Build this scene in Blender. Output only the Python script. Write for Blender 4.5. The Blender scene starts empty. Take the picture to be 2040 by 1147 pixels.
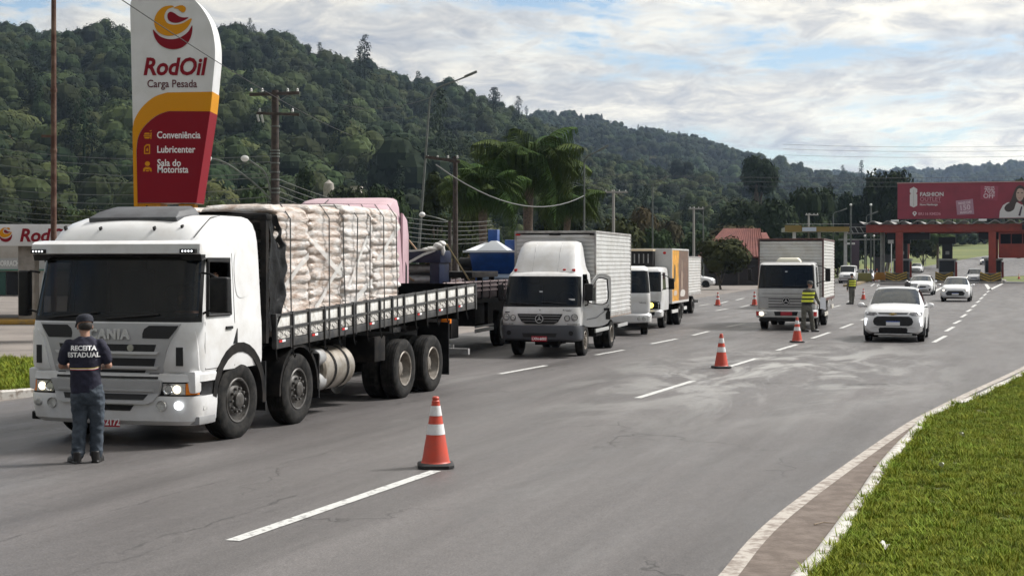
import bpy, bmesh, math, random
import numpy as np
from mathutils import Vector, Matrix, noise as mnoise

# ------------------------------------------------------------------ camera, sky, sun, exposure
scene = bpy.context.scene
CAM_H, HZ, FPX = 2.4, 522.0, 2900.0          # eye height, horizon row and focal length (2040 px wide frame)
cam_data = bpy.data.cameras.new('camera')
cam_data.sensor_width = 36.0
cam_data.lens = 36.0 * FPX / 2040.0
cam_data.shift_y = -(1147 / 2 - HZ) / 2040.0
cam_data.clip_start = 0.1
cam_data.clip_end = 20000
cam = bpy.data.objects.new('camera', cam_data)
scene.collection.objects.link(cam)
cam.location = (0, 0, CAM_H)
cam.rotation_euler = (math.radians(90), 0, 0)
scene.camera = cam

SUN_AZ, SUN_EL = math.radians(68), math.radians(47)     # azimuth clockwise from +Y (view direction)
world = bpy.data.worlds.new('World')
scene.world = world
world.use_nodes = True
wt = world.node_tree
wt.nodes.clear()
def WN(t, **k):
    n = wt.nodes.new(t)
    for a, b in k.items(): setattr(n, a, b)
    return n
def WL(a, b): wt.links.new(a, b)
def wmath(op, a, b=None, c=None, clamp=False):
    n = WN('ShaderNodeMath', operation=op); n.use_clamp = clamp
    for i, x in enumerate((a, b, c)):
        if x is None: continue
        if isinstance(x, (int, float)): n.inputs[i].default_value = x
        else: WL(x, n.inputs[i])
    return n.outputs[0]
def wramp(fac, stops):
    r = WN('ShaderNodeValToRGB')
    el = r.color_ramp.elements
    while len(el) < len(stops): el.new(0.5)
    for e, (p, c) in zip(el, stops):
        e.position = p; e.color = (c[0], c[1], c[2], 1) if not isinstance(c, (int, float)) else (c, c, c, 1)
    WL(fac, r.inputs[0])
    return r.outputs[0]
def wmix(f, a, b):
    n = WN('ShaderNodeMix', data_type='RGBA')
    for sock, x in ((n.inputs['Factor'], f), (n.inputs[6], a), (n.inputs[7], b)):
        if isinstance(x, (int, float)): sock.default_value = x
        elif isinstance(x, tuple): sock.default_value = (x[0], x[1], x[2], 1)
        else: WL(x, sock)
    return n.outputs[2]
sky = WN('ShaderNodeTexSky', sky_type='NISHITA')
sky.sun_disc = False
sky.sun_elevation = SUN_EL
sky.sun_rotation = SUN_AZ
sky.air_density = 1.0; sky.dust_density = 0.6; sky.ozone_density = 1.2
tc = WN('ShaderNodeTexCoord')
sep = WN('ShaderNodeSeparateXYZ'); WL(tc.outputs['Generated'], sep.inputs[0])
zc = wmath('ADD', wmath('MAXIMUM', sep.outputs[2], 0.0), 0.15)
comb = WN('ShaderNodeCombineXYZ')
WL(wmath('DIVIDE', sep.outputs[0], zc), comb.inputs[0])
WL(wmath('DIVIDE', sep.outputs[1], zc), comb.inputs[1])
def wnoise(scale, detail, rough, dist=0.0, off=(0, 0, 0), sc=(1, 1, 1)):
    mp = WN('ShaderNodeMapping'); mp.inputs['Location'].default_value = off; mp.inputs['Scale'].default_value = sc
    WL(comb.outputs[0], mp.inputs[0])
    n = WN('ShaderNodeTexNoise'); n.inputs['Scale'].default_value = scale; n.inputs['Detail'].default_value = detail
    n.inputs['Roughness'].default_value = rough; n.inputs['Distortion'].default_value = dist
    WL(mp.outputs[0], n.inputs[0])
    return n.outputs[0]
n_cover = wnoise(1.15, 9, 0.60, 0.35, (2.2, 4.15, 0.0), (0.85, 1.0, 1))
n_ripple = wnoise(6.5, 8, 0.68, 0.55, (7.0, 2.0, 4.0), (1.0, 0.8, 1))
n_large = wnoise(1.5, 6, 0.6, 0.4, (1.3, 9.2, 2.0), (0.8, 1.0, 1))
cover = wmath('ADD', wmath('MULTIPLY', n_cover, 0.72), wmath('MULTIPLY', n_ripple, 0.28))
mask = wramp(cover, [(0.415, 0.0), (0.475, 0.85), (0.52, 1.0)])
shade = wmath('ADD', wmath('MULTIPLY', n_large, 0.5), wmath('MULTIPLY', n_ripple, 0.5))
# brighter towards the sun (forward scattering through thin cloud)
vd = WN('ShaderNodeVectorMath', operation='DOT_PRODUCT')
WL(tc.outputs['Generated'], vd.inputs[0])
vd.inputs[1].default_value = (math.sin(SUN_AZ) * math.cos(SUN_EL), math.cos(SUN_AZ) * math.cos(SUN_EL), math.sin(SUN_EL))
toward = wmath('MULTIPLY_ADD', vd.outputs['Value'], 0.5, 0.5)
glow = wmath('MULTIPLY_ADD', toward, 1.15, 0.26)
cloud = wramp(shade, [(0.42, (8.4, 8.0, 6.9)), (0.48, (6.9, 6.6, 5.9)), (0.54, (5.1, 5.05, 4.9)), (0.63, (3.3, 3.55, 4.0))])
vm = WN('ShaderNodeVectorMath', operation='SCALE'); WL(cloud, vm.inputs[0]); WL(glow, vm.inputs['Scale'])
skyfull = wmix(mask, sky.outputs[0], vm.outputs[0])
bg = WN('ShaderNodeBackground'); bg.inputs[1].default_value = 0.085
WL(skyfull, bg.inputs[0])
wo = WN('ShaderNodeOutputWorld'); WL(bg.outputs[0], wo.inputs[0])

sun_data = bpy.data.lights.new('sun', 'SUN')
sun_data.energy = 3.6
sun_data.angle = math.radians(11)
sun_data.color = (1.0, 0.975, 0.94)
sun = bpy.data.objects.new('sun', sun_data)
scene.collection.objects.link(sun)
sun.location = (60, 30, 80)
sun.rotation_euler = (math.pi / 2 - SUN_EL, 0, math.pi - SUN_AZ)
vs = scene.view_settings
vs.view_transform = 'Standard'; vs.look = 'None'; vs.gamma = 1.0; vs.exposure = 0.65
try: vs.use_curve_mapping = False
except Exception: pass
scene.cycles.use_denoising = True
scene.cycles.max_bounces = 5
scene.cycles.diffuse_bounces = 2
scene.cycles.glossy_bounces = 3
scene.cycles.adaptive_threshold = 0.02
scene.cycles.transparent_max_bounces = 16
scene.cycles.volume_bounces = 0

# ------------------------------------------------------------------ helpers
COL = scene.collection
RNG = random.Random(7)
R = math.radians
def G(px, py):
    """ground point seen at a pixel of the photograph"""
    Y = FPX * CAM_H / (py - HZ)
    return (px - 1020) / FPX * Y, Y
def at(px, Y): return (px - 1020) / FPX * Y
def zat(py, Y): return CAM_H - (py - HZ) * Y / FPX

def mat(name, col, rough=0.6, metal=0.0, col2=None, nscale=4.0, bump=0.0, bscale=40.0, coat=0.0, spec=0.5, emit=None, estr=0.0, alpha=1.0, trans=0.0, lo=0.42, hi=0.62, randv=0.0, obj=True):
    m = bpy.data.materials.get(name)
    if m: return m
    m = bpy.data.materials.new(name); m.use_nodes = True
    nt = m.node_tree; b = nt.nodes['Principled BSDF']
    b.inputs['Base Color'].default_value = (*col, 1)
    b.inputs['Roughness'].default_value = rough; b.inputs['Metallic'].default_value = metal
    b.inputs['Specular IOR Level'].default_value = spec
    b.inputs['Coat Weight'].default_value = coat; b.inputs['Coat Roughness'].default_value = 0.08
    b.inputs['Alpha'].default_value = alpha
    b.inputs['Transmission Weight'].default_value = trans
    if emit: b.inputs['Emission Color'].default_value = (*emit, 1); b.inputs['Emission Strength'].default_value = estr
    t = nt.nodes.new('ShaderNodeTexCoord')
    src = t.outputs['Object']
    out = None
    if col2:
        n = nt.nodes.new('ShaderNodeTexNoise'); n.inputs['Scale'].default_value = nscale; n.inputs['Detail'].default_value = 6; n.inputs['Roughness'].default_value = 0.6
        nt.links.new(src, n.inputs[0])
        r = nt.nodes.new('ShaderNodeValToRGB'); r.color_ramp.elements[0].position = lo; r.color_ramp.elements[1].position = hi
        r.color_ramp.elements[0].color = (*col, 1); r.color_ramp.elements[1].color = (*col2, 1)
        nt.links.new(n.outputs[0], r.inputs[0]); out = r.outputs[0]
    if randv:
        oi = nt.nodes.new('ShaderNodeObjectInfo')
        h = nt.nodes.new('ShaderNodeHueSaturation')
        ma = nt.nodes.new('ShaderNodeMath'); ma.operation = 'MULTIPLY_ADD'; ma.inputs[1].default_value = 2 * randv; ma.inputs[2].default_value = 1 - randv
        nt.links.new(oi.outputs['Random'], ma.inputs[0]); nt.links.new(ma.outputs[0], h.inputs['Value'])
        m7 = nt.nodes.new('ShaderNodeMath'); m7.operation = 'MULTIPLY'; m7.inputs[1].default_value = 7.31; m8 = nt.nodes.new('ShaderNodeMath'); m8.operation = 'FRACT'; m9 = nt.nodes.new('ShaderNodeMath'); m9.operation = 'MULTIPLY_ADD'; m9.inputs[1].default_value = .055; m9.inputs[2].default_value = .478
        nt.links.new(oi.outputs['Random'], m7.inputs[0]); nt.links.new(m7.outputs[0], m8.inputs[0]); nt.links.new(m8.outputs[0], m9.inputs[0]); nt.links.new(m9.outputs[0], h.inputs['Hue'])
        if out: nt.links.new(out, h.inputs['Color'])
        else: h.inputs['Color'].default_value = (*col, 1)
        out = h.outputs[0]
    if out: nt.links.new(out, b.inputs['Base Color'])
    if bump:
        n = nt.nodes.new('ShaderNodeTexNoise'); n.inputs['Scale'].default_value = bscale; n.inputs['Detail'].default_value = 5
        nt.links.new(src, n.inputs[0])
        bp = nt.nodes.new('ShaderNodeBump'); bp.inputs['Strength'].default_value = bump; bp.inputs['Distance'].default_value = 0.02
        nt.links.new(n.outputs[0], bp.inputs['Height']); nt.links.new(bp.outputs[0], b.inputs['Normal'])
    return m

class MB:
    """collects shapes for one mesh"""
    def __init__(s): s.v = []; s.f = []
    def add(s, vs, fs, M=None):
        o = len(s.v)
        if M is not None: vs = [tuple(M @ Vector(p)) for p in vs]
        s.v.extend(vs); s.f.extend([tuple(i + o for i in f) for f in fs]); return s
    def box(s, x0, x1, y0, y1, z0, z1, M=None):
        v = [(x, y, z) for z in (z0, z1) for y in (y0, y1) for x in (x0, x1)]
        return s.add(v, [(0, 2, 3, 1), (4, 5, 7, 6), (0, 1, 5, 4), (2, 6, 7, 3), (0, 4, 6, 2), (1, 3, 7, 5)], M)
    def cbox(s, c, d, rz=0, rx=0, ry=0):
        M = Matrix.Translation(c) @ Matrix.Rotation(rz, 4, 'Z') @ Matrix.Rotation(ry, 4, 'Y') @ Matrix.Rotation(rx, 4, 'X')
        return s.box(-d[0] / 2, d[0] / 2, -d[1] / 2, d[1] / 2, -d[2] / 2, d[2] / 2, M)
    def prism(s, poly, axis, a, b, M=None):
        n = len(poly)
        def P(p, t): return {'x': (t, p[0], p[1]), 'y': (p[0], t, p[1]), 'z': (p[0], p[1], t)}[axis]
        v = [P(p, a) for p in poly] + [P(p, b) for p in poly]
        f = [tuple(range(n))[::-1], tuple(range(n, 2 * n))] + [(i, (i + 1) % n, n + (i + 1) % n, n + i) for i in range(n)]
        return s.add(v, f, M)
    def tube(s, pts, r, n=8, caps=True):
        pts = [Vector(p) for p in pts]
        rs = r if isinstance(r, (list, tuple)) else [r] * len(pts)
        rings = []
        up = None
        for i, p in enumerate(pts):
            d = (pts[min(i + 1, len(pts) - 1)] - pts[max(i - 1, 0)]).normalized()
            if up is None:
                up = Vector((0, 0, 1)) if abs(d.z) < 0.9 else Vector((0, 1, 0))
            a = d.cross(up).normalized(); b = a.cross(d).normalized(); up = b
            rings.append([tuple(p + (a * math.cos(t) + b * math.sin(t)) * rs[i]) for t in [2 * math.pi * k / n for k in range(n)]])
        return s.loft(rings, True, caps)
    def loft(s, rings, closed=True, caps=True):
        n = len(rings[0]); v = [p for r in rings for p in r]; f = []
        for i in range(len(rings) - 1):
            for k in range(n if closed else n - 1):
                k2 = (k + 1) % n
                f.append((i * n + k, i * n + k2, (i + 1) * n + k2, (i + 1) * n + k))
        if caps and closed:
            f.append(tuple(range(n))[::-1]); f.append(tuple((len(rings) - 1) * n + k for k in range(n)))
        return s.add(v, f)
    def lathe(s, prof, c=(0, 0, 0), axis='z', n=24, closed=False):
        rings = []
        for k in range(n):
            t = 2 * math.pi * k / n
            ring = []
            for r, h in prof:
                a, b = r * math.cos(t), r * math.sin(t)
                ring.append({'z': (c[0] + a, c[1] + b, c[2] + h), 'x': (c[0] + h, c[1] + a, c[2] + b), 'y': (c[0] + a, c[1] + h, c[2] + b)}[axis])
            rings.append(ring)
        m = len(prof); v = [p for r in rings for p in r]; f = []
        for k in range(n):
            k2 = (k + 1) % n
            for i in range(m if closed else m - 1):
                i2 = (i + 1) % m
                f.append((k * m + i, k2 * m + i, k2 * m + i2, k * m + i2))
        return s.add(v, f)
    def disc(s, c, r, axis='y', n=20, th=0.01):
        return s.lathe([(0.0005, -th / 2), (r, -th / 2), (r, th / 2), (0.0005, th / 2)], c, axis, n)
    def grid(s, rows):
        return s.loft(rows, False, False)
    def ell(s, c, r, nu=14, nv=9):
        rings = []
        for j in range(nv + 1):
            ph = -math.pi / 2 + math.pi * j / nv
            rings.append([(c[0] + r[0] * max(math.cos(ph), 0.01) * math.cos(2 * math.pi * k / nu), c[1] + r[1] * max(math.cos(ph), 0.01) * math.sin(2 * math.pi * k / nu), c[2] + r[2] * math.sin(ph)) for k in range(nu)])
        return s.loft(rings, True, True)

def to_mesh(name, mb, smooth=None, bevel=0, seg=2, recalc=True, merge=False):
    me = bpy.data.meshes.new(name)
    me.from_pydata(mb.v, [], mb.f)
    if recalc or bevel or merge:
        bm = bmesh.new(); bm.from_mesh(me)
        if merge: bmesh.ops.remove_doubles(bm, verts=bm.verts, dist=0.0005)
        if recalc: bmesh.ops.recalc_face_normals(bm, faces=bm.faces)
        if bevel:
            ed = [e for e in bm.edges if len(e.link_faces) == 2 and e.calc_face_angle(0) > 0.5]
            bmesh.ops.bevel(bm, geom=ed, offset=bevel, segments=seg, profile=0.6, affect='EDGES', clamp_overlap=True)
        bm.to_mesh(me); bm.free()
    if smooth is not None or bevel:
        me.polygons.foreach_set('use_smooth', [True] * len(me.polygons))
        me.set_sharp_from_angle(angle=R(smooth if smooth else 40))
    me.update()
    return me
def link(name, me, m=None, parent=None, loc=None, rz=None):
    o = bpy.data.objects.new(name, me); COL.objects.link(o)
    if m is not None and len(me.materials) == 0: me.materials.append(m)
    if parent: o.parent = parent
    if loc: o.location = loc
    if rz is not None: o.rotation_euler = (0, 0, rz)
    return o
def part(name, mb, m, parent=None, smooth=None, bevel=0, seg=2, merge=False, recalc=True):
    return link(name, to_mesh(name, mb, smooth, bevel, seg, recalc, merge), m, parent)
def tag(o, label=None, cat=None, group=None, kind=None):
    if label: o['label'] = label
    if cat: o['category'] = cat
    if group: o['group'] = group
    if kind: o['kind'] = kind
    return o
def thing(name, label, cat, loc=(0, 0, 0), rz=0, group=None):
    o = bpy.data.objects.new(name, None); COL.objects.link(o)
    o.location = loc; o.rotation_euler = (0, 0, rz)
    o.empty_display_size = 0.3
    return tag(o, label, cat, group)
def copy_tree(o, parent=None):
    c = o.copy(); COL.objects.link(c); c.parent = parent
    if parent is not None: c.matrix_parent_inverse = o.matrix_parent_inverse.copy()
    for ch in list(o.children): copy_tree(ch, c)
    return c
def structure(name, mb, m, smooth=None, parent=None, **k):
    o = part(name, mb, m, parent, smooth, **k)
    if parent is None: o['kind'] = 'structure'
    return o
def smoothpoly(pts, n=8, closed=True):
    """Catmull-Rom through 2D points"""
    out = []; N = len(pts)
    for i in range(N if closed else N - 1):
        p0, p1, p2, p3 = (pts[(i - 1) % N] if closed or i > 0 else pts[0]), pts[i], pts[(i + 1) % N], (pts[(i + 2) % N] if closed or i + 2 < N else pts[-1])
        for k in range(n):
            t = k / n
            out.append(tuple(0.5 * (2 * p1[j] + (p2[j] - p0[j]) * t + (2 * p0[j] - 5 * p1[j] + 4 * p2[j] - p3[j]) * t * t + (3 * p1[j] - p0[j] - 3 * p2[j] + p3[j]) * t ** 3) for j in range(len(p1))))
    if not closed: out.append(tuple(pts[-1]))
    return out
def interp(tab, x):
    return float(np.interp(x, [a for a, b in tab], [b for a, b in tab]))
def text_mesh(s, size=1.0, bold=0.0, shear=0.0, align='CENTER', space=1.0, xs=1.0, extrude=0.003, lines=1.0):
    cu = bpy.data.curves.new('lettering', 'FONT'); cu.body = s; cu.size = size; cu.offset = bold; cu.shear = shear
    cu.align_x = align; cu.align_y = 'CENTER'; cu.space_character = space; cu.extrude = extrude; cu.resolution_u = 3; cu.space_line = lines
    ob = bpy.data.objects.new('lettering', cu); COL.objects.link(ob)
    dg = bpy.context.evaluated_depsgraph_get()
    me = bpy.data.meshes.new_from_object(ob.evaluated_get(dg))
    bpy.data.objects.remove(ob); bpy.data.curves.remove(cu)
    if xs != 1.0:
        for v in me.vertices: v.co.x *= xs
    return me
def lettering(name, s, m, parent, loc, rz=0.0, face='front', fit=None, **k):
    """flat print standing in the XZ plane, readable from -Y (front) or from +X (side)"""
    me = text_mesh(s, **k); me.materials.clear()
    if fit:
        xs_ = [v.co.x for v in me.vertices]; f_ = fit / (max(xs_) - min(xs_))
        for v in me.vertices: v.co.x *= f_
    Mx = Matrix.Rotation(math.pi / 2, 4, 'X')
    if face == 'side': Mx = Matrix.Rotation(math.pi / 2, 4, 'Z') @ Mx
    me.transform(Mx)
    o = link(name, me, m, parent, loc); o.rotation_euler = (0, 0, rz)
    return o

WHITE = mat('white_truck_paint', (0.70, 0.70, 0.70), 0.32, col2=(0.55, 0.53, 0.505), nscale=2.6, coat=0.35, lo=.46, hi=.78)
WHITE2 = mat('white_car_paint', (0.70, 0.70, 0.705), 0.28, coat=0.5)
BLACKP = mat('black_plastic', (0.009, 0.009, 0.010), 0.5, col2=(0.018, 0.0175, 0.0175), nscale=6, spec=.25)
RUBBER = mat('tyre_rubber', (0.010, 0.010, 0.010), 0.85, col2=(0.030, 0.028, 0.026), nscale=7, bump=0.2, bscale=60, spec=.2)
GLASS = mat('tinted_glass', (0.006, 0.008, 0.010), 0.04, alpha=0.9, spec=0.28)
GLASS_CLEAR = mat('clear_glass', (0.02, 0.03, 0.035), 0.03, alpha=0.5, spec=0.6)
STEEL = mat('painted_steel', (0.34, 0.34, 0.34), 0.5, 0.3, col2=(0.22, 0.21, 0.20), nscale=6)
CHASSIS = mat('dark_chassis', (0.007, 0.007, 0.0075), 0.7, col2=(0.022, 0.019, 0.017), nscale=5, spec=.15)
GREYP = mat('grey_bumper_paint', (0.23, 0.23, 0.235), 0.45, col2=(0.28, 0.28, 0.28), nscale=3)
SILVER = mat('silver_metal', (0.55, 0.55, 0.54), 0.35, 0.7, col2=(0.42, 0.41, 0.40), nscale=7)
CHROME = mat('chrome', (0.7, 0.7, 0.7), 0.12, 1.0)
LIGHT_ON = mat('lit_headlamp', (0.9, 0.85, 0.7), 0.2, emit=(1.0, 0.88, 0.66), estr=1.5)
LIGHT_ON_Y = mat('lit_yellow_headlamp', (0.9, 0.7, 0.2), 0.2, emit=(1.0, 0.72, 0.12), estr=2.2)
LED = mat('lit_white_led', (0.9, 0.9, 0.9), 0.2, emit=(0.92, 0.96, 1.0), estr=1.6)
LAMPGLASS = mat('headlamp_glass', (0.36, 0.36, 0.35), 0.1, 0.1, col2=(0.6, 0.6, 0.58), nscale=14, spec=0.8)
AMBER = mat('amber_lens', (0.8, 0.22, 0.02), 0.2)
REDLENS = mat('red_lens', (0.5, 0.02, 0.02), 0.25)
PLATE_RED = mat('red_plate', (0.36, 0.015, 0.03), 0.45)
PLATE_WHITE = mat('white_plate', (0.75, 0.75, 0.75), 0.45)
PLATE_BLUE = mat('blue_plate_band', (0.02, 0.08, 0.4), 0.45)
PRINT_W = mat('white_print', (0.78, 0.78, 0.78), 0.6)
PRINT_B = mat('black_print', (0.02, 0.02, 0.025), 0.6)
# ------------------------------------------------------------------ ground, road, markings
def terrain(X, Y):
    """height of the lie of the land: flat to the toll plaza, then climbing gently"""
    return max(0.0, Y - 205.0) * 0.033
ROAD_A = R(19.6)
RD = Vector((math.sin(ROAD_A), math.cos(ROAD_A), 0)); RP = Vector((math.cos(ROAD_A), -math.sin(ROAD_A), 0))

def soil_mat():
    m = bpy.data.materials.new('dry_soil_and_turf'); m.use_nodes = True
    nt = m.node_tree; b = nt.nodes['Principled BSDF']; b.inputs['Roughness'].default_value = 0.95
    g = nt.nodes.new('ShaderNodeNewGeometry')
    n1 = nt.nodes.new('ShaderNodeTexNoise'); n1.inputs['Scale'].default_value = 0.05; n1.inputs['Detail'].default_value = 8
    n2 = nt.nodes.new('ShaderNodeTexNoise'); n2.inputs['Scale'].default_value = 1.3; n2.inputs['Detail'].default_value = 6
    for n in (n1, n2): nt.links.new(g.outputs['Position'], n.inputs[0])
    r1 = nt.nodes.new('ShaderNodeValToRGB'); r1.color_ramp.elements[0].position = 0.40; r1.color_ramp.elements[1].position = 0.6
    r1.color_ramp.elements[0].color = (0.095, 0.13, 0.026, 1); r1.color_ramp.elements[1].color = (0.16, 0.18, 0.036, 1)
    mx = nt.nodes.new('ShaderNodeMix'); mx.data_type = 'RGBA'; mx.blend_type = 'MULTIPLY'; mx.inputs[0].default_value = 0.6
    nt.links.new(n1.outputs[0], r1.inputs[0]); nt.links.new(r1.outputs[0], mx.inputs[6]); nt.links.new(n2.outputs[0], mx.inputs[7])
    nt.links.new(mx.outputs[2], b.inputs['Base Color'])
    return m
TURF = soil_mat()
# the ground: one sheet to the horizon, following the lie of the land
gmb = MB()
gx = [-3600, -2400, -1200, -500, -250, -120, -60, 0, 60, 120, 250, 500, 1200, 2400, 3600]
gy = [-300, -20, 60, 120, 205, 230, 260, 300, 350, 420, 500, 620]
def gz(x, y):
    z = terrain(x, y) if y <= 620 else 13.7
    # grassy bank rising left of the road behind the toll plaza
    road_x = 50 + (y - 180) * 0.42
    return z - 0.03
rows = [[(x, y, gz(x, y)) for x in gx] for y in gy] + [[(x, y, 13.7) for x in gx] for y in (1500, 2600, 4000)]
gmb.grid(rows)
structure('ground', gmb, TURF)

def asphalt_mat():
    m = bpy.data.materials.new('worn_asphalt'); m.use_nodes = True
    nt = m.node_tree; b = nt.nodes['Principled BSDF']; L = nt.links.new
    def N(t, **k):
        n = nt.nodes.new(t)
        for a, c in k.items(): setattr(n, a, c)
        return n
    g = N('ShaderNodeNewGeometry')
    mp = N('ShaderNodeMapping'); mp.inputs['Rotation'].default_value = (0, 0, ROAD_A); L(g.outputs['Position'], mp.inputs[0])  # x across, y along the road
    def noise(scale, detail=5, rough=0.6, sc=(1, 1, 1), dist=0.0, loc=(0, 0, 0)):
        q = N('ShaderNodeMapping'); q.inputs['Scale'].default_value = sc; q.inputs['Location'].default_value = loc; L(mp.outputs[0], q.inputs[0])
        n = N('ShaderNodeTexNoise'); n.inputs['Scale'].default_value = scale; n.inputs['Detail'].default_value = detail; n.inputs['Roughness'].default_value = rough; n.inputs['Distortion'].default_value = dist
        L(q.outputs[0], n.inputs[0]); return n.outputs[0]
    def ramp(f, stops):
        r = N('ShaderNodeValToRGB'); el = r.color_ramp.elements
        while len(el) < len(stops): el.new(0.5)
        for e, (p, c) in zip(el, stops):
            e.position = p; e.color = (c, c, c, 1) if isinstance(c, (int, float)) else (*c, 1)
        L(f, r.inputs[0]); return r.outputs[0]
    def mul(a, c, f=1.0):
        n = N('ShaderNodeMix', data_type='RGBA', blend_type='MULTIPLY'); n.inputs[0].default_value = f; L(a, n.inputs[6])
        L(c, n.inputs[7]); return n.outputs[2]
    def mixc(f, a, c):
        n = N('ShaderNodeMix', data_type='RGBA'); L(f, n.inputs[0]); L(a, n.inputs[6])
        if isinstance(c, tuple): n.inputs[7].default_value = (*c, 1)
        else: L(c, n.inputs[7])
        return n.outputs[2]
    def mth(op, a, c=None, clamp=False):
        n = N('ShaderNodeMath', operation=op); n.use_clamp = clamp
        for i, x in enumerate((a, c)):
            if x is None: continue
            if isinstance(x, (int, float)): n.inputs[i].default_value = x
            else: L(x, n.inputs[i])
        return n.outputs[0]
    base = ramp(noise(0.16, 7, 0.6, (1, 0.3, 1)), [(0.35, (0.081, 0.074, 0.073)), (0.65, (0.110, 0.102, 0.100))])
    grain = ramp(noise(48, 5, 0.8), [(0.32, 0.45), (0.5, 1.0), (0.66, 1.7)])
    streak = ramp(noise(1.1, 5, 0.6, (1, 0.05, 1), 0.2), [(0.3, 0.72), (0.7, 1.2)])
    fine = ramp(noise(13, 7, 0.75, (1, 0.6, 1)), [(0.3, 0.80), (0.7, 1.20)])
    c = mul(mul(mul(base, grain), streak), fine)
    # pale cement-like spill dragged across the lanes near the cones
    vd = N('ShaderNodeVectorMath', operation='DISTANCE')
    q = N('ShaderNodeMapping'); q.inputs['Scale'].default_value = (0.5, 0.16, 1); L(mp.outputs[0], q.inputs[0]); L(q.outputs[0], vd.inputs[0])
    px, py = G(1560, 735); rx = px * math.cos(ROAD_A) - py * math.sin(ROAD_A); ry = px * math.sin(ROAD_A) + py * math.cos(ROAD_A)
    vd.inputs[1].default_value = (rx * 0.5, ry * 0.16, 0)
    near = mth('SUBTRACT', 1.15, mth('MULTIPLY', vd.outputs['Value'], 0.52), True)
    spill = mth('MULTIPLY', near, ramp(noise(0.55, 7, 0.66, (1, 0.33, 1), 1.6, (1.7, 4.1, 0)), [(0.46, 0), (0.57, 1.0)]))
    c = mixc(mth('MULTIPLY', spill, 0.75), c, (0.33, 0.325, 0.31))
    # older pale wear everywhere, faint
    wear = ramp(noise(0.35, 7, 0.65, (1, 0.22, 1), 1.0, (9, 3, 0)), [(0.55, 0), (0.70, 1.0)])
    c = mixc(mth('MULTIPLY', wear, 0.22), c, (0.26, 0.255, 0.25))
    # cracks
    v = N('ShaderNodeTexVoronoi', feature='DISTANCE_TO_EDGE'); v.inputs['Scale'].default_value = 0.30
    qd = N('ShaderNodeTexNoise'); qd.inputs['Scale'].default_value = 2.0; qd.inputs['Detail'].default_value = 6; L(mp.outputs[0], qd.inputs[0])
    va = N('ShaderNodeVectorMath', operation='MULTIPLY_ADD'); va.inputs[1].default_value = (0.9, 0.9, 0); L(qd.outputs['Color'], va.inputs[0])
    q3 = N('ShaderNodeMapping'); q3.inputs['Scale'].default_value = (1, 0.42, 1); L(mp.outputs[0], q3.inputs[0]); L(q3.outputs[0], va.inputs[2]); L(va.outputs[0], v.inputs['Vector'])
    crack = mth('MULTIPLY', ramp(v.outputs['Distance'], [(0.0, 1.0), (0.007, 0.0)]), ramp(noise(0.25, 3, 0.5, (1, 1, 1), 0, (3, 8, 0)), [(0.50, 0), (0.60, 1)]))
    c = mixc(mth('MULTIPLY', crack, 0.8), c, (0.03, 0.028, 0.027))
    sx_ = N('ShaderNodeSeparateXYZ'); L(mp.outputs[0], sx_.inputs[0])
    wob = noise(1.6, 6, 0.65, (1, 0.6, 1), 0, (5, 1, 0))
    for cx_, amp, wd, y0, y1, stg in ((-8.38, 0.30, 0.020, 5.0, 17.6, 0.75), (-7.12, 0.55, 0.032, 10.2, 13.4, 0.85), (-6.95, 0.7, 0.02, 9.0, 12.6, 0.6), (-10.4, 0.5, 0.02, 6.0, 30.0, 0.4)):
        off = mth('ABSOLUTE', mth('SUBTRACT', mth('SUBTRACT', sx_.outputs[0], cx_), mth('MULTIPLY', mth('SUBTRACT', wob, 0.5), amp)))
        ln = mth('SUBTRACT', 1.0, mth('DIVIDE', off, wd), True)
        seg = mth('MULTIPLY', mth('GREATER_THAN', sx_.outputs[1], y0), mth('LESS_THAN', sx_.outputs[1], y1))
        ln = mth('MULTIPLY', mth('MULTIPLY', ln, seg), ramp(noise(3.0, 4, 0.6, (1, 0.5, 1), 0, (cx_, 2, 0)), [(0.40, 0.0), (0.55, 1.0)]))
        c = mixc(mth('MULTIPLY', ln, stg), c, (0.028, 0.026, 0.025))
    speck = ramp(noise(38, 3, 0.6, (1, 1, 1), 0, (2, 7, 0)), [(0.68, 0.0), (0.74, 1.0)])
    c = mixc(mth('MULTIPLY', speck, 0.35), c, (0.24, 0.23, 0.22))
    L(c, b.inputs['Base Color'])
    rr = ramp(noise(1.5, 5, 0.6, (1, 0.2, 1)), [(0.3, 0.40), (0.7, 0.64)]); L(rr, b.inputs['Roughness'])
    b.inputs['Specular IOR Level'].default_value = 0.42
    bp = N('ShaderNodeBump'); bp.inputs['Strength'].default_value = 0.5; bp.inputs['Distance'].default_value = 0.008
    hh = mth('SUBTRACT', noise(110, 3, 0.7), mth('MULTIPLY', crack, 1.5)); L(hh, bp.inputs['Height']); L(bp.outputs[0], b.inputs['Normal'])
    return m
ASPHALT = asphalt_mat()

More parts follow.
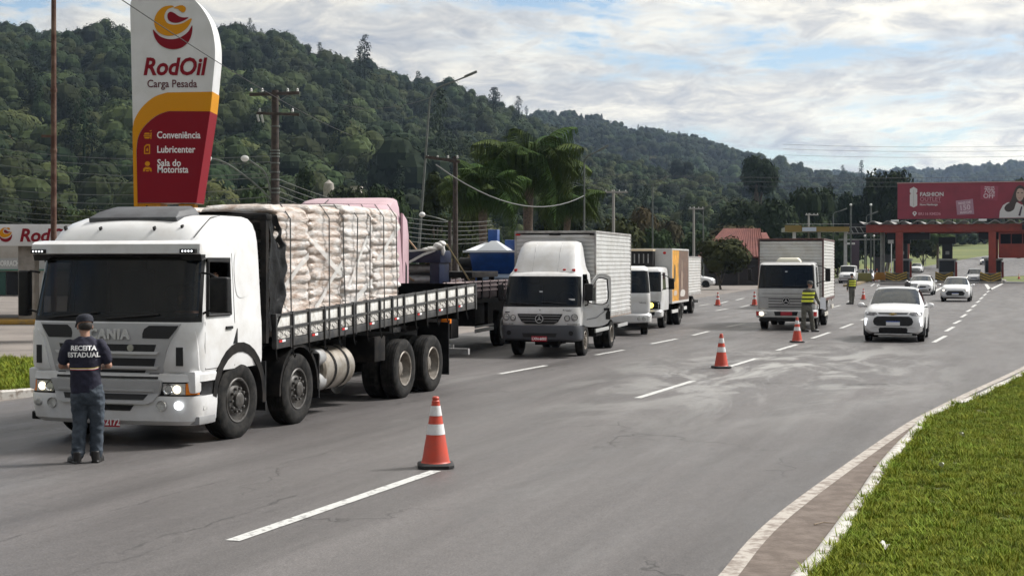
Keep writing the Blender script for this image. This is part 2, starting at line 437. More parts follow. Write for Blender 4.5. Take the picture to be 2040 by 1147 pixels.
# kerb line on the right, read off the photograph as ground points (edge strip and raised kerb)
strip_px = [(1405, 1190), (1440, 1147), (1540, 1037), (1700, 918), (1800, 850), (1850, 822), (1920, 787), (2040, 731)]
strip = [G(*p) for p in strip_px]
strip = [(strip[0][0] - 1.9, strip[0][1] - 6.5)] + strip + [(15.6, 41.5), (24, 58), (36, 82), (52, 118), (62, 150)]
strip = smoothpoly(strip, 6, False)
kerb_px = [(1590, 1190), (1622, 1147), (1683, 1060), (1742, 965), (1792, 905), (1833, 857), (1862, 832)]
kerb = [G(*p) for p in kerb_px]
kerb = [(kerb[0][0] - 1.2, kerb[0][1] - 6.0)] + kerb
kj = G(1925, 789)
kerb = smoothpoly(kerb + [(kj[0] + 0.33, kj[1] - 0.2)], 6, False) + [(x + 0.36, y - 0.16) for x, y in strip if y > kj[1] + 0.8]
def offset_line(l, d):
    out = []
    for i, p in enumerate(l):
        a, c = l[max(i - 1, 0)], l[min(i + 1, len(l) - 1)]
        t = Vector((c[0] - a[0], c[1] - a[1], 0)).normalized()
        out.append((p[0] + t.y * d, p[1] - t.x * d))
    return out
# carriageway: left edge line - strip line, carried on behind the toll
LEFT_EDGE = [(-22.0, -18), (-8.9, 24.8), (-3.5, 43), (12.7, 98), (21.9, 131), (33, 172), (44, 205)]
def left_edge(y): return interp([(b, a) for a, b in LEFT_EDGE], y)
def right_edge(y): return interp([(b, a) for a, b in strip], y)
rmb = MB(); rows = []
for y in [-18, -8, 0, 5, 8, 10, 12, 14, 16, 18, 20, 22, 25, 28, 31, 34, 38, 43, 50, 58, 70, 82, 98, 118, 131, 150, 172, 205]:
    l, r_ = left_edge(y), right_edge(y) + 0.35
    rows.append([(l + (r_ - l) * k / 6, y, 0.0) for k in range(7)])
def far_road_c(y): return 55 + (y - 180) * 0.40 - max(0, y - 300) * 0.0 + max(0, y - 260) ** 2 * 0.0012
for y in [225, 250, 280, 310, 350, 400, 460]:
    c = far_road_c(y); w = 13 if y < 260 else 11
    rows.append([(c - w + 2 * w * k / 6, y, terrain(c, y) + 0.02) for k in range(7)])
rmb.grid(rows)
ROAD = structure('road', rmb, ASPHALT, 40)
# station forecourt on the left: pale worn concrete / dirt
FORE = mat('forecourt_concrete', (0.20, 0.175, 0.155), 0.9, col2=(0.12, 0.105, 0.095), nscale=0.35, bump=0.15, bscale=12, lo=0.38, hi=0.66)
fmb = MB(); rows = []
for y in [16, 30, 43, 60, 80, 98, 131, 150, 172]:
    l = left_edge(y) + 0.3
    x0 = -90 if y < 120 else interp([(120, -90), (172, 15)], y)
    rows.append([(x0 + (l - x0) * k / 6, y, -0.006) for k in range(7)])
fmb.grid(rows); structure('forecourt', fmb, FORE)
# gutter strip between the painted edge and the raised kerb
GUTTER = mat('dirty_gutter', (0.105, 0.081, 0.066), 0.95, col2=(0.155, 0.124, 0.104), nscale=4.5, bump=0.3, bscale=30)
near = [p for p in strip if p[1] < kj[1] + 0.4]; knear = [p for p in kerb if p[1] < kj[1] + 0.4]
def resamp(l, n):
    d = [0]
    for a, c in zip(l, l[1:]): d.append(d[-1] + math.dist(a, c))
    return [(float(np.interp(t, d, [p[0] for p in l])), float(np.interp(t, d, [p[1] for p in l]))) for t in np.linspace(0, d[-1], n)]
a_, c_ = resamp(offset_line(near, -0.02), 40), resamp(offset_line(knear, 0.05), 40)
gm = MB(); gm.grid([[(a[0] + (c[0] - a[0]) * k / 4, a[1] + (c[1] - a[1]) * k / 4, 0.004 + 0.004 * (k in (1, 2, 3))) for k in range(5)] for a, c in zip(a_, c_)])
structure('gutter', gm, GUTTER, 40)
def paint_mat(name, col, keep=0.42, under=(0.11, 0.1, 0.095), scale=5.0, soft=0.08):
    m = bpy.data.materials.new(name); m.use_nodes = True
    nt = m.node_tree; b = nt.nodes['Principled BSDF']; b.inputs['Roughness'].default_value = 0.7
    g = nt.nodes.new('ShaderNodeNewGeometry')
    n = nt.nodes.new('ShaderNodeTexNoise'); n.inputs['Scale'].default_value = scale; n.inputs['Detail'].default_value = 8; n.inputs['Roughness'].default_value = 0.72
    nt.links.new(g.outputs['Position'], n.inputs[0])
    r = nt.nodes.new('ShaderNodeValToRGB'); e = r.color_ramp.elements
    e[0].position = keep; e[0].color = (*under, 1); e[1].position = keep + soft; e[1].color = (*col, 1)
    e2 = e.new(0.75); e2.color = tuple(c * 0.82 for c in col) + (1,)
    nt.links.new(n.outputs[0], r.inputs[0]); nt.links.new(r.outputs[0], b.inputs['Base Color'])
    return m
LINE = paint_mat('white_road_paint', (0.52, 0.52, 0.50), 0.37, (0.17, 0.165, 0.16), 12, 0.12)
EDGE = paint_mat('flaking_edge_paint', (0.40, 0.365, 0.325), 0.42, (0.20, 0.165, 0.14), 6.0, 0.13)
KERBP = paint_mat('whitewashed_kerb', (0.48, 0.46, 0.425), 0.40, (0.23, 0.195, 0.165), 6.5, 0.10)
far_ = [p for p in strip if p[1] < 60]; sm = MB(); l0, l1 = offset_line(far_, -0.03), offset_line(far_, 0.115)
sm.grid([[(*a, 0.009), ((a[0] + c[0]) / 2, (a[1] + c[1]) / 2, 0.010), (*c, 0.009)] for a, c in zip(l0, l1)])
structure('edge_strip', sm, EDGE, 40)
def kerb_mesh(line, w, h, rng, wob=0.012):
    prof = [(-w * 0.5, -0.05), (-w * 0.5, h * 0.7), (-w * 0.36, h * 0.95), (-w * 0.1, h), (w * 0.3, h * 0.97), (w * 0.5, h * 0.8), (w * 0.5, -0.05)]
    mb = MB(); rings = []
    for i, p in enumerate(line):
        a, c = line[max(i - 1, 0)], line[min(i + 1, len(line) - 1)]
        t = Vector((c[0] - a[0], c[1] - a[1], 0)).normalized(); nx, ny = t.y, -t.x
        j = rng.uniform(-wob, wob); k = rng.uniform(-wob, wob)
        rings.append([(p[0] + nx * (q + j), p[1] + ny * (q + j), z + (k if z > 0 else 0)) for q, z in prof])
    mb.loft(rings, False, False); return mb
kl = resamp(kerb, 150)
structure('kerb', kerb_mesh(kl, 0.145, 0.115, RNG), KERBP, 50)

# lane dashes, each a separate painted sheet
DASH = [((463, 1077), (868, 938)), ((1270, 793), (1380, 759)), ((1447, 732), (1507, 714)), ((1548, 698), (1588, 686)),
        ((1618, 674), (1653, 662)), ((1675, 654), (1698, 645)), ((1716, 638), (1732, 631)),
        ((995, 745), (1088, 728)), ((1187, 707), (1243, 697)), ((1297, 685), (1348, 675)), ((1380, 668), (1412, 660)), ((1448, 651), (1485, 644)),
        ((1425, 619), (1450, 615)), ((1393, 609), (1412, 606)), ((1436, 604), (1450, 600)), ((1466, 598), (1482, 594)), ((1475, 612), (1492, 608)),
        ((1860, 682), (1884, 669)), ((1884, 660), (1900, 651)), ((1900, 645), (1914, 638)), ((1915, 632), (1925, 626)), ((1926, 621), (1935, 616)),
        ((1936, 612), (1944, 607)), ((1945, 603), (1952, 599)), ((1952, 596), (1958, 592)), ((1959, 589), (1965, 585)), ((1966, 582), (1971, 579)),
        ((1790, 600), (1803, 593)), ((1735, 570), (1742, 565)), ((1688, 601), (1703, 597)), ((1660, 612), (1674, 608))]
for p, q in DASH:
    a, c = Vector((*G(*p), 0)), Vector((*G(*q), 0))
    t = (c - a).normalized(); n = Vector((t.y, -t.x, 0)) * 0.07
    mb = MB(); mb.v = [tuple(a - n + Vector((0, 0, .006))), tuple(a + n + Vector((0, 0, .006))), tuple(c + n + Vector((0, 0, .006))), tuple(c - n + Vector((0, 0, .006)))]; mb.f = [(0, 1, 2, 3)]
    part('lane_dash', mb, LINE, ROAD)
# painted V in front of the toll islands
for tip, ends in (((1972, 577), ((1964, 566), (1997, 565))), ((1856, 583), ((1863, 568), (1884, 569)))):
    a = Vector((*G(*tip), .006))
    for e in ends:
        c = Vector((*G(*e), .006)); t = (c - a).normalized(); n = Vector((t.y, -t.x, 0)) * 0.16
        mb = MB(); mb.v = [tuple(a - n), tuple(a + n), tuple(c + n), tuple(c - n)]; mb.f = [(0, 1, 2, 3)]
        part('painted_chevron', mb, LINE, ROAD)

# ---- grass verge right (soil sheet + blades)
VSOIL = mat('verge_soil', (0.05, 0.06, 0.016), 0.95, col2=(0.085, 0.075, 0.03), nscale=1.5)
vk = [p for p in kl if p[1] > 4]
vm_ = MB(); vrows = []
def verge_z(x, y, kx): return 0.06 + min(0.2, max(0, (x - kx)) * 0.012)
for p in vk:
    vrows.append([(p[0] + 0.07 + d, p[1] - d * 0.1, verge_z(p[0] + d, p[1], p[0])) for d in (0, 0.5, 1.5, 3, 6, 12, 20)])
vm_.grid(vrows); structure('verge', vm_, VSOIL, 60)

GRASSM = None
def grass_mat(name, c1, c2):
    m = mat(name, c1, 0.75, col2=c2, nscale=0.9, spec=0.08, lo=0.38, hi=0.62, randv=0.28)
    return m
def tuft_mesh(name, seed, blades, h, spread, m, w=0.0036):
    r = random.Random(seed); mb = MB()
    for _ in range(blades):
        a = r.uniform(0, 2 * math.pi); d = spread * math.sqrt(r.random()); bx, by = d * math.cos(a), d * math.sin(a)
        hh = h * r.uniform(0.55, 1.15); la = r.uniform(0, 2 * math.pi); lean = r.uniform(0.15, 0.75) * hh
        wx, wy = -math.sin(la) * w * r.uniform(.7, 1.4), math.cos(la) * w
        m1 = (bx + math.cos(la) * lean * 0.35, by + math.sin(la) * lean * 0.35, hh * 0.6)
        tp = (bx + math.cos(la) * lean, by + math.sin(la) * lean, hh)
        mb.add([(bx - wx, by - wy, 0), (bx + wx, by + wy, 0), (m1[0] + wx * .8, m1[1] + wy * .8, m1[2]), (m1[0] - wx * .8, m1[1] - wy * .8, m1[2]), tp], [(0, 1, 2, 3), (3, 2, 4)])
    me = to_mesh(name, mb, recalc=False); me.materials.append(m); return me
def scatter(name, pts, protos, label, cat='grass', mats=None):
    """one object of many small instances: pts = (x, y, z, scale, rotation, index, tilt)"""
    lib = bpy.data.collections.new(name + '_library')
    for i, me in enumerate(protos):
        o = bpy.data.objects.new('%s_%02d' % (name, i), me); lib.objects.link(o)
    me = bpy.data.meshes.new(name)
    arr = np.array([p[:3] for p in pts], dtype=np.float32)
    me.vertices.add(len(pts)); me.vertices.foreach_set('co', arr.ravel())
    for nm, k, ty in (('scl', 3, 'FLOAT'), ('rot', 4, 'FLOAT'), ('idx', 5, 'INT'), ('zsc', 6, 'FLOAT')):
        at_ = me.attributes.new(nm, ty, 'POINT'); at_.data.foreach_set('value', np.array([p[k] for p in pts], dtype=np.int32 if ty == 'INT' else np.float32))
    o = bpy.data.objects.new(name, me); COL.objects.link(o)
    ng = bpy.data.node_groups.new(name + '_nodes', 'GeometryNodeTree')
    ng.interface.new_socket('Geometry', in_out='INPUT', socket_type='NodeSocketGeometry')
    ng.interface.new_socket('Geometry', in_out='OUTPUT', socket_type='NodeSocketGeometry')
    N = ng.nodes.new; L = ng.links.new
    gi, go = N('NodeGroupInput'), N('NodeGroupOutput')
    ci = N('GeometryNodeCollectionInfo'); ci.inputs['Collection'].default_value = lib; ci.inputs['Separate Children'].default_value = True; ci.inputs['Reset Children'].default_value = True
    ip = N('GeometryNodeInstanceOnPoints'); ip.inputs['Pick Instance'].default_value = True
    def attr(nm, ty):
        a = N('GeometryNodeInputNamedAttribute'); a.data_type = ty; a.inputs['Name'].default_value = nm; return a.outputs['Attribute']
    cr = N('ShaderNodeCombineXYZ'); L(attr('rot', 'FLOAT'), cr.inputs[2])
    cs = N('ShaderNodeCombineXYZ'); s_ = attr('scl', 'FLOAT'); L(s_, cs.inputs[0]); L(s_, cs.inputs[1])
    mm = N('ShaderNodeMath'); mm.operation = 'MULTIPLY'; L(s_, mm.inputs[0]); L(attr('zsc', 'FLOAT'), mm.inputs[1]); L(mm.outputs[0], cs.inputs[2])
    L(gi.outputs[0], ip.inputs['Points']); L(ci.outputs[0], ip.inputs['Instance']); L(attr('idx', 'INT'), ip.inputs['Instance Index'])
    L(cr.outputs[0], ip.inputs['Rotation']); L(cs.outputs[0], ip.inputs['Scale'])
    L(ip.outputs[0], go.inputs[0])
    md = o.modifiers.new('scatter', 'NODES'); md.node_group = ng
    return tag(o, label, cat, kind='stuff')
G1 = grass_mat('verge_grass_blades', (0.175, 0.225, 0.024), (0.26, 0.26, 0.04))
G2 = grass_mat('verge_grass_dark', (0.10, 0.14, 0.022), (0.15, 0.165, 0.032))
G3 = grass_mat('verge_grass_straw', (0.30, 0.26, 0.08), (0.2, 0.2, 0.04))
tufts = [tuft_mesh('grass_tuft', 1, 26, 0.085, 0.05, G1), tuft_mesh('grass_tuft', 2, 26, 0.075, 0.05, G2), tuft_mesh('grass_tuft', 3, 22, 0.10, 0.05, G1), tuft_mesh('grass_tuft', 4, 12, 0.07, 0.06, G3), tuft_mesh('grass_tuft', 5, 18, 0.16, 0.06, G1, 0.006)]
gr = random.Random(11); pts = []
kd = [(p[1], p[0]) for p in kl]
def kerb_x(y): return interp(kd, y)
while len(pts) < 42000:
    y = 9.5 + 34 * gr.random() ** 1.9
    kx = kerb_x(y)
    xmax = min(kx + 14, y * 0.36 + 0.8)
    if xmax < kx + 0.05: continue
    x = gr.uniform(kx + 0.045, xmax)
    if gr.random() > (xmax - kx) / 3.2: continue
    edge = x - kx < 0.2
    nz = mnoise.noise((x * 0.7, y * 0.7, 0)); n2_ = mnoise.noise((x * 2.1, y * 2.1, 5))
    if n2_ < -.32 and not edge and gr.random() < .75: continue
    idx = gr.choices(range(5), (5, 3 + 4 * max(0, nz), 3, 1.0 + 5 * max(0, -nz) + 3 * max(0, -n2_ - .1), 0.35 + (1.8 if edge else 0)))[0]
    pts.append((x, y, verge_z(x, y, kx) - 0.012, gr.uniform(0.55, 1.05) * (1 + 0.3 * nz) * (1 + 0.006 * (y - 10)), gr.uniform(0, 6.28), idx, gr.uniform(0.5, 0.9)))
scatter('grass', pts, tufts, 'short green lawn growing on the verge behind the white kerb')
# small island of grass by the station entrance on the left
isl = smoothpoly([(-22, 25.5), (-13.5, 24.2), (-9.6, 25.0), (-7.6, 28.3), (-7.4, 31.5), (-9.2, 33.6), (-14, 34.5), (-22, 35)], 6, True)
im = MB(); im.v = [(x, y, 0.11) for x, y in isl]; im.f = [tuple(range(len(isl)))]
structure('station_island', im, VSOIL)
structure('station_kerb', kerb_mesh(isl + isl[:1], 0.22, 0.14, RNG), KERBP, 50)
pts = []
def inside(x, y, poly):
    c = False
    for i in range(len(poly)):
        (x1, y1), (x2, y2) = poly[i], poly[i - 1]
        if (y1 > y) != (y2 > y) and x < (x2 - x1) * (y - y1) / (y2 - y1) + x1: c = not c
    return c
while len(pts) < 5200:
    x, y = gr.uniform(-13.5, -7.4), gr.uniform(24, 34)
    if inside(x, y, isl): pts.append((x, y, 0.1, gr.uniform(1.0, 1.9), gr.uniform(0, 6.28), gr.choice((0, 0, 1, 2)), gr.uniform(.7, 1.1)))
scatter('island_grass', pts, tufts[:3], 'strip of grass on the station island left of the white truck')

# scraps of litter on the verge and twigs in the gutter
for px, py, lb in ((1917, 880, 'small white scrap of paper lying in the grass, uppermost one'), (1880, 945, 'yellowish leaf scrap lying in the middle of the grass'), (1752, 1113, 'pale scrap lying in the grass near the bottom edge')):
    x, y = G(px, py + 8); o = part('litter_scrap', MB().grid([[(u * .07, v * .05, .02 * math.sin(5 * u + 3 * v)) for u in (0, .3, .6, 1)] for v in (0, .5, 1)]), mat('scrap_paper', (.62, .60, .54), .8)); o.location = (x, y, .16); o.rotation_euler = (.3, .4, px); tag(o, lb, 'litter')
for px, py, lb, a in ((1622, 1048, 'dry twig lying across the dirty gutter, nearer one', .3), (1740, 931, 'pale dry twig in the gutter beside the bend of the kerb', .1)):
    x, y = G(px, py); o = part('twig', MB().tube([(0, 0, .02), (.1, .02, .03), (.22, -.01, .02)], [.008, .007, .003], 5), mat('dry_twig', (.30, .24, .18), .9)); o.location = (x, y, 0); o.rotation_euler = (0, 0, a); tag(o, lb, 'twig')
# ------------------------------------------------------------------ hills and their forest
HILL_SOIL = mat('forest_floor', (0.035, 0.045, 0.02), 0.95, col2=(0.06, 0.07, 0.03), nscale=0.02)
def fbm(x, y, s, o=4):
    return mnoise.fractal((x * s, y * s, 3.3), 0.9, 2.1, o)
class Hill:
    def __init__(s, name, sky, yr, yb, treeh, und, n=90, m=36, back=0.35):
        s.sky, s.yr, s.yb, s.treeh, s.und = sky, yr, yb, treeh, und
        x0, x1 = sky[0][0], sky[-1][0]; s.x0, s.x1 = x0, x1
        mb = MB(); rows = []
        for j in range(m + 8):
            t = j / m
            rows.append([s.P(x0 + (x1 - x0) * i / n, t) for i in range(n + 1)])
        mb.grid(rows); s.o = structure(name, mb, HILL_SOIL, 80)
    def P(s, px, t):
        Yr, Yb = interp(s.yr, px), interp(s.yb, px)
        zr = zat(interp(s.sky, px), Yr) - s.treeh
        zb = max(0.0, min(terrain(0, Yb), 13.7)) - 1.0
        Y = Yb + (Yr - Yb) * t
        X = at(px, Y)
        if t <= 1:
            prof = 0.72 * t + 0.28 * (1 - math.cos(math.pi * t)) / 2
            z = zb + (zr - zb) * prof
            z += fbm(X, Y, 0.006) * s.und * math.sin(math.pi * min(1, t)) * 1.0
            z += fbm(X, Y, 0.02, 2) * s.und * 0.25 * math.sin(math.pi * min(1, t))
        else:
            z = zr - (t - 1) * (zr - zb) * 1.2
        return (X, Y, z)
HILL1 = Hill('hill', [(-700, 5), (-400, 20), (-200, 30), (0, 50), (60, 75), (120, 78), (200, 72), (270, 80), (350, 75), (440, 62), (500, 57), (560, 76), (600, 100), (680, 120), (730, 130), (800, 165), (850, 170), (900, 173), (950, 190), (1000, 212), (1050, 238), (1100, 262), (1150, 285), (1200, 302), (1300, 322), (1400, 342), (1500, 362), (1600, 385), (1700, 402), (1850, 415)],
             [(-700, 820), (500, 860), (900, 930), (1100, 900), (1300, 760), (1500, 650), (1850, 600)],
             [(-700, 250), (400, 260), (1000, 300), (1300, 340), (1850, 430)], 12.0, 16)
HILL2 = Hill('hill', [(600, 330), (800, 270), (950, 240), (1040, 228), (1070, 222), (1130, 224), (1200, 235), (1250, 250), (1300, 254), (1350, 263), (1400, 273), (1450, 290), (1500, 308), (1560, 324), (1620, 340), (1700, 362), (1800, 385), (1900, 400)],
             [(600, 1750), (1900, 1600)], [(600, 900), (1900, 800)], 13.0, 22, 60, 24)
HILL3 = Hill('hill', [(1200, 345), (1400, 338), (1500, 334), (1600, 333), (1680, 331), (1740, 338), (1800, 328), (1850, 330), (1900, 327), (1960, 320), (2040, 313), (2200, 300), (2500, 310)],
             [(1200, 3100), (2500, 2900)], [(1200, 1500), (2500, 1300)], 27.0, 30, 50, 18)

def leaf_mat(name, c1, c2, rv=0.3, ns=0.35):
    m = mat(name, c1, 0.8, col2=c2, nscale=ns, spec=0.06, lo=0.35, hi=0.65, randv=rv)
    b = m.node_tree.nodes['Principled BSDF']
    b.inputs['Transmission Weight'].default_value = 0.0
    return m
LEAF_A = leaf_mat('forest_leaves', (0.018, 0.027, 0.0105), (0.041, 0.052, 0.018), .5)
LEAF_B = leaf_mat('forest_leaves_dark', (0.010, 0.017, 0.0075), (0.022, 0.033, 0.012), .5)
LEAF_C = leaf_mat('forest_leaves_pale', (0.040, 0.050, 0.018), (0.070, 0.080, 0.028), .4)
LEAF_D = leaf_mat('brownish_leaves', (0.045, 0.040, 0.018), (0.075, 0.058, 0.028))
BARK = mat('bark', (0.11, 0.085, 0.065), 0.9, col2=(0.055, 0.045, 0.035), nscale=6, bump=0.5, bscale=18)
def crown_mesh(name, seed, m, lobes=12, leaves=55, rx=1.0, rz=0.8, leaf=0.16, core=True, shape='round', jit=.7, cs=.72, trunk=0):
    """crown of many leaf-sized faces spread over uneven lobes; unit radius, base at z = 0"""
    r = random.Random(seed); mb = MB()
    lob = []
    for k in range(lobes):
        if shape == 'round':
            a = r.uniform(0, 6.283); e = r.uniform(-0.35, 1.0); d = r.uniform(0.35, 0.72)
            c = Vector((math.cos(a) * rx * d * math.cos(e), math.sin(a) * rx * d * math.cos(e), rz * (0.95 + 0.75 * math.sin(e))))
            s = r.uniform(0.32, 0.55)
        elif shape == 'tall':
            t = (k + 0.5) / lobes; a = r.uniform(0, 6.283); d = (0.62 * (1 - t) + 0.12) * r.uniform(.5, 1)
            c = Vector((math.cos(a) * d * rx, math.sin(a) * d * rx, rz * (0.35 + 2.5 * t))); s = r.uniform(0.28, 0.46) * (1.05 - 0.45 * t)
        else:   # flat-topped, layered
            a = r.uniform(0, 6.283); d = r.uniform(0.2, 0.85); t = r.choice((0, 0.4, 0.75, 1.0))
            c = Vector((math.cos(a) * d * rx * (1.05 - 0.3 * t), math.sin(a) * d * rx * (1.05 - 0.3 * t), rz * (0.55 + 0.9 * t))); s = r.uniform(0.28, 0.46)
        lob.append((c, s))
    if core:
        for c, s in lob:
            mb.ell(tuple(c), (s * cs, s * cs, s * cs * .8), 8, 5)
    for c, s in lob:
        for _ in range(leaves):
            n = Vector((r.gauss(0, 1), r.gauss(0, 1), r.gauss(0.25, 1))).normalized()
            p = c + Vector((n.x * s, n.y * s, n.z * s * 0.78)) * r.uniform(0.72, 1.08)
            nn = (n + Vector((r.uniform(-jit, jit), r.uniform(-jit, jit), r.uniform(-jit * .6, jit * 1.2)))).normalized()
            u = nn.cross(Vector((r.uniform(-1, 1), r.uniform(-1, 1), r.uniform(-1, 1)))).normalized(); v = nn.cross(u)
            l = leaf * r.uniform(0.55, 1.3) * (0.6 + s)
            mb.add([tuple(p - u * l), tuple(p + v * l * 0.55), tuple(p + u * l), tuple(p - v * l * 0.55)], [(0, 1, 2, 3)])
    if trunk: mb.tube([(0, 0, -trunk), (.05, 0, .6), (0, .04, 1.6)], [.06, .05, .03], 6)
    me = to_mesh(name, mb, recalc=False); me.materials.append(m); return me
protos = [crown_mesh('forest_crown', 21, LEAF_A, 13, 110, leaf=0.062, jit=.38, cs=.86), crown_mesh('forest_crown', 22, LEAF_B, 14, 110, 1.0, 0.85, leaf=0.062, jit=.38, cs=.86), crown_mesh('forest_crown', 23, LEAF_A, 12, 110, 0.95, 0.95, 0.062, jit=.38, cs=.86),
          crown_mesh('forest_crown', 24, LEAF_C, 12, 110, 1.0, 0.7, 0.062, jit=.38, cs=.86), crown_mesh('forest_crown', 25, LEAF_B, 14, 110, 1.0, 0.8, 0.065, shape='flat', jit=.38, cs=.86), crown_mesh('forest_crown', 26, LEAF_A, 14, 110, 1.1, 0.7, 0.062, shape='flat', jit=.38, cs=.86),
          crown_mesh('forest_crown', 27, LEAF_D, 12, 110, 1.0, 0.7, 0.062, jit=.38, cs=.86),
          crown_mesh('forest_crown', 28, LEAF_B, 9, 60, 0.55, 0.75, 0.07, core=False, shape='tall', trunk=1.6)]
fr = random.Random(5)
def forest(hill, n, smin, smax, weights, ridge_extra=0, px_range=None, tmin=0.0, gaps=()):
    pts = []
    lo, hi = px_range or (hill.x0, hill.x1)
    lo = max(lo, -350); hi = min(hi, 2300)
    while len(pts) < n:
        px = fr.uniform(lo, hi); t = fr.uniform(tmin, 1.03) ** 0.8
        x, y, z = hill.P(px, t)
        pale = fbm(x, y, 0.012, 3)
        w = list(weights)
        w[3] *= max(0.05, 0.6 + 2.2 * pale); w[1] *= max(0.1, 1 - 2.0 * pale); w[4] *= max(0.1, 1 - pale * 2)
        if px > 1120 and hill is HILL1:
            w[3] *= 4.0; w[1] *= 0.5; sc = 0.62
        else: sc = 1.0
        idx = fr.choices(range(7), w)[0]
        s = (smin + (smax - smin) * fr.random() ** 1.6) * sc * (1.3 if fr.random() < 0.10 else 1.0)
        if fr.random() < .05 and t < .88: idx = 7; s *= .75; z += 1.6 * s
        pts.append((x, y, z - 0.5 * s, s, fr.uniform(0, 6.28), idx, fr.uniform(0.75, 1.4)))
    for _ in range(ridge_extra):
        px = fr.uniform(lo, hi); x, y, z = hill.P(px, fr.uniform(0.97, 1.01)); s = fr.uniform(smin, smax) * 0.8
        pts.append((x, y, z + s * fr.uniform(-.3, 0.35), s, fr.uniform(0, 6.28), fr.choice((0, 1, 2, 4, 5)), fr.uniform(0.9, 1.3)))
    for lo_, hi_, n_ in gaps:
        for _ in range(n_):
            px = fr.uniform(lo_, hi_); x, y, z = hill.P(px, fr.uniform(0.965, 1.0)); s = fr.uniform(smin, smax) * .5
            pts.append((x, y, z + s * 1.3, s, fr.uniform(0, 6.28), 7, fr.uniform(.8, 1.25)))
    return pts
scatter('forest', forest(HILL1, 7600, 3.8, 9.2, (4, 3.2, 3, 1.4, 1.6, 2.4, 0.3), 220, gaps=((430, 575, 22), (-100, 260, 10))), protos, 'dense dark forest covering the steep hill behind the trucks', 'forest')
scatter('forest', forest(HILL2, 4200, 5.0, 9.5, (4, 4, 3, 0.5, 2.4, 1.5, 0.2), 200, gaps=((1060, 1205, 34), (1205, 1600, 12))), protos, 'bluish wooded ridge farther back, behind the steep hill', 'forest')
scatter('forest', forest(HILL3, 2200, 9, 15, (4, 4, 3, 0.3, 2.0, 1.5, 0.2), 120), protos, 'hazy blue wooded ridge on the horizon above the billboard', 'forest')
# scrub and woodland filling the low ground between the plaza and the hills
pts = []
while len(pts) < 2600:
    px = fr.uniform(-300, 2250); Y = fr.uniform(235, 640)
    if px > 1560 and Y < 330: continue
    x = at(px, Y)
    c = far_road_c(Y) if Y > 200 else 0
    if abs(x - c) < 42 + (Y - 235) * 0.05: continue
    s = fr.uniform(2.2, 4.6)
    pts.append((x, Y, min(terrain(x, Y), 13.7) - 0.4, s, fr.uniform(0, 6.28), fr.choices(range(7), (4, 3.5, 3, 1.6, 1.5, 2, 0.6))[0], fr.uniform(0.8, 1.4)))
scatter('woods', pts, protos, 'low mixed woodland at the foot of the hills', 'woods')

# trees standing behind the viewer: the vehicles' glass mirrors them
pts = []
while len(pts) < 420:
    x, y = fr.uniform(-130, 110), fr.uniform(-95, -38)
    s_ = fr.uniform(4, 7); pts.append((x, y, -.5, s_, fr.uniform(0, 6.28), fr.choice((0, 1, 1, 2, 4)), fr.uniform(1.3, 2.2)))
scatter('grove', pts, protos, 'grove of tall dark trees behind the viewer, only mirrored in glass', 'trees')
# haze: air between here and the far ridges
hz = MB(); hz.box(-3700, 3700, -340, 4100, -6.0, 300)
hmat = bpy.data.materials.new('haze_air'); hmat.use_nodes = True
hn = hmat.node_tree; hn.nodes.clear()
pv = hn.nodes.new('ShaderNodeVolumePrincipled'); pv.inputs['Color'].default_value = (0.56, 0.73, 1.0, 1); pv.inputs['Density'].default_value = 0.000085; pv.inputs['Anisotropy'].default_value = 0.2
ho = hn.nodes.new('ShaderNodeOutputMaterial'); hn.links.new(pv.outputs[0], ho.inputs['Volume'])
tag(part('haze', hz, hmat), 'thin bluish haze lying over the whole valley', 'haze', kind='stuff')
